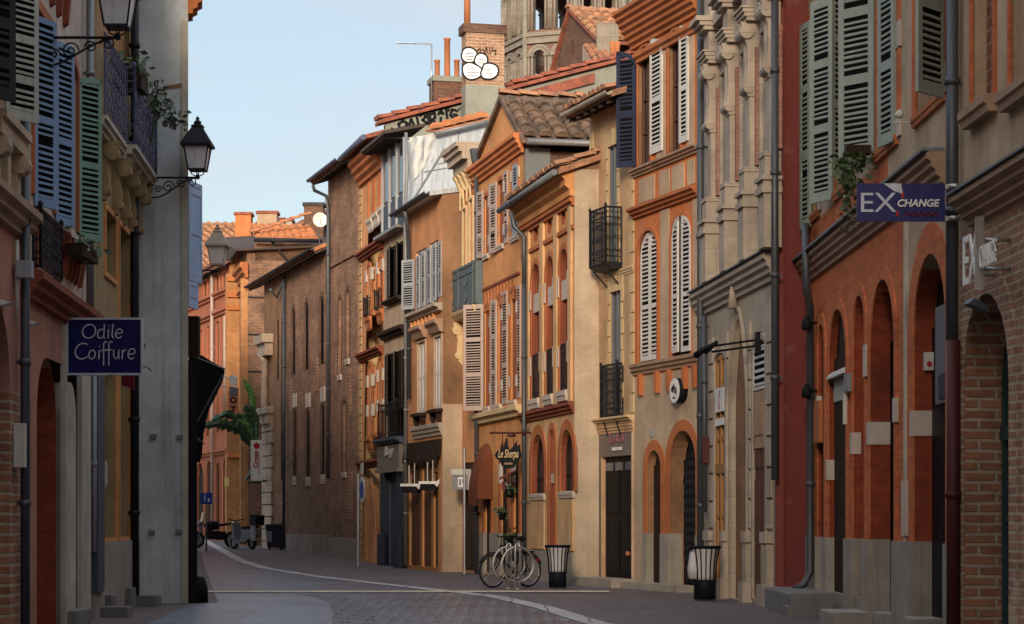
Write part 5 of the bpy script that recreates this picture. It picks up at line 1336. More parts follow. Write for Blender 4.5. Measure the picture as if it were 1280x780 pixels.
mb = MB(); a, b = LP(764, 104, 64.5), LP(776, 69, 64.5); mb.box(a.x, b.x, a.y, a.y + .5, a.z - 1, b.z); ch2 = mb.build('chimney', 'pl_white', LH)
for x in (766, 771.5): mb = MB(); a, b = LP(x - 1.8, 69, 64.4), LP(x + 2.6, 50, 64.4); mb.lathe([(.09, a.z), (.08, a.z + .25), (.11, b.z)], ((a.x + b.x) / 2, a.y + .25, 0), 10); mb.build('chimney_pot', 'terrapot', ch2)

# ================================================================== LEFT ROW
def LX(Z): return -3.825 - .06 * Z
L1 = House('carved_house', 'stone house with worn black and cream shutters at the left edge', 'house', (LX(9), 9), (LX(23.06), 23.06))
bz = L1.z(10, 272); q = L1.op(-28, 4, -60, 120, r=.2); q2 = L1.op(-20, 12, 380, 700, 'round', r=.35, z0=.02)
pz = L1.z(15, 490)
L1.wall(10.2, ['pl_tan', 'br_old', 'pl_rose'], zone=lambda c, n: (1 if c.z < pz else 2) if c.z < bz else 0, cuts=(bz, pz), depth=7)
w = L1.fill(q, 'glass', 'fr_white', 2, 3); L1.door(q2, 'w_dark', planks=3)
L1.leafpx(-32, 20, -40, 117, 'sh_black', w=.5, parent=w, side=(30, 150), rails=(.3, .62), pitch=.08, frame=.08)
L1.leafpx(5, 48.5, -60, 146, 'sh_cream', w=.46, parent=w, side=(20, 110), rails=(.25, .5), pitch=.062, frame=.06)
L1.mould('cornice', 'mould', bz - .12, bz + .18, .2, u0=6, steps=3)
mb = MB(); a, b = L1.u(-14), L1.u(12); z0, z1 = bz + .25, L1.z(2, 185)
for u in (a, (a + b) / 2, b): mb.box(u - .1, u + .1, -.1, .01, z0, z1)
mb.box(a - .2, b + .25, -.16, .01, z1, z1 + .16); mb.box(a - .15, b + .2, -.2, .01, z1 + .16, z1 + .24)
for u in (a, b): mb.lathe([(.001, -.12), (.1, -.11), (.1, .11), (.001, .12)], (u, -.12, z1 - .1), 10, 'x', 0, False)
pieces(mb, 'carved_frame', 'pl_beige', L1.root)
L1.eave(10.2, .5, .3, 7); L1.vpipe(31.5, 100, 700, r=.05, off=.09, z0=0); L1.vpipe(21, 300, 405, r=.02, off=.04, mat='offwhite', name='conduit')
mb = MB(); u = L1.u(24.5, .06); mb.box(u - .07, u + .07, -.12, -.01, L1.z(24, 585), L1.z(24, 531)); mb.build('meter_box', 'offwhite', L1.root)
mb = MB(); u = L1.u(31, .12); mb.box(u - .08, u + .08, -.2, -.04, L1.z(31, 349, .1), L1.z(31, 328, .1)); mb.build('cable_box', 'sh_grey', L1.root)

L2 = House('pink_house', 'pink and white house with sky blue and green louvred shutters', 'house', (LX(23.08), 23.08), (LX(28.25), 28.25))
zc = L2.z(70, 370); ul = L2.u(77)
gl1 = L2.op(46, 70, 447, 700, 'round', r=.35, z0=.05); gb_ = L2.op(81.5, 95, 478, 700, 'round', r=.22, z0=.05); gc = L2.op(108, 114, 470, 700, r=.12, z0=.1)
z0, z1 = 4.83, 6.95
w1 = Op(L2.u(41), L2.u(66), z0 + .03, z1, r=.2); w2 = Op(L2.u(80), L2.u(96), z0 + .03, z1, 'seg', r=.2); L2.ops += [w1, w2]
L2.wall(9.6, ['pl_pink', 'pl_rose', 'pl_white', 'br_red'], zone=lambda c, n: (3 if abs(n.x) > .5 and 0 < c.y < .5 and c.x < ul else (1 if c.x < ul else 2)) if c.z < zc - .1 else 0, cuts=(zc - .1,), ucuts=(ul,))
f1 = L2.fill(w1, 'glass', 'fr_white', 2, 3); f2 = L2.fill(w2, 'glass', 'fr_white', 2, 3); L2.door(gl1, 'w_brown', planks=4); L2.door(gb_, 'sh_beige', planks=2, panels=2); L2.door(gc, 'shopblue', planks=1, panels=3)
for q in (w1, w2): L2.surround(q, .12, .03, 'terra')
kw = dict(rails=(.46,), pitch=.068, frame=.06)
L2.leafpx(41.5, 71, 18, 256, 'sh_blue', w=.42, parent=f1, side=(15, 120), **kw); L2.leafpx(68, 93.5, 50, 279, 'sh_blue', w=.42, parent=f1, side=(15, 120), **kw)
L2.leafpx(96.5, 127.5, 92, 299, 'sh_green', w=.42, parent=f2, side=(15, 120), rise=.1, **kw)
L2.mould('cornice', 'terra_d', zc - .25, zc + .05, .2, u1=L2.L - .02, steps=3)
mb = MB()
for i in range(5): u = L2.u(78) + i * .32; mb.profile([(.01, z0 - .62), (-.05, z0 - .6), (-.1, z0 - .3), (-.1, z0 - .1), (.01, z0 - .05)], u, u + .1)
for i in range(6): u = w1.u0 - .4 + i * .52; mb.profile([(.01, z1 + .25), (-.06, z1 + .3), (-.1, z1 + .75), (.01, z1 + .85)], u, u + .13)
pieces(mb, 'red_bracket', 'terra_d', L2.root)
mb = MB(); mb.box(w1.u0 + .0, w1.u0 + .22, -.03, .01, zc + .1, z0 - .2); mb.build('brick_strip', 'br_orange', L2.root)
railing(L2, w1.u0 - .05, w1.u1 + .05, .09, zc + .15, z0 - .12, 'iron', bars=12)
L2.mould('sill', 'st_block', z0 - .14, z0 - .02, .1, u0=w2.u0 - .1, u1=w2.u1 + .1, steps=1)
mb = MB(); u = L2.u(77); mb.box(u - .02, u + .12, -.05, .01, .0, zc - .3); mb.build('white_pilaster', 'pl_white', L2.root)
mb = MB(); u0, u1 = L2.u(97), L2.u(108); mb.box(u0, u1, -.06, .01, -.1, zc - .3); mb.build('white_pilaster', 'pl_white', L2.root)
L2.eave(9.6, .5, .3, 7); L2.vpipe(112.5, -60, 395, r=.05, off=.09, mat='pipe_l')

L3 = House('ochre_house', 'ochre house with a bowed wrought iron balcony next to the bare grey gable wall', 'house', (LX(28.27), 28.27), (LX(33.6), 33.6))
L3.ops = []
za, zb_ = L3.z(137, 350), L3.z(137, 268)
p1 = L3.op(130.5, 144, 268, 345, r=.16); p2 = L3.op(148, 161, 288, 690, r=.2, z0=1.05); p3 = L3.op(128, 144, 440, 690, r=.16, z0=1.05)
p4 = L3.op(121, 162, -30, 85, r=.12)
zpl = L3.z(140, 686)
L3.wall(11.6, ['pl_olive', 'st_plinth'], zone=lambda c, n: 1 if c.z < 1.0 else 0, cuts=(1.0,))
for q in (p1, p2, p3): L3.fill(q, 'pl_olive', cols=0, rows=0, name='recessed_panel'); L3.surround(q, .07, .03, 'pl_ochre', bottom=True)
w = L3.fill(p4, 'w_ochre', cols=0, rows=0, name='closed_blind'); mb = MB()
for i in range(16): u = p4.u0 + (p4.u1 - p4.u0) * i / 16; mb.box(u + .01, u + (p4.u1 - p4.u0) / 16 - .02, .06, .118, p4.z0, p4.z1 - .02)
mb.build('blind_slats', 'w_ochre', w)
mb = MB(); mb.box(.05, L3.L - .05, -.06, .02, -.1, 1.0); mb.build('plinth', 'st_plinth', L3.root)
zb = 6.62; e0, e1 = L3.u(140), L3.L + .25
mb = MB()
for k, (pr, za_, zc_) in enumerate(((.20, -.2, -.13), (.28, -.13, -.06), (.34, -.06, 0))): mb.box(.05, e0, -pr * .62, .01, zb + za_, zb + zc_); mb.box(e0 + .001, L3.L - .02, -pr, .01, zb + za_, zb + zc_)
bal = mb.build('balcony', 'pl_white', L3.root)
railing(L3, e0, L3.L - .08, .31, zb + .02, zb + 1.08, 'iron_blue', parent=bal, bars=12, thick=.012); railing(L3, .1, e0 - .04, .18, zb + .02, zb + 1.08, 'iron_blue', parent=bal, bars=8, side=False, thick=.012)
mb = MB()
for u in (.9, 2.3, 3.3, 4.2, 4.9):
    mb.profile([(.01, zb - 1.0), (-.08, zb - .98), (-.13, zb - .72), (-.1, zb - .5), (-.2, zb - .36), (-.29, zb - .2), (.01, zb - .2)], u, u + .2)
    mb.lathe([(.001, -.13), (.1, -.12), (.1, .12), (.001, .13)], (u + .1, -.17, zb - .36), 12, 'x', 0, False); mb.lathe([(.001, -.12), (.07, -.11), (.07, .11), (.001, .12)], (u + .1, -.08, zb - .85), 10, 'x', 0, False)
pieces(mb, 'scroll_console', 'pl_olive', bal)
mb = MB(); mb.box(.02, L3.u(121.5), -.1, .02, .35, L3.z(118, 470)); mb.build('door_pilaster', 'shopblue', L3.root); L3.eave(11.6, .5, .3, 7); L3.vpipe(168.5, -60, 700, r=.065, off=.09, z0=0, mat='iron'); L3.vpipe(118, 470, 690, r=.03, off=.06, mat='sh_grey', name='conduit')

L4 = House('grey_gable_house', 'tall house with a bare grey rendered gable wall and half open blue shutters', 'house', (-5.06, 33.75), (-11.24, 75.0))
L4.ops = [Op(2.0, 3.1, L4.z(236, 350) + .1, 7.6, r=.2), Op(6, 7, 4.6, 7.2, r=.2), Op(11, 12, 4.6, 7.2, r=.2), Op(17, 18, 4.6, 7.2, r=.2), Op(24, 25, 4.6, 7.2, r=.2), Op(3.2, 6.6, .05, 3.2, r=.2), Op(9, 11, .05, 3.0, r=.2)]
L4.wall(9.9, ['pl_tan', 'pl_grey'], zone=lambda c, n: 1 if n.x < -.7 and c.x < .03 else 0, depth=6)
ws = [L4.fill(q, 'glass', 'fr_grey', 2, 3) for q in L4.ops]
L4.leafpx(L4.px(2.0, 0, 3)[0], 253, 225, 350, 'sh_skylit', w=.6, parent=ws[0], side=(5, 90), solid=True, rails=(.1, .5, .9)); 
L4.leafpx(L4.px(6.0, 0, 3)[0], 248, 350, 384, 'sh_skylit', w=.5, parent=ws[1], side=(5, 90), solid=True, rails=(.5,))
L4.mould('cornice', 'terra', 9.2, 9.5, .22, steps=3, u0=-.05, u1=.5); L4.eave(9.9, .0, .3, 6, u0=.1, gutter=None, rafters=False)
mb = MB(); mb.box(-.03, .05, .0, .10, 0, 9.1); mb.build('corner_bead', 'pl_white', L4.root)
L4.mould('string_course', 'pl_tan', L4.z(236, 112), L4.z(236, 105), .06, u0=.06, steps=1)
mb = MB(); x, z = L4.end(204, 108, 0); x2, z2 = L4.end(233, 103, 0); mb.prism([(-.012, x2, z2), (-.012, x, z), (-.012, x, z - .05), (-.012, x2, z2 - .07)], (.02, 0, 0)); mb.build('wall_crack', 'pl_brown', L4.root)
mb = MB()
for xx, yy in ((192, 545), (225, 546), (190, 665), (224, 664), (178, 432)): a, z = L4.end(xx, yy, 0); mb.box(-.05, .01, a - .05, a + .05, z - .03, z + .03)
pieces(mb, 'wall_anchor', 'lead', L4.root)
mb = MB(); mb.box(.05, .5, -.14, .02, 0, 3.65); mb.box(.05, .6, -.2, .02, 3.65, 3.8); mb.lathe([(.16, 0), (.15, .25), (.1, .4), (.001, .42)], (.25, -.16, 0), 10); mb.build('shop_pilaster', 'black', L4.root)
# ================================================================== ground, street, paving
def gz(Y): return 0 if Y < 58 else min(.59, .014 * (Y - 58))
def gpt(x, y):
    """pixel -> point on the street surface"""
    r = ray(x, y); Z = CH / -r.z if r.z < 0 else 100
    for _ in range(30): Z = (CH - gz(Z)) / -r.z
    return Vector((r.x * Z, Z, gz(Z)))
def sheet(name, left, right, mat, dz, n=40, kind='structure'):
    """strip between two polylines given as (X,Y) lists, resampled along Y"""
    def at(pl, Y):
        for (a, b) in zip(pl, pl[1:]):
            if a[1] <= Y <= b[1]: t = (Y - a[1]) / max(1e-6, b[1] - a[1]); return a[0] + (b[0] - a[0]) * t
        return pl[0][0] if Y < pl[0][1] else pl[-1][0]
    Y0, Y1 = max(left[0][1], right[0][1]), min(left[-1][1], right[-1][1]); ys = sorted(set([Y0 + (Y1 - Y0) * i / n for i in range(n + 1)] + [58.0] * (Y0 < 58 < Y1) + [p[1] for p in left + right if Y0 < p[1] < Y1]))
    mb = MB()
    for a, b in zip(ys, ys[1:]): mb.q((at(left, a), a, gz(a) + dz), (at(right, a), a, gz(a) + dz), (at(right, b), b, gz(b) + dz), (at(left, b), b, gz(b) + dz))
    return tag(mb.build(name, mat), kind=kind)
def gco(nt, sx=1, sy=1):
    tc = N(nt, 'ShaderNodeTexCoord'); mp = N(nt, 'ShaderNodeMapping'); mp.inputs['Scale'].default_value = (sx, sy, 1); lnk(nt, tc.outputs['Object'], mp.inputs[0]); return mp.outputs[0]
def paving(name, c1, c2, joint, bw, rh, ms, rough, bmp, patch, spec=.5, rot=0):
    m, nt, b = _new(name); v = gco(nt)
    nn = N(nt, 'ShaderNodeTexNoise'); nn.inputs['Scale'].default_value = 1.3; lnk(nt, v, nn.inputs['Vector'])
    sub = N(nt, 'ShaderNodeVectorMath', operation='SUBTRACT'); sub.inputs[1].default_value = (.5, .5, .5); lnk(nt, nn.outputs['Color'], sub.inputs[0])
    scl = N(nt, 'ShaderNodeVectorMath', operation='SCALE'); scl.inputs['Scale'].default_value = .16; lnk(nt, sub.outputs[0], scl.inputs[0])
    ad = N(nt, 'ShaderNodeVectorMath', operation='ADD'); lnk(nt, v, ad.inputs[0]); lnk(nt, scl.outputs[0], ad.inputs[1])
    t = N(nt, 'ShaderNodeTexBrick'); t.inputs['Scale'].default_value = 1; t.inputs['Brick Width'].default_value = bw; t.inputs['Row Height'].default_value = rh; t.inputs['Mortar Size'].default_value = ms; t.inputs['Mortar Smooth'].default_value = .6
    t.inputs['Color1'].default_value = (*c1, 1); t.inputs['Color2'].default_value = (*c2, 1); t.inputs['Mortar'].default_value = (*joint, 1); lnk(nt, ad.outputs[0], t.inputs['Vector'])
    f = noise(nt, v, .55, 6, .65); col = mixc(nt, .9, t.outputs['Color'], ramp(nt, f, .32, .7, (1 - patch,) * 3, (1 + patch * .6,) * 3), 'MULTIPLY')
    f2 = noise(nt, v, 7, 5, .7); col = mixc(nt, .7, col, ramp(nt, f2, .3, .7, (.65,) * 3, (1.15,) * 3), 'MULTIPLY')
    lnk(nt, col, b.inputs['Base Color']); lnk(nt, ramp(nt, f2, .3, .7, (rough - .12,) * 3, (rough + .12,) * 3), b.inputs['Roughness']); b.inputs['Specular IOR Level'].default_value = spec
    inv = N(nt, 'ShaderNodeMath', operation='SUBTRACT'); inv.inputs[0].default_value = 1; lnk(nt, t.outputs['Fac'], inv.inputs[1])
    a2 = N(nt, 'ShaderNodeMath', operation='MULTIPLY_ADD'); a2.inputs[1].default_value = .45; lnk(nt, f2, a2.inputs[0]); lnk(nt, inv.outputs[0], a2.inputs[2])
    bump(nt, b, a2.outputs[0], bmp, .03); return m
M['cobble'] = paving('granite_setts', (.18, .21, .28), (.085, .105, .15), (.02, .022, .03), .38, .26, .06, .34, 1.0, .6)
M['asphalt'] = paving('worn_stone_slabs', (.165, .19, .25), (.14, .16, .205), (.08, .08, .085), 2.4, .55, .02, .34, .6, .55)
M['footway'] = paving('purple_brown_footway', (.13, .098, .098), (.105, .08, .082), (.045, .035, .034), .5, .25, .012, .7, .4, .35)
M['kerbstone'] = paving('pale_kerbstone', (.42, .41, .41), (.34, .335, .34), (.10, .095, .095), 1.0, 3.0, .02, .6, .4, .3)
M['paleband'] = paving('pale_road_band', (.62, .50, .36), (.54, .43, .31), (.25, .2, .15), .8, 3.0, .02, .6, .3, .25)
M['drainstone'] = paving('dark_drain_setts', (.075, .08, .095), (.05, .055, .07), (.015, .015, .02), .60, .5, .06, .5, .9, .3)
ys = [-120, 58, 100, 900]
mb = MB()
for a, b in zip(ys, ys[1:]): mb.q((-300, a, gz(a)), (300, a, gz(a)), (300, b, gz(b)), (-300, b, gz(b)))
tag(mb.build('ground', 'footway'), kind='structure')
kp = [(1100, 830), (900, 806), (745, 780), (680, 760), (620, 746.5), (560, 739.5), (500, 733), (400, 721.5), (345, 713), (300, 701), (250, 687)]
kerb = [tuple(gpt(*p)[:2]) for p in kp]
kerb = [(kerb[0][0] + 6, -20)] + kerb + [(kerb[-1][0] - 4, 92)]
lefte = [(LX(-20) + .9, -20), (LX(33) + .9, 33), (-4.6, 33.8), (-10.8, 75), (-13.5, 92)]
sheet('road', lefte, kerb, 'cobble', .004)
sheet('kerb', [(x - .16, y) for x, y in kerb], [(x + .16, y) for x, y in kerb], 'kerbstone', .012)
dp = [(442, 800), (443, 780), (441, 765), (432, 753), (415, 747), (395, 743.5)]
dr = [tuple(gpt(*p)[:2]) for p in dp]; dr = [(dr[0][0] - .4, 2)] + dr
sheet('road', [(x, y) for x, y in lefte if y < 33.5] + [(-4.6, 33.8), (-5.3, 38.6)], [(x - .25, y) for x, y in dr], 'asphalt', .008)
sheet('drain_strip', [(x - .28, y) for x, y in dr], [(x + .28, y) for x, y in dr], 'drainstone', .0115)
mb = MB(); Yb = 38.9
mb.q((-5.5, Yb - .42, .0155), (1.75, Yb - .42, .0155), (1.75, Yb + .45, .0155), (-5.5, Yb + .45, .0155)); tag(mb.build('pale_band', 'paleband'), kind='structure')  # flat pale strip across the road
# steps and loose stone blocks along the house fronts
def block(name, label, cat, x0, x1, yt, yb, Z, dep, mat='st_dark', group=None):
    a, b = pt(x0, yb, Z), pt(x1, yb, Z); zt = pt(x0, yt, Z).z; mb = MB(); w = b.x - a.x; h = max(.08, zt)
    mb.prism([(0, 0, -.02), (w, 0, -.02), (w, 0, h * .93), (w * .98, 0, h), (w * .02, 0, h), (0, 0, h * .93)], (0, dep, 0)); o = mb.build(name, mat); o.location = (a.x, Z, 0); return tag(o, label, cat, group)
block('stone_step', 'long dark stone step before the stone house arcade', 'step', 988, 1042, 742, 776, 29.0, 3.0)
block('stone_step', 'small low stone step beside the dark red wall', 'step', 975, 1008, 753, 764, 30.6, .5)
block('stone_step', 'low stone slab in front of the long arcade step', 'step', 984, 1020, 758, 771, 28.9, .45)
block('stone_step', 'flat worn stone ramp at the second arch', 'step', 1042, 1090, 766, 790, 26.6, 1.2, 'st_plinth')
block('stone_step', 'pale threshold stone under the tall third arch', 'step', 1106, 1130, 768, 790, 25.2, .8, 'st_plinth')
block('stone_step', 'pale threshold stone under the shop arch beside the burgundy pipe', 'step', 1146, 1192, 774, 800, 23.4, .8, 'st_plinth')
block('stone_step', 'square stone block at the slate blue door', 'step', 110, 139, 744, 766, 29.3, .45)
block('stone_step', 'low flat slab in front of the square stone block', 'step', 124, 159, 759, 769, 28.8, .4)
block('stone_step', 'upright stone block against the ochre plinth', 'step', 148, 164, 735, 757, 31.6, .4)
block('stone_step', 'long low stone kerb at the foot of the grey gable wall', 'step', 163, 195, 745, 757, 32.4, .5)
block('stone_step', 'sloping doorstep at the foot of the white pilaster', 'step', 62, 94, 764, 790, 26.2, 1.0)
# unseen houses added behind the viewpoint to shade the street
def shade_backhouse(label, x0, x1, Y, H, mat):
    h = House('shade_house', label, 'house', (x1, Y), (x0, Y)); n = max(1, int(h.L / 3)); st = h.L / n
    for i in range(n):
        for k in range(int(H / 3.6)): h.ops.append(Op(st * (i + .5) - .5, st * (i + .5) + .5, .9 + 3.6 * k, 2.9 + 3.6 * k, r=.2))
    h.wall(H, [mat], depth=8); mb = MB()
    for q in h.ops: mb.q(*[(a, q.r, b) for a, b in q.loop()])
    pieces(mb, 'window', 'glass', h.root); h.eave(H, .5, .35, 8, 'ti_mix'); return h
shade_backhouse('tall brick house added unseen behind the viewpoint on the right to shade the street', BX, 16, -20, BH1, 'pl_orange')
shade_backhouse('lower plastered house added unseen behind the viewpoint on the left to shade the street', -16, BX - .05, -20, BH2, 'pl_ochre')
# ================================================================== THINGS
def at(x, y, Z): return pt(x, y, Z)
# ---- street lanterns
def lantern(label, x, yb, Z, xw, side=1, body='iron', sc_=1.0, group='wall lanterns on scrolled brackets', glassm='lampglass', bracket=True):
    """x,yb: pixel of the bracket tip under the lamp; xw: pixel column where the bracket meets the wall"""
    b = at(x, yb, Z); w = at(xw, yb, Z).x - b.x; t = empty('street_lantern', b, 0, label, 'street lamp', group); k = sc_
    mb = MB()
    if bracket:
        mb.tube([(w, 0, 0), (0, 0, 0)], .017, 6); mb.lathe([(.001, -.03), (.035, -.02), (.035, .03), (.02, .05)], n=8)
        n = 18; pts = [Vector((w * (1 - i / n), 0, -.30 * (1 - i / n) ** 1.1 * (1 + .35 * math.sin(i / n * math.pi * 1.5)))) for i in range(n + 1)]
        mb.tube(pts, .013, 5)
        for f, r in ((.12, .085), (.34, .07), (.60, .10), (.80, .06)):
            zc = -.08 - .16 * f; mb.tube(scroll((w * f, 0, zc + .03), (1 if f > .5 else -1, 0, 0), (0, 0, 1), r, 1.5, 20, sgn=1), .010, 5)
        mb.tube([(w, 0, .12), (w, 0, -.42)], .016, 6)
    br = mb.build('bracket', 'iron', t)
    mb = MB()
    for s_ in (-1, 1): mb.tube([(s_ * .02 * k, 0, .02), (s_ * .09 * k, 0, .05 * k), (s_ * .10 * k, 0, .10 * k)], .009 * k, 5); mb.tube([(0, s_ * .02 * k, .02), (0, s_ * .09 * k, .05 * k), (0, s_ * .10 * k, .10 * k)], .009 * k, 5)
    a, c, z0, z1 = .125 * k, .185 * k, .10 * k, .48 * k
    mb.box(-a, a, -a, a, z0, z0 + .03 * k)
    for sx in (-1, 1):
        for sy in (-1, 1): mb.tube([(sx * a, sy * a, z0), (sx * c, sy * c, z1)], .011 * k, 4)
    for sx in (-1, 1): mb.obox((-c, sx * c - .012, z1 - .02), (2 * c, 0, 0), (0, .024, 0), (0, 0, .03)); mb.obox((sx * c - .012, -c, z1 - .02), (.024, 0, 0), (0, 2 * c, 0), (0, 0, .03))
    fr = mb.build('lamp_frame', body, t)
    mb = MB(); P = [[Vector((sx * q, sy * q, z)) for sx, sy in ((-1, -1), (1, -1), (1, 1), (-1, 1))] for q, z in ((a * .96, z0 + .03), (c * .96, z1))]
    for i in range(4): j = (i + 1) % 4; mb.q(P[0][i], P[0][j], P[1][j], P[1][i])
    mb.build('glass_panes', glassm, t)
    mb = MB(); r2 = math.sqrt(2)
    mb.lathe([(c * 1.28 * r2, z1 - .01), (c * 1.28 * r2, z1 + .03 * k), (c * .82 * r2, z1 + .17 * k), (c * .5 * r2, z1 + .27 * k), (c * .46 * r2, z1 + .29 * k), (c * .52 * r2, z1 + .31 * k), (.05, z1 + .35 * k)], n=4, sm=False, rot=R(45))
    mb.lathe([(.055 * k, z1 + .34 * k), (.06 * k, z1 + .38 * k), (.02 * k, z1 + .41 * k), (.035 * k, z1 + .43 * k), (.001, z1 + .47 * k)], n=8); mb.build('lamp_hood', body, t)
    return t
def lampcore(t, k=1.0):
    mb = MB(); mb.lathe([(.06 * k, .13 * k), (.075 * k, .46 * k)], n=10); mb.build('lamp_diffuser', 'lampcore', t)
lt = lantern('black lantern on a long bracket in front of the blue shutters at top left', 147, 47, 24.0, 48); lampcore(lt)
lantern('black lantern on a scrolled bracket between the balcony and the sky', 247, 222, 33.3, 186)
lantern('bronze lantern coloured pale as if sunlit in front of the far tiled roof', 272, 338, 44, 236, body='st_grey', glassm='white')  # pale body colour stands in for sunlight on the bronze
# small dark wall lamp on the corner shopfront
t = empty('wall_lamp', at(246, 578, 37), 0, 'small dark wall lamp under the black awning', 'street lamp'); mb = MB(); mb.lathe([(.05, 0), (.09, .1), (.10, .3), (.13, .32), (.03, .42)], n=6); mb.build('lamp_body', 'black', t); mb = MB(); mb.tube([(0, 0, .42), (-.02, 0, .55), (-.35, 0, .55)], .02, 6); mb.build('bracket', 'black', t)

# ---- hairdresser sign
def stroke_text(mb, glyphs, o, ax, ay, s, r):
    o, ax, ay = Vector(o), Vector(ax), Vector(ay)
    for line in glyphs: mb.tube([o + ax * x * s + ay * y * s for x, y in line], r, 5)
def arc(cx, cy, rx, ry, a0, a1, n=14, tilt=0):
    return [(cx + rx * math.cos(R(a0 + (a1 - a0) * i / n)) + tilt * ry * math.sin(R(a0 + (a1 - a0) * i / n)), cy + ry * math.sin(R(a0 + (a1 - a0) * i / n))) for i in range(n + 1)]
Z = 26.0; a, b = at(86, 466.5, Z), at(176.5, 400, Z); wS, hS = b.x - a.x, b.z - a.z
t = empty('shop_sign', a, 0, 'navy hairdresser sign with thin silver lettering on the left', 'sign')
mb = MB(); mb.box(0, wS, -.02, .02, 0, hS); mb.build('sign_panel', 'navy', t)
mb = MB()
for x0, x1, z0, z1 in ((-.025, 0, -.025, hS + .025), (wS, wS + .025, -.025, hS + .025), (0, wS, -.025, 0), (0, wS, hS, hS + .025)): mb.box(x0, x1, -.04, .04, z0, z1)
pieces(mb, 'sign_frame', 'sgrey', t)
mb = MB(); wl = LX(Z) - a.x
for z in (hS - .02, .05): mb.tube([(wl, 0, z), (0, 0, z)], .014, 6)
mb.tube([(wS, 0, .1), (wS + .09, 0, .06), (wS + .13, 0, .02)], .008, 4); mb.build('bracket', 'pipe', t)
def g_o(x, y, w, h): return arc(x + w / 2, y + h / 2, w / 2, h / 2, 90, 450)
L_ = []
# "Odile" : pixel layout in a 91x66 panel
def u_(x): return (x - 86)
def v_(y): return (466.5 - y)
def ell(x0, x1, y0, y1, a0=0, a1=360, tilt=.12): return arc(u_((x0 + x1) / 2), v_((y0 + y1) / 2), (x1 - x0) / 2, (y1 - y0) / 2, a0, a1, 16, tilt)
L_ += [ell(103.5, 120, 406, 423, 100, 465)]                                       # O
L_ += [ell(122.5, 130.5, 412, 423, 60, 330), [(u_(131), v_(405)), (u_(130), v_(422)), (u_(132), v_(423))]]   # d
L_ += [[(u_(136), v_(412)), (u_(135.5), v_(423))], [(u_(136.4), v_(408.5)), (u_(136.5), v_(407.5))]]       # i
L_ += [[(u_(141.5), v_(405)), (u_(140.5), v_(420)), (u_(142.5), v_(423))]]                                   # l
L_ += [[(u_(145.5), v_(417.5)), (u_(153), v_(416.5))] + ell(145, 153.5, 411.5, 423, 20, 330)]                    # e
L_ += [ell(94.5, 113, 429.5, 449, 55, 320)]                                       # C
L_ += [ell(111.5, 119.5, 438, 449, 90, 450)]                                      # o
L_ += [[(u_(124.5), v_(438)), (u_(124), v_(449))], [(u_(124.8), v_(433.5)), (u_(125), v_(432.5))]]
for x in (130.5, 137): L_ += [[(u_(x + 4), v_(428.5)), (u_(x + 1), v_(427)), (u_(x - .5), v_(431)), (u_(x - .5), v_(457))]]
L_ += [[(u_(126.5), v_(438.5)), (u_(140.5), v_(437.5))]]
L_ += [[(u_(142.5), v_(437.5)), (u_(142.5), v_(446)), (u_(145), v_(449)), (u_(148), v_(446)), (u_(149), v_(437.5)), (u_(149), v_(449))]]
L_ += [[(u_(153.5), v_(437.5)), (u_(153), v_(449))], [(u_(153.3), v_(442)), (u_(156), v_(438)), (u_(158.5), v_(438))]]
L_ += [[(u_(161), v_(443.5)), (u_(168.5), v_(442)), ] + ell(160.5, 169.5, 436, 449, 20, 320)]
mb = MB(); stroke_text(mb, L_, (0, -.026, 0), (1, 0, 0), (0, 0, 1), wS / 90.5, .0085); mb.build('lettering', 'sgrey', t)
# small red sign and uplighters on the left row
t = empty('red_sign', at(152, 488, 31.9), 0, 'small dark red panel sign on the ochre house', 'sign'); mb = MB(); mb.prism([(0, 0, .08), (.19, 0, .0), (.19, 0, .24), (0, 0, .27)], (0, .03, 0)); mb.build('sign_panel', 'sred_d', t); mb = MB(); mb.tube([(-.4, 0, .25), (.19, 0, .25)], .012, 5); mb.build('bracket', 'iron', t)
for lab, x, y, Zl in (('white wedge wall lamp at the left picture edge', 3, 378, 21.6), ('white wedge wall lamp beside the left drainpipe', 36, 403, 23.0)):
    o = at(x, y, Zl); t = empty('wall_light', o, 0, lab, 'wall light', 'white wedge wall lamps'); mb = MB(); mb.prism([(-.10, 0, .06), (.09, 0, .0), (-.10, 0, -.05)], (0, .18, 0)); mb.build('lamp_shade', 'white', t); mb = MB(); mb.tube([(-.10, .09, 0), (LX(Zl) - o.x, .09, 0)], .015, 6); mb.build('bracket', 'pipe', t)
for lab, x, y, Zl, w, h in (('white flat box on the white pilaster', 106, 690, 27.9, .05, .40), ('pale narrow letterbox on the ochre wall', 129, 592, 29.8, .05, .36)):
    o = at(x, y, Zl); mb = MB(); mb.box(LX(Zl) - o.x - .02, .03, 0, w * 2, -h / 2, h / 2); mb.box(.03, .045, .02, w * 2 - .02, -h / 2 + .04, h / 2 - .04); b_ = mb.build('wall_box', 'offwhite'); b_.location = o; tag(b_, lab, 'box')
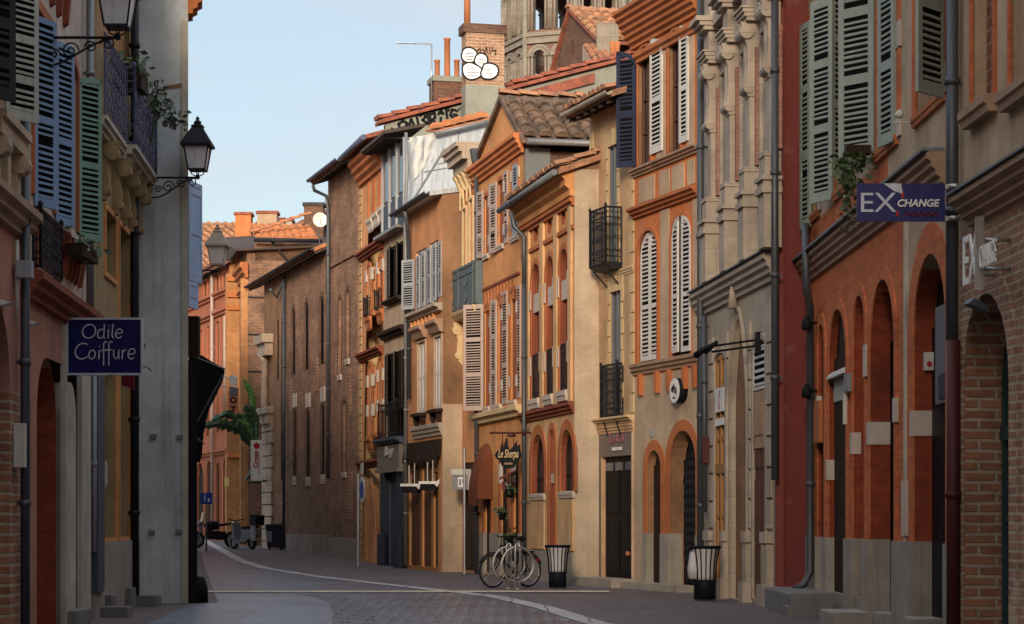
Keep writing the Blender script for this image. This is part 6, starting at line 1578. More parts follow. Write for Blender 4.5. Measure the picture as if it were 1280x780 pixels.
# awning and fitting beyond the grey wall
mb = MB(); Za = 38.5; pr = [at(236, 443, Za), at(252, 444, Za), at(280, 461, Za), at(281, 466, Za), at(262, 505, Za), at(254, 545, Za), at(249, 566, Za), at(236, 568, Za)]; o = at(236, 568, Za)
mb.prism([p - o for p in pr], (-.42, 2.8, .0)); aw = empty('awning', o, 0, 'black fabric awning hanging out beyond the grey wall', 'awning'); mb.build('fabric', 'awn_black', aw)
mb = MB()
for q, r in ((pr[2], .02), (pr[4], .012), (pr[5], .012), (pr[6], .016)): mb.tube([q - o + Vector((.005, -.04, 0)), q - o + Vector((-.42, 2.84, 0))], r, 6)
mb.tube([pr[0] - o + Vector((0, -.02, 0)), pr[2] - o + Vector((0, -.02, 0))], .014, 5); mb.tube([pr[7] - o + Vector((0, -.02, .3)), pr[3] - o + Vector((-.02, -.02, -.02))], .012, 5)
pieces(mb, 'frame_rod', 'fr_grey', aw)
mb = MB(); Zb = 37.0; o = at(236.5, 445, Zb); w = at(248, 445, Zb).x - o.x; h = at(236, 395, Zb).z - o.z
mb.box(-.3, w, 0, .25, 0, h); mb.box(-.3, w * .7, -.02, 0, h * .55, h * .9); b_ = mb.build('shop_lightbox', 'w_dark'); b_.location = o; tag(b_, 'dark hanging shop box above the black awning', 'sign')

# ---- exchange sign on the downpipe
Z = 21.6; a, b = at(1071, 277, Z), at(1181, 229.5, Z); w, h = b.x - a.x, b.z - a.z
t = empty('exchange_sign', a, 0, 'blue violet currency exchange sign with white and red lettering on the downpipe', 'sign')
mb = MB(); mb.box(0, w, -.012, .012, 0, h); mb.build('sign_panel', 'navy_x', t)
mb = MB(); add_text(mb, 'EX', .36, (w * .245, -.016, h * .50), (1, 0, 0), (0, 0, 1), extrude=.004, fit=(w * .40, h * .5)); mb.build('lettering', 'sgrey', t)
mb = MB(); add_text(mb, 'CHANGE', .155, (w * .70, -.016, h * .485), (1, 0, 0), (0, 0, 1), extrude=.004, shear=.22, bold=.004, fit=(w * .48, h * .2)); mb.build('lettering', 'white', t)
mb = MB()
for i in range(9): mb.box(w * (.55 + i * .042), w * (.55 + i * .042) + .022, -.016, -.012, h * .14, h * .235); mb.box(w * (.55 + i * .042), w * (.55 + i * .042) + .03, -.016, -.012, h * (.14 if i % 2 else .21), h * (.165 if i % 2 else .235))
mb.build('small_lettering', 'sred_d', t)
mb = MB(); mb.q((w * .30, -.0145, h), (w * .5, -.0145, h), (w * .52, -.0145, h * .72), (w * .42, -.0145, h * .80)); mb.build('swoosh', 'sgrey', t, fix=False)
mb = MB(); mb.q((w * .5, -.0165, h * .62), (w * .535, -.0165, h * .62), (w * .52, -.0165, h * .84)); mb.q((w * .44, -.0165, h * .14), (w * .475, -.0165, h * .14), (w * .47, -.0165, h * .30), (w * .45, -.0165, h * .26)); mb.build('red_mark', 'sred', t, fix=False)
mb = MB()
for z in (h - .03, .03): mb.box(w, w + .10, -.02, .02, z - .022, z + .022); mb.tube([(w + .1, 0, z - .02), (w + .1, 0, z + .02)], .075, 10)
pieces(mb, 'bracket', 'steel', t)
# raised letters on the brick house
off = .30; u0, z0 = S.uz(1203, 358, off); u1, z1 = S.uz(1223, 287, off); u2, z2 = S.uz(1246, 333, off)
t = empty('letter_sign', S.world(u0, -off, z0), S.root.rotation_euler.z, 'pale three dimensional exchange lettering standing off the brick house', 'sign')
mb = MB(); H_ = z1 - z0; W_ = u1 - u0
add_text(mb, 'EX', H_ * 1.2, (W_ * .5, 0, H_ * .5), (1, 0, 0), (0, 0, 1), extrude=.008, bold=.0, fit=(W_ * .88, H_)); mb.build('lettering', 'white', t)
mb = MB(); wc = u2 - u1; add_text(mb, 'CHANGE', H_ * .52, (W_ + wc * .52, 0, H_ * .42), (1, 0, 0), (0, 0, 1), extrude=.008, bold=.0, fit=(wc * .9, H_ * .45)); mb.build('lettering', 'white', t)
mb = MB(); mb.box(W_ * .97, W_ * .97 + .035, -.03, .05, -.1, H_ + .12); 
for z in (.1, H_ * .8): mb.tube([(W_ * .985, .05, z), (W_ * .985, off, z)], .02, 6); mb.tube([(W_ * .2, .04, z), (W_ * .2, off, z)], .02, 6)
pieces(mb, 'bracket', 'steel', t)
# floodlight, alarm box, menu sign, plates, posters
o = at(1221, 384, 21.0); t = empty('floodlight', o, R(10), 'small grey floodlight over the brick arch', 'light'); mb = MB(); mb.prism([(-.11, -.08, .03), (.08, -.08, -.05), (.10, -.08, -.0), (-.06, -.08, .08)], (0, .16, 0)); mb.build('lamp_head', 'fr_grey', t); mb = MB(); mb.tube([(.02, 0, .02), (.06, 0, .16), (.2, 0, .16)], .012, 5); mb.build('bracket', 'pipe', t)
ua, za = O.uz(1155, 457, .06); t = empty('alarm_box', O.world(a4.u0 + .015, .09, za), O.root.rotation_euler.z + R(90), 'white alarm box with a red light in the shop arch', 'alarm'); mb = MB(); mb.box(.0, .10, -.09, 0, 0, .20); mb.build('box_body', 'offwhite', t); mb = MB(); mb.lathe([(.03, -.105), (.03, -.09)], (.05, 0, .07), 8, 'y'); mb.build('warning_light', 'sred', t)
t = empty('shop_sign', O.world(0, 0, 0), O.root.rotation_euler.z, 'tall dark grey shop panel with a poster in the near orange arch', 'sign')
u0, z0 = O.uz(1153, 505); u1, z1 = O.uz(1184, 400); mb = MB(); mb.box(a4.u0 + .62, a4.u1 - .02, .10, .16, O.z(1168, 503), O.z(1168, 380)); mb.build('sign_panel', 'fr_grey', t); mb = MB(); zp = O.z(1175, 505); mb.box(a4.u0 + .85, a4.u1 - .06, .085, .099, zp + .08, zp + .34); mb.box(a4.u0 + 1.2, a4.u1 - .2, .080, .0845, zp + .12, zp + .24); mb.build('poster', 'sh_navy', t); mb = MB(); mb.box(a4.u0 + 1.3, a4.u1 - .12, .072, .0795, zp + .13, zp + .26); mb.build('poster_mark', 'offwhite', t)
t = empty('menu_board', O.world(a1.u0 + .02, .05, O.z(1047, 500)), O.root.rotation_euler.z, 'small cream sign board with a curved white canopy in the first orange arch', 'sign'); w = a1.u1 - a1.u0 - .04; mb = MB(); mb.box(.06, w - .02, 0, .04, 0, .30); mb.build('sign_panel', 'sh_cream', t); mb = MB(); mb.prism([(0, -.10, .32), (0, .06, .32), (0, .06, .44), (0, -.02, .42), (0, -.08, .37)], (w, 0, 0)); mb.build('canopy', 'offwhite', t)
for lab, u, z, w, h, mt in (('square grey plate beside the narrow orange arch', a1.u1 + .2, 2.98, .3, .24, 'greyp'), ('brown notice panel beside the corner drainpipe', a0.u0 + .0, 2.4, .55, .6, 'terra')):
    mb = MB(); mb.box(0, w, -.05, 0, 0, h); mb.box(.02, w - .02, -.056, -.05, .02, h - .02); b_ = mb.build('wall_plate', mt); b_.location = O.world(u, -.02, z); b_.rotation_euler.z = O.root.rotation_euler.z; tag(b_, lab, 'sign')
mb = MB(); u = a1.u0 + .4; mb.box(0, .05, -.05, 0, 0, .4); b_ = mb.build('wall_plate', 'offwhite'); b_.location = O.world(O.u(1061), -.03, O.z(1062, 530)); b_.rotation_euler.z = O.root.rotation_euler.z; tag(b_, 'white upright plate between the first two orange arches', 'sign')
o = O.world(O.u(1147), -.2, O.z(1147, 143)); t = empty('security_light', o, 0, 'small white security lamp under the nearest green shutter', 'light'); mb = MB(); mb.lathe([(.02, -.05), (.045, -.02), (.05, .03), (.02, .05)], n=10, axis='y'); mb.build('lamp_head', 'offwhite', t); mb = MB(); mb.tube([(0, 0, -.03), (-.08, 0, -.09), (.1, 0, -.09)], .014, 5); mb.build('bracket', 'offwhite', t)
for lab, y in (('upper black projecting wall lamp beside the corner drainpipe', 404), ('lower black projecting wall lamp beside the corner drainpipe', 489)):
    o = O.world(O.u(1023), -.02, O.z(1023, y)); t = empty('wall_light', o, O.root.rotation_euler.z, lab, 'wall light', 'black projecting lamps'); mb = MB(); mb.tube([(0, 0, 0), (0, -.12, .02)], .02, 6); mb.build('bracket', 'black', t); mb = MB(); mb.lathe([(.03, .10), (.07, .02), (.075, -.08), (.05, -.1)], (0, -.15, 0), 10); mb.build('lamp_shade', 'black', t)
# climbing plant under the shutters
def leaves(mb, c, sx, sy, sz, n, size, rnd, droop=.4):
    for i in range(n):
        p = Vector(c) + Vector((rnd.gauss(0, sx), rnd.gauss(0, sy), rnd.gauss(0, sz))); a = Vector((rnd.uniform(-1, 1), rnd.uniform(-1, 1), rnd.uniform(-1, droop))).normalized(); b = a.orthogonal().normalized(); b = Matrix.Rotation(rnd.uniform(0, 6.28), 3, a) @ b; s_ = size * rnd.uniform(.6, 1.3)
        mb.q(p, p + a * s_ * .5 + b * s_ * .28, p + a * s_, p + a * s_ * .5 - b * s_ * .28)
rnd = random.Random(11)
def plant(name, label, o, groups, mat, pot=None, cat='plant', stems=()):
    t = empty(name, o, 0, label, cat)
    mb = MB()
    for g in groups: leaves(mb, *g, rnd)
    mb.build('foliage', mat, t, fix=False)
    if stems:
        mb = MB()
        for s_ in stems: mb.tube(s_, .01, 5)
        mb.build('stem', 'leaf', t)
    if pot:
        mb = MB(); mb.box(*pot); mb.build('planter', 'w_dark', t)
    return t
o = O.world(O.u(1071, .25), -.25, O.z(1071, 195, .25))
plant('hanging_plant', 'dark trailing plant hanging below the green shutters', o, [((0, 0, -.05), .13, .12, .06, 130, .10), ((-.08, 0, -.3), .07, .1, .14, 110, .10), ((-.12, 0, -.6), .035, .05, .12, 60, .08)], 'leaf', pot=(-.14, .16, -.1, .1, .02, .12), stems=[[(0, 0, 0), (-.08, 0, -.3), (-.12, 0, -.72)]])
# balcony plants
o = L3.world(L3.u(146), -.15, 7.72)
plant('balcony_plant', 'bushy green plant standing on the blue black balcony', o, [((0, 0, .12), .16, .2, .09, 130, .15)], 'leaf', pot=(-.25, .25, -.3, .3, -.25, .0), stems=[[(0, 0, -.1), (.05, 0, .2)]])
o = L3.world(L3.L - 1.2, -.35, 7.55)
plant('oleander', 'grey green oleander leaning out over the balcony rail', o, [((.15, 0, .0), .09, .2, .10, 90, .13), ((.30, .1, -.16), .07, .15, .08, 60, .13), ((.1, -.1, .18), .05, .1, .08, 30, .12)], 'leaf_g', stems=[[(0, 0, -.6), (.15, 0, .05), (.36, .1, -.18)], [(0, 0, -.6), (.12, -.1, .3)], [(.05, 0, -.3), (.3, .2, .05)]])
o = L3.world(L3.u(168), -.32, 7.74); plant('geranium', 'red geranium blooms on the balcony corner', o, [((0, 0, .03), .04, .05, .04, 40, .07)], 'flower', stems=[[(0, 0, -.3), (0, 0, .05)]])
o = L2.world(w1.u1 + .3, -.16, z0 - .05) if False else L2.world(L2.u(84), -.18, 4.62); plant('window_plant', 'dried plant in the window box under the blue shutters', o, [((0, 0, .02), .1, .35, .06, 90, .12)], 'leaf_g', pot=(-.1, .1, -.5, .5, -.16, -.02), stems=[[(0, 0, -.1), (0, .1, .15)]])

# ---- restaurant front
off = .9; Zs = 46.9
a, b = at(618, 586, Zs), at(652.5, 548, Zs); w, h = b.x - a.x, b.z - a.z
t = empty('restaurant_sign', a, 0, 'black silhouette restaurant sign with cream script hanging over the street', 'sign')
mb = MB(); out = [(0, .45), (.08, .32), (.16, .3), (.28, .08), (.5, 0), (.72, .04), (.8, .2), (.92, .3), (1, .42), (.95, .6), (.93, .82), (.84, .74), (.8, .95), (.72, .8), (.66, .72), (.56, .62), (.5, .78), (.48, 1.0), (.42, 1.02), (.38, .86), (.33, .72), (.27, .86), (.22, .66), (.1, .6)]
mb.prism([(x * w, 0, z * h) for x, z in out], (0, .04, 0)); mb.build('sign_panel', 'blackdoor', t)
mb = MB(); add_text(mb, 'Le Sherpa', h * .36, (w * .5, -.012, h * .46), (1, 0, 0), (0, 0, 1), shear=.35, extrude=.006, bold=.004, fit=(w * .74, h * .36)); mb.build('lettering', 'st_cream', t)
mb = MB(); mb.box(w * .36, w * .66, -.012, -.002, h * .14, h * .2); mb.build('small_lettering', 'mould', t)
mb = MB(); zb = at(632, 541, Zs).z - a.z; xa = at(612, 541, Zs).x - a.x; mb.tube([(xa, 0, zb), (w + .3, 0, zb)], .022, 6); mb.tube([(w * .3, .02, zb), (w * .3, .02, h * .6)], .009, 4); mb.tube([(w * .7, .02, zb), (w * .7, .02, h * .6)], .009, 4); mb.lathe([(.001, .0), (.12, .02), (.09, .06), (.001, .1)], (w * .62, .02, h * 1.04), 10); mb.build('bracket', 'pipe_red', t)
# rust canvas awning over the restaurant door
t = empty('door_awning', D.world(ga[0].u0 - .12, 0, 0), D.root.rotation_euler.z, 'rust brown curved canvas hood over the restaurant door', 'awning')
mb = MB(); wA = ga[0].u1 - ga[0].u0 + .34; zt_ = D.z(609, 570, .2); n = 9; prf = []
for i in range(n + 1):
    f = i / n; prf.append((-.02 - .36 * math.sin(f * math.pi / 2), zt_ + .05 - 1.05 * (1 - math.cos(f * math.pi / 2))))
for (y0, za_), (y1, zb__) in zip(prf, prf[1:]):
    k = 8
    for i in range(k):
        x0, x1 = wA * i / k, wA * (i + 1) / k; h0, h1 = .28 * math.sin(math.pi * i / k), .28 * math.sin(math.pi * (i + 1) / k)
        mb.q((x0, y0, za_ + h0), (x1, y0, za_ + h1), (x1, y1, zb__ + h1), (x0, y1, zb__ + h0), sm=True)
y1, zb__ = prf[-1]
for i in range(8): x0, x1 = wA * i / 8, wA * (i + 1) / 8; mb.q((x0, y1, zb__ + .28 * math.sin(math.pi * i / 8)), (x1, y1, zb__ + .28 * math.sin(math.pi * (i + 1) / 8)), (x1, y1 + .02, zb__ - .16), (x0, y1 + .02, zb__ - .16))
for x in (0, wA):
    for (y0, za_), (y1_, zb_) in zip(prf, prf[1:]): mb.q((x, y0, za_), (x, y1_, zb_), (x, 0, zb_), (x, 0, za_))
mb.build('canopy', 'awn_rust', t, fix=False)
a = at(627, 613, 48.6); w = at(637, 602, 48.6).x - a.x; t = empty('number_sign', a, 0, 'small red box sign with a pale figure under the restaurant sign', 'sign'); mb = MB(); mb.box(0, w, 0, .1, 0, .2); mb.build('sign_panel', 'sred_d', t); mb = MB(); mb.box(w * .5, w * .9, -.008, 0, .03, .17); mb.build('figure_panel', 'offwhite', t); mb = MB(); mb.prism([(-.05, -.1, .22), (w + .15, -.1, .42), (w + .15, .3, .46), (-.05, .3, .26)], (0, 0, .04)); mb.build('canopy', 'terra_d', t)
o = at(632.5, 720, 48.3); t = empty('pot_stand', (o.x, 48.3, 0), 0, 'tall black pot stand with trailing green plants beside the restaurant arch', 'plant'); mb = MB(); mb.tube([(0, 0, 0), (0, 0, 2.05)], .02, 6); mb.lathe([(.16, 0), (.16, .03), (.02, .05)], n=10)
for z in (.75, 1.3, 1.8): mb.lathe([(.06, z), (.10, z + .18), (.11, z + .19)], (.09 if z != 1.3 else -.09, -.02, 0), 10)
mb.build('stand', 'black', t); mb = MB()
for z in (.95, 1.5, 2.0): leaves(mb, (.09 if z != 1.5 else -.09, -.02, z), .06, .06, .05, 45, .11, rnd)
mb.build('foliage', 'leaf', t, fix=False)
# grey awning cassette at the balcony house, posts, white awning cases
o = at(565, 612, 52.8); w = at(588, 612, 52.8).x - o.x; t = empty('awning_case', o, R(-4), 'grey awning case with a pale square notice over the dark doorway', 'awning'); mb = MB(); mb.box(0, w, 0, .35, 0, .36); mb.build('case_body', 'greyp', t); mb = MB(); mb.box(-.02, w + .02, -.03, .36, .36, .50); mb.box(w - .06, w + .03, -.03, .36, -.02, .36); mb.build('case_lid', 'offwhite', t); mb = MB(); mb.box(w * .33, w * .72, -.012, -.002, .06, .3); mb.build('notice', 'white', t); mb = MB(); mb.box(w * .38, w * .5, -.016, -.0125, .1, .26); mb.box(w * .55, w * .68, -.016, -.0125, .15, .26); mb.build('notice_print', 'greyp', t)
def awncase(label, x0, x1, y, Z):
    o = at(x0, y, Z); w = at(x1, y, Z).x - o.x; t = empty('awning_case', o, R(-6), label, 'awning', 'white awning cases over the boarded shop'); mb = MB(); mb.box(0, w, 0, .5, -.16, .0); mb.build('case_body', 'black', t); mb = MB(); mb.box(-.03, w + .02, -.04, .1, 0, .07); mb.prism([(w - .04, -.02, .0), (w + .08, -.02, .12), (w + .1, -.02, .07), (w + .04, -.02, -.08)], (0, .06, 0)); mb.build('front_rail', 'white', t)
    mb = MB(); mb.box(w * .4, w * .46, .1, .16, 0, .55); mb.box(w * .75, w * .8, .1, .16, 0, .6); mb.build('support', 'offwhite', t)
awncase('left white awning case over the boarded shop', 502, 522, 608, 55.9); awncase('right white awning case over the boarded shop', 525, 545, 605, 54.3)
def pole(label, x, yt, yb, Z, r=.03, mat='steel', name='post', lean=0):
    o = at(x, yb, Z); top = at(x, yt, Z).z - gz(Z); mb = MB(); mb.lathe([(r * 1.5, 0), (r * 1.5, .04), (r, .06), (r, top - .02), (r * .4, top)], n=8); p = mb.build(name, mat); p.location = (o.x, Z, gz(Z)); return tag(p, label, 'post', 'slim street posts')
pole('slim steel post in front of the dark doorway beside the restaurant', 580.5, 560, 717, 51.5); pole('slim steel post at the corner of the brown brick hall', 447.5, 592, 711, 58.5)
# shop lettering
mb = MB(); u, z = B.uz(488, 566, .21); t = empty('shop_lettering', B.world(0, 0, 0), B.root.rotation_euler.z, 'pale short lettering on the slate blue shopfront', 'sign'); mb = MB(); u0 = B.u(481.5, .21); u1 = B.u(493.5, .21); wv = u1 - u0; za, zb = B.z(487, 575, .21), B.z(487, 560, .21); add_text(mb, 'by', (zb - za) * 1.25, ((u0 + u1) / 2, -.215, (za + zb) / 2 + .05), (1, 0, 0), (0, 0, 1), extrude=.02, bold=.02, fit=(wv, zb - za)); mb.build('letters', 'offwhite', t)
t = empty('shop_lettering', K.world(0, 0, 0), K.root.rotation_euler.z, 'small pink script lettering over the black shop door', 'sign'); mb = MB(); u0, u1 = K.u(762), K.u(781); z = K.z(771, 546); wv = u1 - u0
gl = [[(0, .5), (.04, .75), (.1, .5), (.08, 0), (.2, .05)], arc(.27, .22, .09, .2, 60, 400), [(.4, .1), (.5, .5), (.55, .1)], [(.62, 1), (.6, .1), (.75, .05)], arc(.82, .25, .1, .22, 30, 390), [(.95, .6), (1.0, .1)]]
for l in gl: mb.tube([(u0 + x * wv, -.02, z - .12 + y * .28) for x, y in l], .010, 4)
mb.build('letters', 'pink', t); mb = MB(); mb.box(K.u(766), K.u(777), -.02, .0, K.z(771, 563), K.z(771, 559)); mb.build('small_plate', 'white', t)
# round sign between windows and arches
u, z = NH.uz(848, 488, .12); t = empty('round_sign', NH.world(NH.u(850, .06), -.0, z), NH.root.rotation_euler.z, 'round white sign with dark figures on a black drum above the arched gate', 'sign'); mb = MB(); r = .225; mb.lathe([(r, -.16), (r, -.0)], n=24, axis='y'); mb.build('drum', 'black', t); mb = MB(); mb.lathe([(r * .99, -.172), (r * .99, -.161)], n=24, axis='y'); mb.build('sign_face', 'white', t)
mb = MB(); y = -.178
for pts in ([(-.12, .0), (-.06, .08), (-.06, -.03)], [(-.01, .12), (.0, .02), (.04, -.04)], [(.06, .06), (.1, .0), (.09, -.06)], [(-.05, -.13), (.05, -.13)], [(-.04, .04), (.03, .05)]): mb.tube([(x, y, zz_) for x, zz_ in pts], .014, 4)
mb.build('figures', 'black', t)
mb = MB(); mb.box(-.05, .05, -.02, 0, 0, .14); mb.box(-.035, .035, -.025, -.02, .02, .12); b_ = mb.build('house_number', 'sh_grey'); b_.location = NH.world(NH.u(815), -.005, NH.z(815, 546)); b_.rotation_euler.z = NH.root.rotation_euler.z; tag(b_, 'small grey house number plate above the narrow arch', 'sign')
# spotlight arm on the stone house
pA, pB = T.world(T.u(948), -.25, T.z(948, 430)), None
t = empty('spot_bar', T.world(T.u(951), -.02, T.z(951, 425)), T.root.rotation_euler.z, 'black twin spotlight bar in front of the stone house', 'light'); mb = MB(); c0 = Vector((0, 0, 0)); tip = Vector((-1.0, -.55, -.02))
for dz in (0, -.09): mb.tube([c0 + Vector((0, -.05, dz)), tip + Vector((0, 0, dz))], .018, 6)
mb.box(-.08, .1, -.06, .02, -.2, .12); mb.build('bar', 'black', t); mb = MB()
for p in (tip, tip + Vector((-.25, -.1, -.05))): mb.tube([p + Vector((.12, .05, .05)), p + Vector((-.18, -.07, -.06))], [.035, .06], 8)
mb.build('lamp_head', 'black', t)
# poster on the door
for lab, yt, yb, mt in (('white poster with a red streak on the stone house door', 485, 515, 'white'), ('small white notice on the stone house door', 523, 532, 'white')):
    t = empty('poster', T.world(0, 0, 0), T.root.rotation_euler.z, lab, 'poster'); mb = MB(); mb.box(d1.u0 + .12, d1.u1 - .03, d1.r - .075, d1.r - .065, T.z(901, yb), T.z(901, yt)); mb.build('paper', mt, t)
    if yb - yt > 20: mb = MB(); za, zb = T.z(901, yb - 3), T.z(901, yt + 3); c = (d1.u0 + d1.u1) / 2 + .05; mb.prism([(c - .05, d1.r - .079, za), (c + .04, d1.r - .079, za), (c + .0, d1.r - .079, (za + zb) / 2), (c + .06, d1.r - .079, zb), (c, d1.r - .079, zb), (c - .05, d1.r - .079, (za + zb) / 2)], (0, .002, 0)); mb.build('red_streak', 'sred', t)

# ---- litter bins
def bin_(label, x, y, Z, hpx, bag=False):
    o = at(x, y, Z); h = hpx * Z / F; t = empty('litter_bin', (o.x, Z, 0), 0, label, 'litter bin', 'slatted litter bins along the house fronts'); r = h * .17 + .03; zb = h * .37
    mb = MB(); mb.lathe([(r, 0.02), (r, zb), (r * .96, zb + .01)], n=20); mb.build('base', 'binblack', t)
    n = 16; mb = MB()
    for i in range(n):
        a = 2 * math.pi * i / n; pts = []
        for k in range(7):
            f = k / 6; rr = r * (1.0 + .36 * f ** 2.4); pts.append(Vector((math.cos(a) * rr, math.sin(a) * rr, zb + (h - zb) * f)))
        tn = Vector((-math.sin(a), math.cos(a), 0)) * r * .052
        for p, q in zip(pts, pts[1:]):
            d = Vector((math.cos(a), math.sin(a), 0)) * .012; mb.prism([p - tn, p + tn, q + tn, q - tn], d)
    pieces(mb, 'slat', 'binblack', t); mb = MB(); mb.torus((0, 0, h), r * 1.38, .025, (1, 0, 0), (0, 1, 0), 28, 6); mb.build('rim', 'binblack', t)
    mb = MB(); prof = []
    for k in range(9):
        f = k / 8; prof.append((r * (.97 + .36 * f ** 2.4) * (1 + .02 * math.sin(k * 5)), zb + .02 + (h - zb - .03) * f))
    mb.lathe(prof, n=18); mb.build('bin_bag', 'bag', t)
    if bag: mb = MB(); mb.lathe([(.02, h * .98), (.06, h * .9), (.10, h * .6), (.09, h * .42), (.02, h * .40)], (-r * 1.05, -.05, 0), 10); mb.build('bag_overhang', 'bag', t)
    return t
bin_('slatted litter bin in front of the cream bay house beside the bicycle', 697, 735.5, 41.0, 53); bin_('slatted litter bin with its grey bag spilling out before the stone house', 881, 751, 34.8, 67, True)

# ---- bicycle and hoop racks
Zb = 41.5; oL, oR = at(616, 734, Zb), at(660, 734, Zb)
ang = R(38); t = empty('bicycle', ((oL.x + oR.x) / 2, Zb, .0), ang, 'black city bicycle locked to the steel hoop rack', 'bicycle'); wb = (oR.x - oL.x) / math.cos(ang) / 2; rw = .325
for sx in (-1, 1):
    w_ = MB(); w_.torus((sx * wb, 0, rw), rw - .02, .02, (1, 0, 0), (0, 0, 1), 36, 8); wo = w_.build('wheel', 'rubber', t)
    m = MB(); m.torus((sx * wb, 0, rw), rw - .045, .009, (1, 0, 0), (0, 0, 1), 36, 5)
    for i in range(18): an = 2 * math.pi * i / 18; m.tube([(sx * wb, .025 * (-1) ** i, rw), (sx * wb + (rw - .045) * math.cos(an), 0, rw + (rw - .045) * math.sin(an))], .0022, 3, cap=False)
    m.tube([(sx * wb, -.05, rw), (sx * wb, .05, rw)], .018, 8); m.build('rim', 'chrome', wo)
    m = MB(); pts = [Vector((sx * wb + (rw + .025) * math.cos(an), 0, rw + (rw + .025) * math.sin(an))) for an in [R((20 if sx > 0 else 10) + i * 13) for i in range(12)]]; m.tube(pts, .016, 5); m.build('mudguard', 'black', t)
bb = Vector((.08, 0, .28)); st = Vector((.24, 0, .78)); hd = Vector((-wb + .20, 0, .82)); hd2 = Vector((-wb + .16, 0, .68)); fr = Vector((-wb, 0, rw)); rr_ = Vector((wb, 0, rw))
mb = MB()
for a, b, r in ((bb, st, .017), (bb, hd2, .02), (st + Vector((-.02, 0, -.1)), hd, .017), (hd2, hd, .02)): mb.tube([a, b], r, 8)
for s_ in (-.05, .05):
    e = Vector((0, s_, 0)); mb.tube([bb + e * .5, rr_ + e], .011, 6); mb.tube([st + Vector((-.01, 0, -.08)) + e * .3, rr_ + e], .010, 6); mb.tube([hd2 + e * .6, hd2 + Vector((-.04, 0, -.2)) + e, fr + e], .013, 6)
mb.build('frame', 'black', t)
mb = MB(); mb.tube([st, st + Vector((.03, 0, .14))], .013, 6); sd = st + Vector((.05, 0, .16)); mb.lathe([(.001, -.03), (.07, -.02), (.075, .01), (.04, .03), (.001, .035)], sd, 12); mb.tube([sd, sd + Vector((-.16, 0, .01))], [.06, .02], 8); mb.build('saddle', 'black', t)
mb = MB(); hb = hd + Vector((.02, 0, .16)); mb.tube([hd, hb], .014, 6); mb.tube([hb + Vector((.16, -.29, .0)), hb + Vector((.06, -.24, .02)), hb + Vector((0, -.08, .0)), hb + Vector((0, .08, 0)), hb + Vector((.06, .24, .02)), hb + Vector((.16, .29, 0))], .014, 6); mb.build('handlebar', 'black', t)
mb = MB(); mb.torus(bb + Vector((0, .05, 0)), .09, .008, (1, 0, 0), (0, 0, 1), 20, 5)
for s_ in (-1, 1): mb.tube([bb + Vector((0, s_ * .05, 0)), bb + Vector((s_ * .13, s_ * .08, s_ * .1))], .01, 5); mb.box(bb.x + s_ * .13 - .05, bb.x + s_ * .13 + .05, s_ * .08, s_ * .16, bb.z + s_ * .1 - .01, bb.z + s_ * .1 + .01)
mb.build('crankset', 'chrome', t); mb = MB(); q = Vector((wb - .08, 0, rw + .36)); mb.box(q.x - .26, q.x + .2, -.07, .07, q.z - .01, q.z + .015); mb.tube([(q.x + .1, .06, q.z), rr_ + Vector((0, .06, 0))], .007, 5); mb.tube([(q.x + .1, -.06, q.z), rr_ + Vector((0, -.06, 0))], .007, 5); mb.build('luggage_rack', 'black', t); mb = MB(); mb.box(wb + .22, wb + .25, -.03, .03, .5, .56); mb.build('reflector', 'sred', t)
mb = MB(); mb.prism([(.0, -.05, .52), (.18, -.05, .5), (.2, -.05, .7), (.03, -.05, .68)], (0, .1, 0)); mb.build('frame_bag', 'sh_navy', t)
for i, (x, Zr, lab) in enumerate(((636, 41.0, 'left steel hoop stand holding the bicycle'), (647, 40.6, 'right steel hoop stand holding the bicycle'))):
    o = at(x, 735, Zr); t = empty('bike_stand', (o.x, Zr, 0), R(25), lab, 'bike rack', 'steel hoop bicycle stands'); mb = MB(); mb.torus((0, 0, .46), .33, .022, (1, 0, 0), (0, 0, 1), 32, 8); mb.build('hoop', 'steel', t); mb = MB()
    for dx in (-.05, .05): mb.tube([(dx, 0, 0), (dx, 0, .80), (dx * .2, 0, .86)], .022, 8)
    mb.lathe([(.09, 0), (.09, .015), (.02, .02)], n=10); mb.build('post', 'steel', t)

# ---- far street: wheelie bin, motorbikes, signs, banana plant
Z = 76.0; o = at(332, 688, Z); w = at(357, 688, Z).x - o.x; h = at(345, 654, Z).z - gz(Z); t = empty('wheelie_bin', (o.x, Z, gz(Z)), R(-6), 'dark wheeled rubbish bin against the brick wing', 'rubbish bin')
mb = MB(); mb.prism([(.06, 0, .08), (w - .06, 0, .08), (w, 0, h * .9), (0, 0, h * .9)], (0, .55, 0)); mb.build('body', 'binnavy', t); mb = MB(); mb.prism([(-.04, -.05, h * .9), (w + .04, -.05, h * .9), (w + .02, -.03, h), (.02, -.03, h * .96)], (0, .65, 0)); mb.build('lid', 'sh_navy', t)
for x in (.1, w - .16):
    mb = MB(); mb.lathe([(.09, 0), (.09, .06)], (x, .02, .09), 10, 'x'); mb.build('wheel', 'rubber', t)
mb = MB(); mb.box(.05, .22, -.02, -.001, h * .3, h * .7); mb.build('sticker', 'greyp', t)
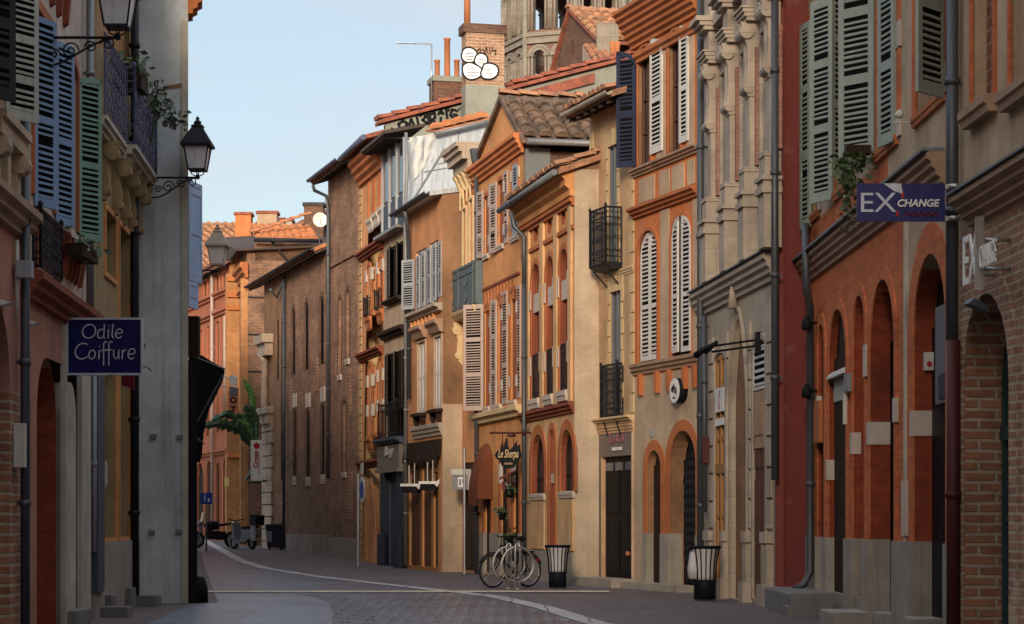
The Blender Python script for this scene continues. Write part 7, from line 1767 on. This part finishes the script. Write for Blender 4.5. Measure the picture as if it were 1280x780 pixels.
def motorbike(label, x, y, Z, ln, ang, scooter=False):
    o = at(x, y, Z); t = empty('motorbike' if not scooter else 'scooter', (o.x, Z, gz(Z)), ang, label, 'motorbike' if not scooter else 'scooter'); k = ln / 2
    r = .31 if not scooter else .22
    for sx in (-1, 1):
        mb = MB(); mb.torus((sx * (k - r), 0, r), r - .06, .06, (1, 0, 0), (0, 0, 1), 24, 8); wo = mb.build('wheel', 'rubber', t); mb = MB(); mb.lathe([(r - .1, -.03), (r - .1, .03)], (sx * (k - r), 0, r), 14, 'y'); mb.build('rim', 'greyp', wo)
    if not scooter:
        mb = MB(); mb.prism([(-.35, -.16, .35), (.3, -.16, .3), (.42, -.14, .6), (-.3, -.14, .65)], (0, .30, 0)); mb.build('engine', 'black', t)
        mb = MB(); mb.lathe([(.001, -.3), (.15, -.2), (.18, 0), (.14, .25), (.001, .3)], (-.1, 0, .82), 12, 'x'); mb.build('fuel_tank', 'black', t)
        mb = MB(); mb.prism([(.15, -.14, .78), (.8, -.1, .88), (.82, -.1, .95), (.2, -.14, .88)], (0, .26, 0)); mb.build('saddle', 'rubber', t)
        mb = MB(); mb.tube([(-k + r, -.1, r), (-.42, -.08, .95)], .03, 6); mb.tube([(-k + r, .1, r), (-.42, .08, .95)], .03, 6); mb.tube([(-.35, -.36, 1.08), (-.42, -.1, 1.0), (-.42, .1, 1.0), (-.35, .36, 1.08)], .02, 6); mb.tube([(-.38, -.3, 1.05), (-.5, -.38, 1.3)], .012, 5); mb.build('handlebar', 'fr_grey', t)
        mb = MB(); mb.lathe([(.09, -.08), (.09, .06), (.03, .1)], (-.55, 0, .9), 12, 'x'); mb.build('headlight', 'greyp', t); mb = MB(); mb.prism([(-.5, -.14, .95), (-.42, -.12, 1.3), (-.38, -.12, 1.3), (-.42, -.14, .95)], (0, .26, 0)); mb.build('windscreen', 'st_cream', t)
    else:
        mb = MB(); mb.prism([(-.55, -.15, .95), (-.42, -.15, .95), (-.28, -.17, .35), (.0, -.17, .28), (.0, -.17, .2), (-.4, -.17, .22)], (0, .32, 0)); mb.build('leg_shield', 'fr_grey', t)
        mb = MB(); mb.prism([(.0, -.17, .25), (.15, -.17, .7), (.8, -.14, .72), (.85, -.14, .5), (.6, -.17, .4), (.3, -.17, .25)], (0, .33, 0)); mb.build('rear_fairing', 'fr_grey', t)
        mb = MB(); mb.prism([(.1, -.15, .71), (.75, -.13, .76), (.72, -.13, .84), (.12, -.15, .82)], (0, .28, 0)); mb.build('saddle', 'black', t)
        mb = MB(); mb.prism([(.62, -.18, .86), (1.02, -.18, .86), (1.05, -.18, 1.2), (.66, -.18, 1.24)], (0, .36, 0)); mb.build('top_box', 'black', t); mb = MB(); mb.prism([(.7, -.2, .32), (.98, -.2, .32), (.98, -.2, .8), (.72, -.2, .84)], (0, .06, 0)); mb.build('rear_panel', 'greyp', t)
        mb = MB(); mb.tube([(-k + r, 0, r), (-.48, 0, .95)], .035, 6); mb.tube([(-.42, -.33, 1.08), (-.5, 0, 1.0), (-.42, .33, 1.08)], .02, 6); mb.build('handlebar', 'black', t); mb = MB(); mb.lathe([(.08, -.05), (.08, .05), (.02, .08)], (-.55, 0, .92), 10, 'x'); mb.build('headlight', 'offwhite', t)
        mb = MB(); mb.torus((-k + r, 0, r), r + .03, .035, (1, 0, 0), (0, 0, 1), 16, 5); mb.build('mudguard', 'greyp', t)
    return t
motorbike('black motorbike parked at the far end of the footway', 268, 684, 78.0, 1.95, R(24)); motorbike('grey scooter with a black top box parked beside the motorbike', 304, 687, 76.4, 1.55, R(-48), True)
Z = 74.0; o = at(258, 690, Z); t = empty('road_sign', (o.x, Z, gz(Z)), 0, 'square blue pedestrian zone sign on a thin post', 'road sign'); zc = at(258, 623, Z).z - gz(Z); mb = MB(); mb.lathe([(.03, 0), (.03, zc + .2)], n=8); mb.build('post', 'fr_grey', t); mb = MB(); s_ = .20; mb.box(-s_, s_, -.03, -.015, zc - s_, zc + s_); mb.build('sign_panel', 'sblue', t)
mb = MB(); mb.lathe([(.001, zc + .10), (.03, zc + .12), (.03, zc + .15), (.001, zc + .17)], (-.05, -.04, 0), 8); mb.prism([(-.09, -.036, zc - .14), (-.06, -.036, zc - .0), (-.09, -.036, zc + .08), (-.01, -.036, zc + .08), (-.04, -.036, zc), (-.01, -.036, zc - .14), (-.05, -.036, zc - .05)], (0, .004, 0)); mb.prism([(.06, -.036, zc - .12), (.06, -.036, zc + .0), (.12, -.036, zc + .0), (.12, -.036, zc - .12)], (0, .004, 0)); mb.build('figures', 'white', t)
for x0, x1, z0, z1 in ():
    pass
Z = 76.5; a, b = at(313.5, 601, Z), at(328, 550, Z); w, h = b.x - a.x, b.z - a.z; t = empty('banner_sign', a, 0, 'tall white vertical sign with red lettering and a red disc on the brick wing', 'sign'); mb = MB(); mb.box(0, w, 0, .05, 0, h); mb.build('sign_panel', 'white', t); mb = MB(); mb.lathe([(w * .27, -.012), (w * .27, -.002)], (w * .5, 0, h * .86), 20, 'y'); mb.build('red_disc', 'sred', t); mb = MB(); add_text(mb, 'Crous', w * .62, (w * .42, -.006, h * .53), (0, 0, 1), (-1, 0, 0), extrude=.003, bold=.008, fit=(h * .42, w * .42)); mb.box(w * .68, w * .74, -.006, -.001, h * .15, h * .7); mb.build('lettering', 'sred', t); mb = MB(); mb.tube([(w, .03, h * .98), (w + .35, .5, h * .98)], .02, 5); mb.tube([(w, .03, h * .03), (w + .35, .5, h * .03)], .02, 5); mb.build('bracket', 'offwhite', t)
Z = 84; o = at(285.5, 527, Z); w = at(297.5, 527, Z).x - o.x; h = at(290, 488, Z).z - o.z; t = empty('hotel_sign', o, 0, 'rose vertical sign with dark letters on the far red house', 'sign'); mb = MB(); mb.box(0, w, 0, .12, 0, h); mb.build('sign_panel', 'pl_r0', t); mb = MB(); add_text(mb, 'O', w * .9, (w * .5, -.012, h * .68), (1, 0, 0), (0, 0, 1), extrude=.006, bold=.015); add_text(mb, 'T', w * .9, (w * .5, -.012, h * .38), (1, 0, 0), (0, 0, 1), extrude=.006, bold=.015); mb.build('lettering', 'black', t)
Z = 55; o = at(291, 481, Z); t = empty('spotlight', o, 0, 'white and black spotlight pair at the tip of the black awning', 'light'); mb = MB(); mb.prism([(-.08, 0, 0), (.06, 0, -.05), (.1, 0, .18), (0, 0, .26), (-.1, 0, .2)], (0, .2, 0)); mb.build('lamp_head', 'white', t); mb = MB(); mb.prism([(-.08, 0, -.28), (.1, 0, -.25), (.12, 0, -.08), (-.08, 0, -.04)], (0, .2, 0)); mb.build('lamp_head', 'fr_grey', t); mb = MB(); mb.tube([(-.05, .1, .1), (-.28, .1, .25), (-1.0, .1, .3)], .015, 5); mb.tube([(-.05, .1, -.1), (-.35, .1, .0), (-1.0, .1, .05)], .015, 5); mb.build('bracket', 'offwhite', t)
Z = 86; a, b = at(280.5, 608, Z), at(286, 597, Z); mb = MB(); mb.box(0, b.x - a.x, 0, .15, 0, b.z - a.z); mb.box(.04, b.x - a.x - .04, -.012, 0, .12, .2); b_ = mb.build('shop_lightbox', 'yellow'); b_.location = a; tag(b_, 'small yellow shop sign box on the far red house', 'sign')
# banana plant leaves
Z = 78.3; o = at(320, 575, Z); t = empty('banana_plant', o, 0, 'banana plant with large arching green leaves above the tall white sign', 'plant')
def blade(name, pts, wid, mat):
    mb = MB(); n = len(pts) * 7; P = []
    pv = [Vector(p) for p in pts]
    for i in range(n + 1):
        f = i / n * (len(pv) - 1); k = min(int(f), len(pv) - 2); P.append(pv[k].lerp(pv[k + 1], f - k))
    up = Vector((0, -.35, .95)); prev = None
    for i, p in enumerate(P):
        d = (P[min(i + 1, n)] - P[max(i - 1, 0)]).normalized(); sd = d.cross(Vector((0, 1, .2))).normalized(); f = i / n; ww = wid * (math.sin(math.pi * min(1, f * .98 + .02)) ** .6) * (.9 + .1 * math.sin(i * 3)) * (rnd.uniform(.45, .7) if rnd.random() < .3 else 1); cur = (p + sd * ww + Vector((0, .1, 0)), p, p - sd * ww + Vector((0, .1, 0)))
        if prev: mb.q(prev[0], prev[1], cur[1], cur[0]); mb.q(prev[1], prev[2], cur[2], cur[1])
        prev = cur
    return mb.build(name, mat, t, fix=False)
def rel(x, y, dz=0): return at(x, y, Z + dz) - o
blade('leaf', [rel(317, 560), rel(300, 536, -.5), rel(275, 529, -1), rel(249, 533, -1.4)], .30, 'leaf_d'); blade('leaf', [rel(318, 558), rel(303, 525, -.2), rel(282, 517, -.6), rel(262, 527, -.8)], .22, 'leaf_d'); blade('leaf', [rel(318, 560), rel(312, 530), rel(306, 505, -.2)], .26, 'leaf_d'); blade('leaf', [rel(319, 558), rel(317, 525, .2), rel(312, 507)], .24, 'leaf'); blade('leaf', [rel(318, 555), rel(308, 532, -.2), rel(291, 522, -.4)], .14, 'leaf_l'); blade('leaf', [rel(317, 512), rel(314, 492), rel(304, 473)], .17, 'leaf_l'); blade('leaf', [rel(319, 575), rel(314, 590, -.2), rel(306, 601, -.3)], .12, 'leaf_d')
mb = MB(); mb.tube([(0, 0, -.5), (.02, 0, .5), (.0, 0, 1.4)], [.08, .06, .03], 8); mb.lathe([(.10, -.75), (.15, -.5), (.16, -.48)], n=12); mb.box(-.04, .5, -.04, .04, -.8, -.75); mb.build('stem', 'leaf', t)
# round road sign seen edge-on
Z = 59.0; o = at(453, 612, Z); t = empty('road_sign', o, R(-74), 'round white and blue sign seen nearly edge on beside the pointed door', 'road sign'); mb = MB(); mb.lathe([(.36, -.02), (.36, .0)], n=24, axis='y'); mb.build('sign_panel', 'white', t); mb = MB(); mb.lathe([(.25, -.026), (.25, -.021)], n=20, axis='y'); mb.build('blue_disc', 'sblue', t); mb = MB(); mb.box(-.14, .14, -.03, 0, .42, .72); mb.build('supplementary_plate', 'offwhite', t); mb = MB(); mb.tube([(-.2, .03, -.02), (-.6, .1, -.02)], .02, 5); mb.tube([(0, .012, .75), (0, .012, -.3)], .02, 5); mb.build('bracket', 'steel', t)
# aerials and dish
o = A.root.location + Vector((0, 0, 0)); pa = A.world(A.L - .4, A.end(539.5, 120, A.L - .4)[0], A.end(539.5, 122, A.L - .4)[1]); t = empty('tv_aerial', pa, 0, 'thin roof aerial mast with a long side arm beside the small chimney', 'aerial'); mb = MB(); hm = (122 - 55) * pa.y / F; mb.tube([(0, 0, -.3), (0, 0, hm)], .022, 6); mb.tube([(0, 0, hm), (-1.0, 0, hm + .02)], .018, 5); mb.tube([(0, 0, .1), (.8, 0, .1)], .02, 5); mb.build('mast', 'steel', t)
mb = MB()
for i in range(5): mb.tube([(-.95 + i * .12, -.12, hm + .02), (-.95 + i * .12, .12, hm + .02)], .009, 4)
mb.build('elements', 'steel', t)
Z = 80; o = at(400, 275, Z); t = empty('satellite_dish', o, R(12), 'white satellite dish on the roof beside the dark drainpipe', 'satellite dish'); mb = MB(); mb.lathe([(.001, .05), (.12, .04), (.22, .0), (.27, -.05), (.26, -.06), (.2, -.01), (.001, .03)], n=22, axis='y'); mb.build('dish', 'white', t); mb = MB(); mb.tube([(0, .05, 0), (0, .15, -.05), (0, .15, -1.6)], .02, 6); mb.tube([(0, .02, -.2), (0, -.3, .0)], .012, 5); mb.build('mast', 'pipe_l', t)

# ---- graffiti sprayed on the party wall and the big chimney
xw = A.L + .13
def EPg(x, y, du=.13): yy, z = A.end(x, y, A.L + du); return (yy, z)
t = empty('graffiti', A.root.location.copy(), A.root.rotation_euler.z, 'black lettering sprayed along the grey party wall', 'graffiti'); mb = MB()
def gst(mb, pts, wpx, du):
    for (a, b) in zip(pts, pts[1:]):
        a, b = Vector(a), Vector(b); d = (b - a); L0 = d.length
        if L0 < 1e-6: continue
        d /= L0; n = Vector((-d.y, d.x)) * wpx / 2; a2, b2 = a - d * wpx * .3, b + d * wpx * .3
        P = [EPg(*(q), du) for q in (a2 + n, b2 + n, b2 - n, a2 - n)]; mb.prism([(A.L + du - .004, y, z) for y, z in P], (.008, 0, 0))
GS = [[(501, 163), (498, 155), (504, 151), (509, 154), (507, 159), (502, 160)], [(509, 164), (514, 149), (520, 161)], [(511, 159), (517, 157)], [(521, 146), (524, 160), (530, 156)], [(525, 145), (529, 141), (532, 146), (528, 150), (534, 154), (527, 158)], [(534, 141), (537, 157)], [(539, 156), (537, 143), (543, 141), (544, 147), (540, 150), (548, 155)], [(551, 155), (551, 147)], [(548, 143), (551, 138), (554, 142), (550, 141)], [(559, 149), (558, 138)], [(562, 134), (559, 131), (556, 135), (561, 138)], [(570, 138), (565, 137), (563, 144), (568, 149), (571, 144), (567, 143)], [(571, 140), (575, 135)], [(489, 160), (494, 162)], [(489, 167), (496, 164)]]
for i, g_ in enumerate(GS): gst(mb, g_, 3.4 if i < 12 else 1.8, .131)
mb.build('lettering', 'gr_black', t)
t = empty('graffiti', A.root.location.copy(), A.root.rotation_euler.z, 'white bubble lettering with black outline sprayed on the large brick chimney', 'graffiti')
mb = MB(); mo = MB()
def shape(pts, k):
    c = Vector((sum(p[0] for p in pts) / len(pts), sum(p[1] for p in pts) / len(pts)))
    sm = []
    n = len(pts)
    for i in range(n):      # closed Catmull-Rom
        p0, p1, p2, p3 = (Vector(pts[(i + j - 1) % n]) for j in range(4))
        for q in range(4):
            f = q / 4; sm.append(.5 * ((2 * p1) + (p2 - p0) * f + (2 * p0 - 5 * p1 + 4 * p2 - p3) * f * f + (3 * p1 - p0 - 3 * p2 + p3) * f ** 3))
    for bld, du, g in ((mo, .747 + k * .004, 2.1), (mb, .7505 + k * .004, 0)):
        P = []
        for p in sm: d = (p - c).normalized(); P.append(EPg(*(p + d * g), du))
        bld.prism([(A.L + du, y, z) for y, z in P], (.003, 0, 0))
shape([(578, 68), (581, 61.5), (588, 60.5), (594, 64), (595.5, 70), (592, 76), (585, 77.5), (579, 74)], 0)
shape([(596, 70), (601, 67.5), (607, 70), (608.5, 76), (606, 84), (600, 86), (597, 81), (594, 77)], 1)
shape([(580, 82), (587, 79), (595, 82), (601, 86), (602, 92), (596, 97), (587, 98.5), (581, 94), (579, 88)], 2)
shape([(604, 86), (606, 81), (613, 80), (620, 83), (622, 89), (619, 95), (612, 98), (604, 96.5), (602, 91)], 3)
ml = MB()
for g_ in ([(582, 67), (592, 66)], [(581, 71), (592, 70.5)], [(583, 74.5), (590, 74)], [(599, 74), (606, 75)], [(597, 78), (605, 79)], [(582, 86), (594, 86)], [(583, 90), (599, 90.5)], [(585, 94.5), (596, 94)], [(606, 86), (613, 87), (611, 91)], [(605, 92), (617, 92)], [(608, 95), (616, 94.5)]): gst(ml, g_, .55, .768)
ml.build('shading_lines', 'fr_grey', t)
mo.build('outline', 'gr_black', t); mb.build('lettering', 'gr_white', t)
mb = MB()
for g_ in ([(596, 64), (600, 60), (601, 66)], [(603, 61), (606, 66), (608, 59), (610, 66)], [(612, 60), (613, 67)], [(616, 58), (615, 64), (620, 62), (619, 69)]): gst(mb, g_, .9, .752)
mb.build('small_tag', 'gr_black', t)
# ================================================================== camera, light
cam = bpy.data.cameras.new('camera'); co = bpy.data.objects.new('camera', cam); COL.objects.link(co)
co.location = CAM; co.rotation_euler = (R(90), 0, 0); cam.sensor_width = 36; cam.lens = F / 1280 * 36; cam.shift_y = (HY - 390) / 1280
cam.clip_end = 4000; cam.clip_start = .1; SC.camera = co
SUN_AZ, SUN_EL = R(SUNDEG), R(SUNELEV)      # azimuth measured from straight behind the camera towards the right
sdir = Vector((math.sin(SUN_AZ) * math.cos(SUN_EL), -math.cos(SUN_AZ) * math.cos(SUN_EL), math.sin(SUN_EL)))
sl = bpy.data.lights.new('sun', 'SUN'); so = bpy.data.objects.new('sun', sl); COL.objects.link(so)
sl.energy = SUNE; sl.angle = R(12); sl.color = (1, .83, .64)
so.rotation_euler = sdir.to_track_quat('Z', 'Y').to_euler(); so.location = (0, 0, 60)
wd = bpy.data.worlds.new('World'); SC.world = wd; wd.use_nodes = True; nt = wd.node_tree; bg = nt.nodes['Background']
sk = nt.nodes.new('ShaderNodeTexSky'); sk.sky_type = 'NISHITA'; sk.sun_disc = False; sk.sun_elevation = SUN_EL
sk.sun_rotation = math.atan2(sdir.x, sdir.y); sk.air_density = 1.0; sk.dust_density = 2.2; sk.ozone_density = 1.0
tc = nt.nodes.new('ShaderNodeTexCoord'); mp = nt.nodes.new('ShaderNodeMapping'); mp.inputs['Scale'].default_value = (1.2, 1.2, 5.0); mp.inputs['Rotation'].default_value = (0, R(-10), 0)
nz = nt.nodes.new('ShaderNodeTexNoise'); nz.inputs['Scale'].default_value = 3.2; nz.inputs['Detail'].default_value = 8; nz.inputs['Roughness'].default_value = .6; nz.inputs['Distortion'].default_value = .4
rp = nt.nodes.new('ShaderNodeValToRGB'); rp.color_ramp.elements[0].position = .36; rp.color_ramp.elements[1].position = .72
rp.color_ramp.elements[0].color = (CLOUD0,) * 3 + (1,); rp.color_ramp.elements[1].color = (CLOUD1,) * 3 + (1,)
mx = nt.nodes.new('ShaderNodeMix'); mx.data_type = 'RGBA'; mx.inputs[7].default_value = (*CLOUDC, 1)
L = nt.links.new
L(tc.outputs['Generated'], mp.inputs['Vector']); L(mp.outputs[0], nz.inputs['Vector']); L(nz.outputs['Fac'], rp.inputs[0]); el = nt.nodes.new('ShaderNodeSeparateXYZ'); L(tc.outputs['Generated'], el.inputs[0])
mr = nt.nodes.new('ShaderNodeMapRange'); mr.interpolation_type = 'SMOOTHSTEP'; mr.inputs[1].default_value = .30; mr.inputs[2].default_value = .75; mr.inputs[4].default_value = HIGHC; L(el.outputs[2], mr.inputs[0])  # bright overhead layer, out of view, added to lift the ambient light
L(rp.outputs[0], mx.inputs[0]); m2 = nt.nodes.new('ShaderNodeMix'); m2.data_type = 'RGBA'; m2.inputs[7].default_value = (*HIGHCOL, 1); L(mr.outputs[0], m2.inputs[0]); L(sk.outputs[0], mx.inputs[6]); L(mx.outputs[2], m2.inputs[6]); L(m2.outputs[2], bg.inputs['Color'])
bg.inputs['Strength'].default_value = SKYS
SC.view_settings.view_transform = 'Standard'; SC.view_settings.look = 'None'; SC.view_settings.exposure = EXPO; SC.view_settings.gamma = 1
SC.render.engine = 'CYCLES'
SC.cycles.max_bounces = 6; SC.cycles.diffuse_bounces = 4; SC.cycles.use_denoising = True
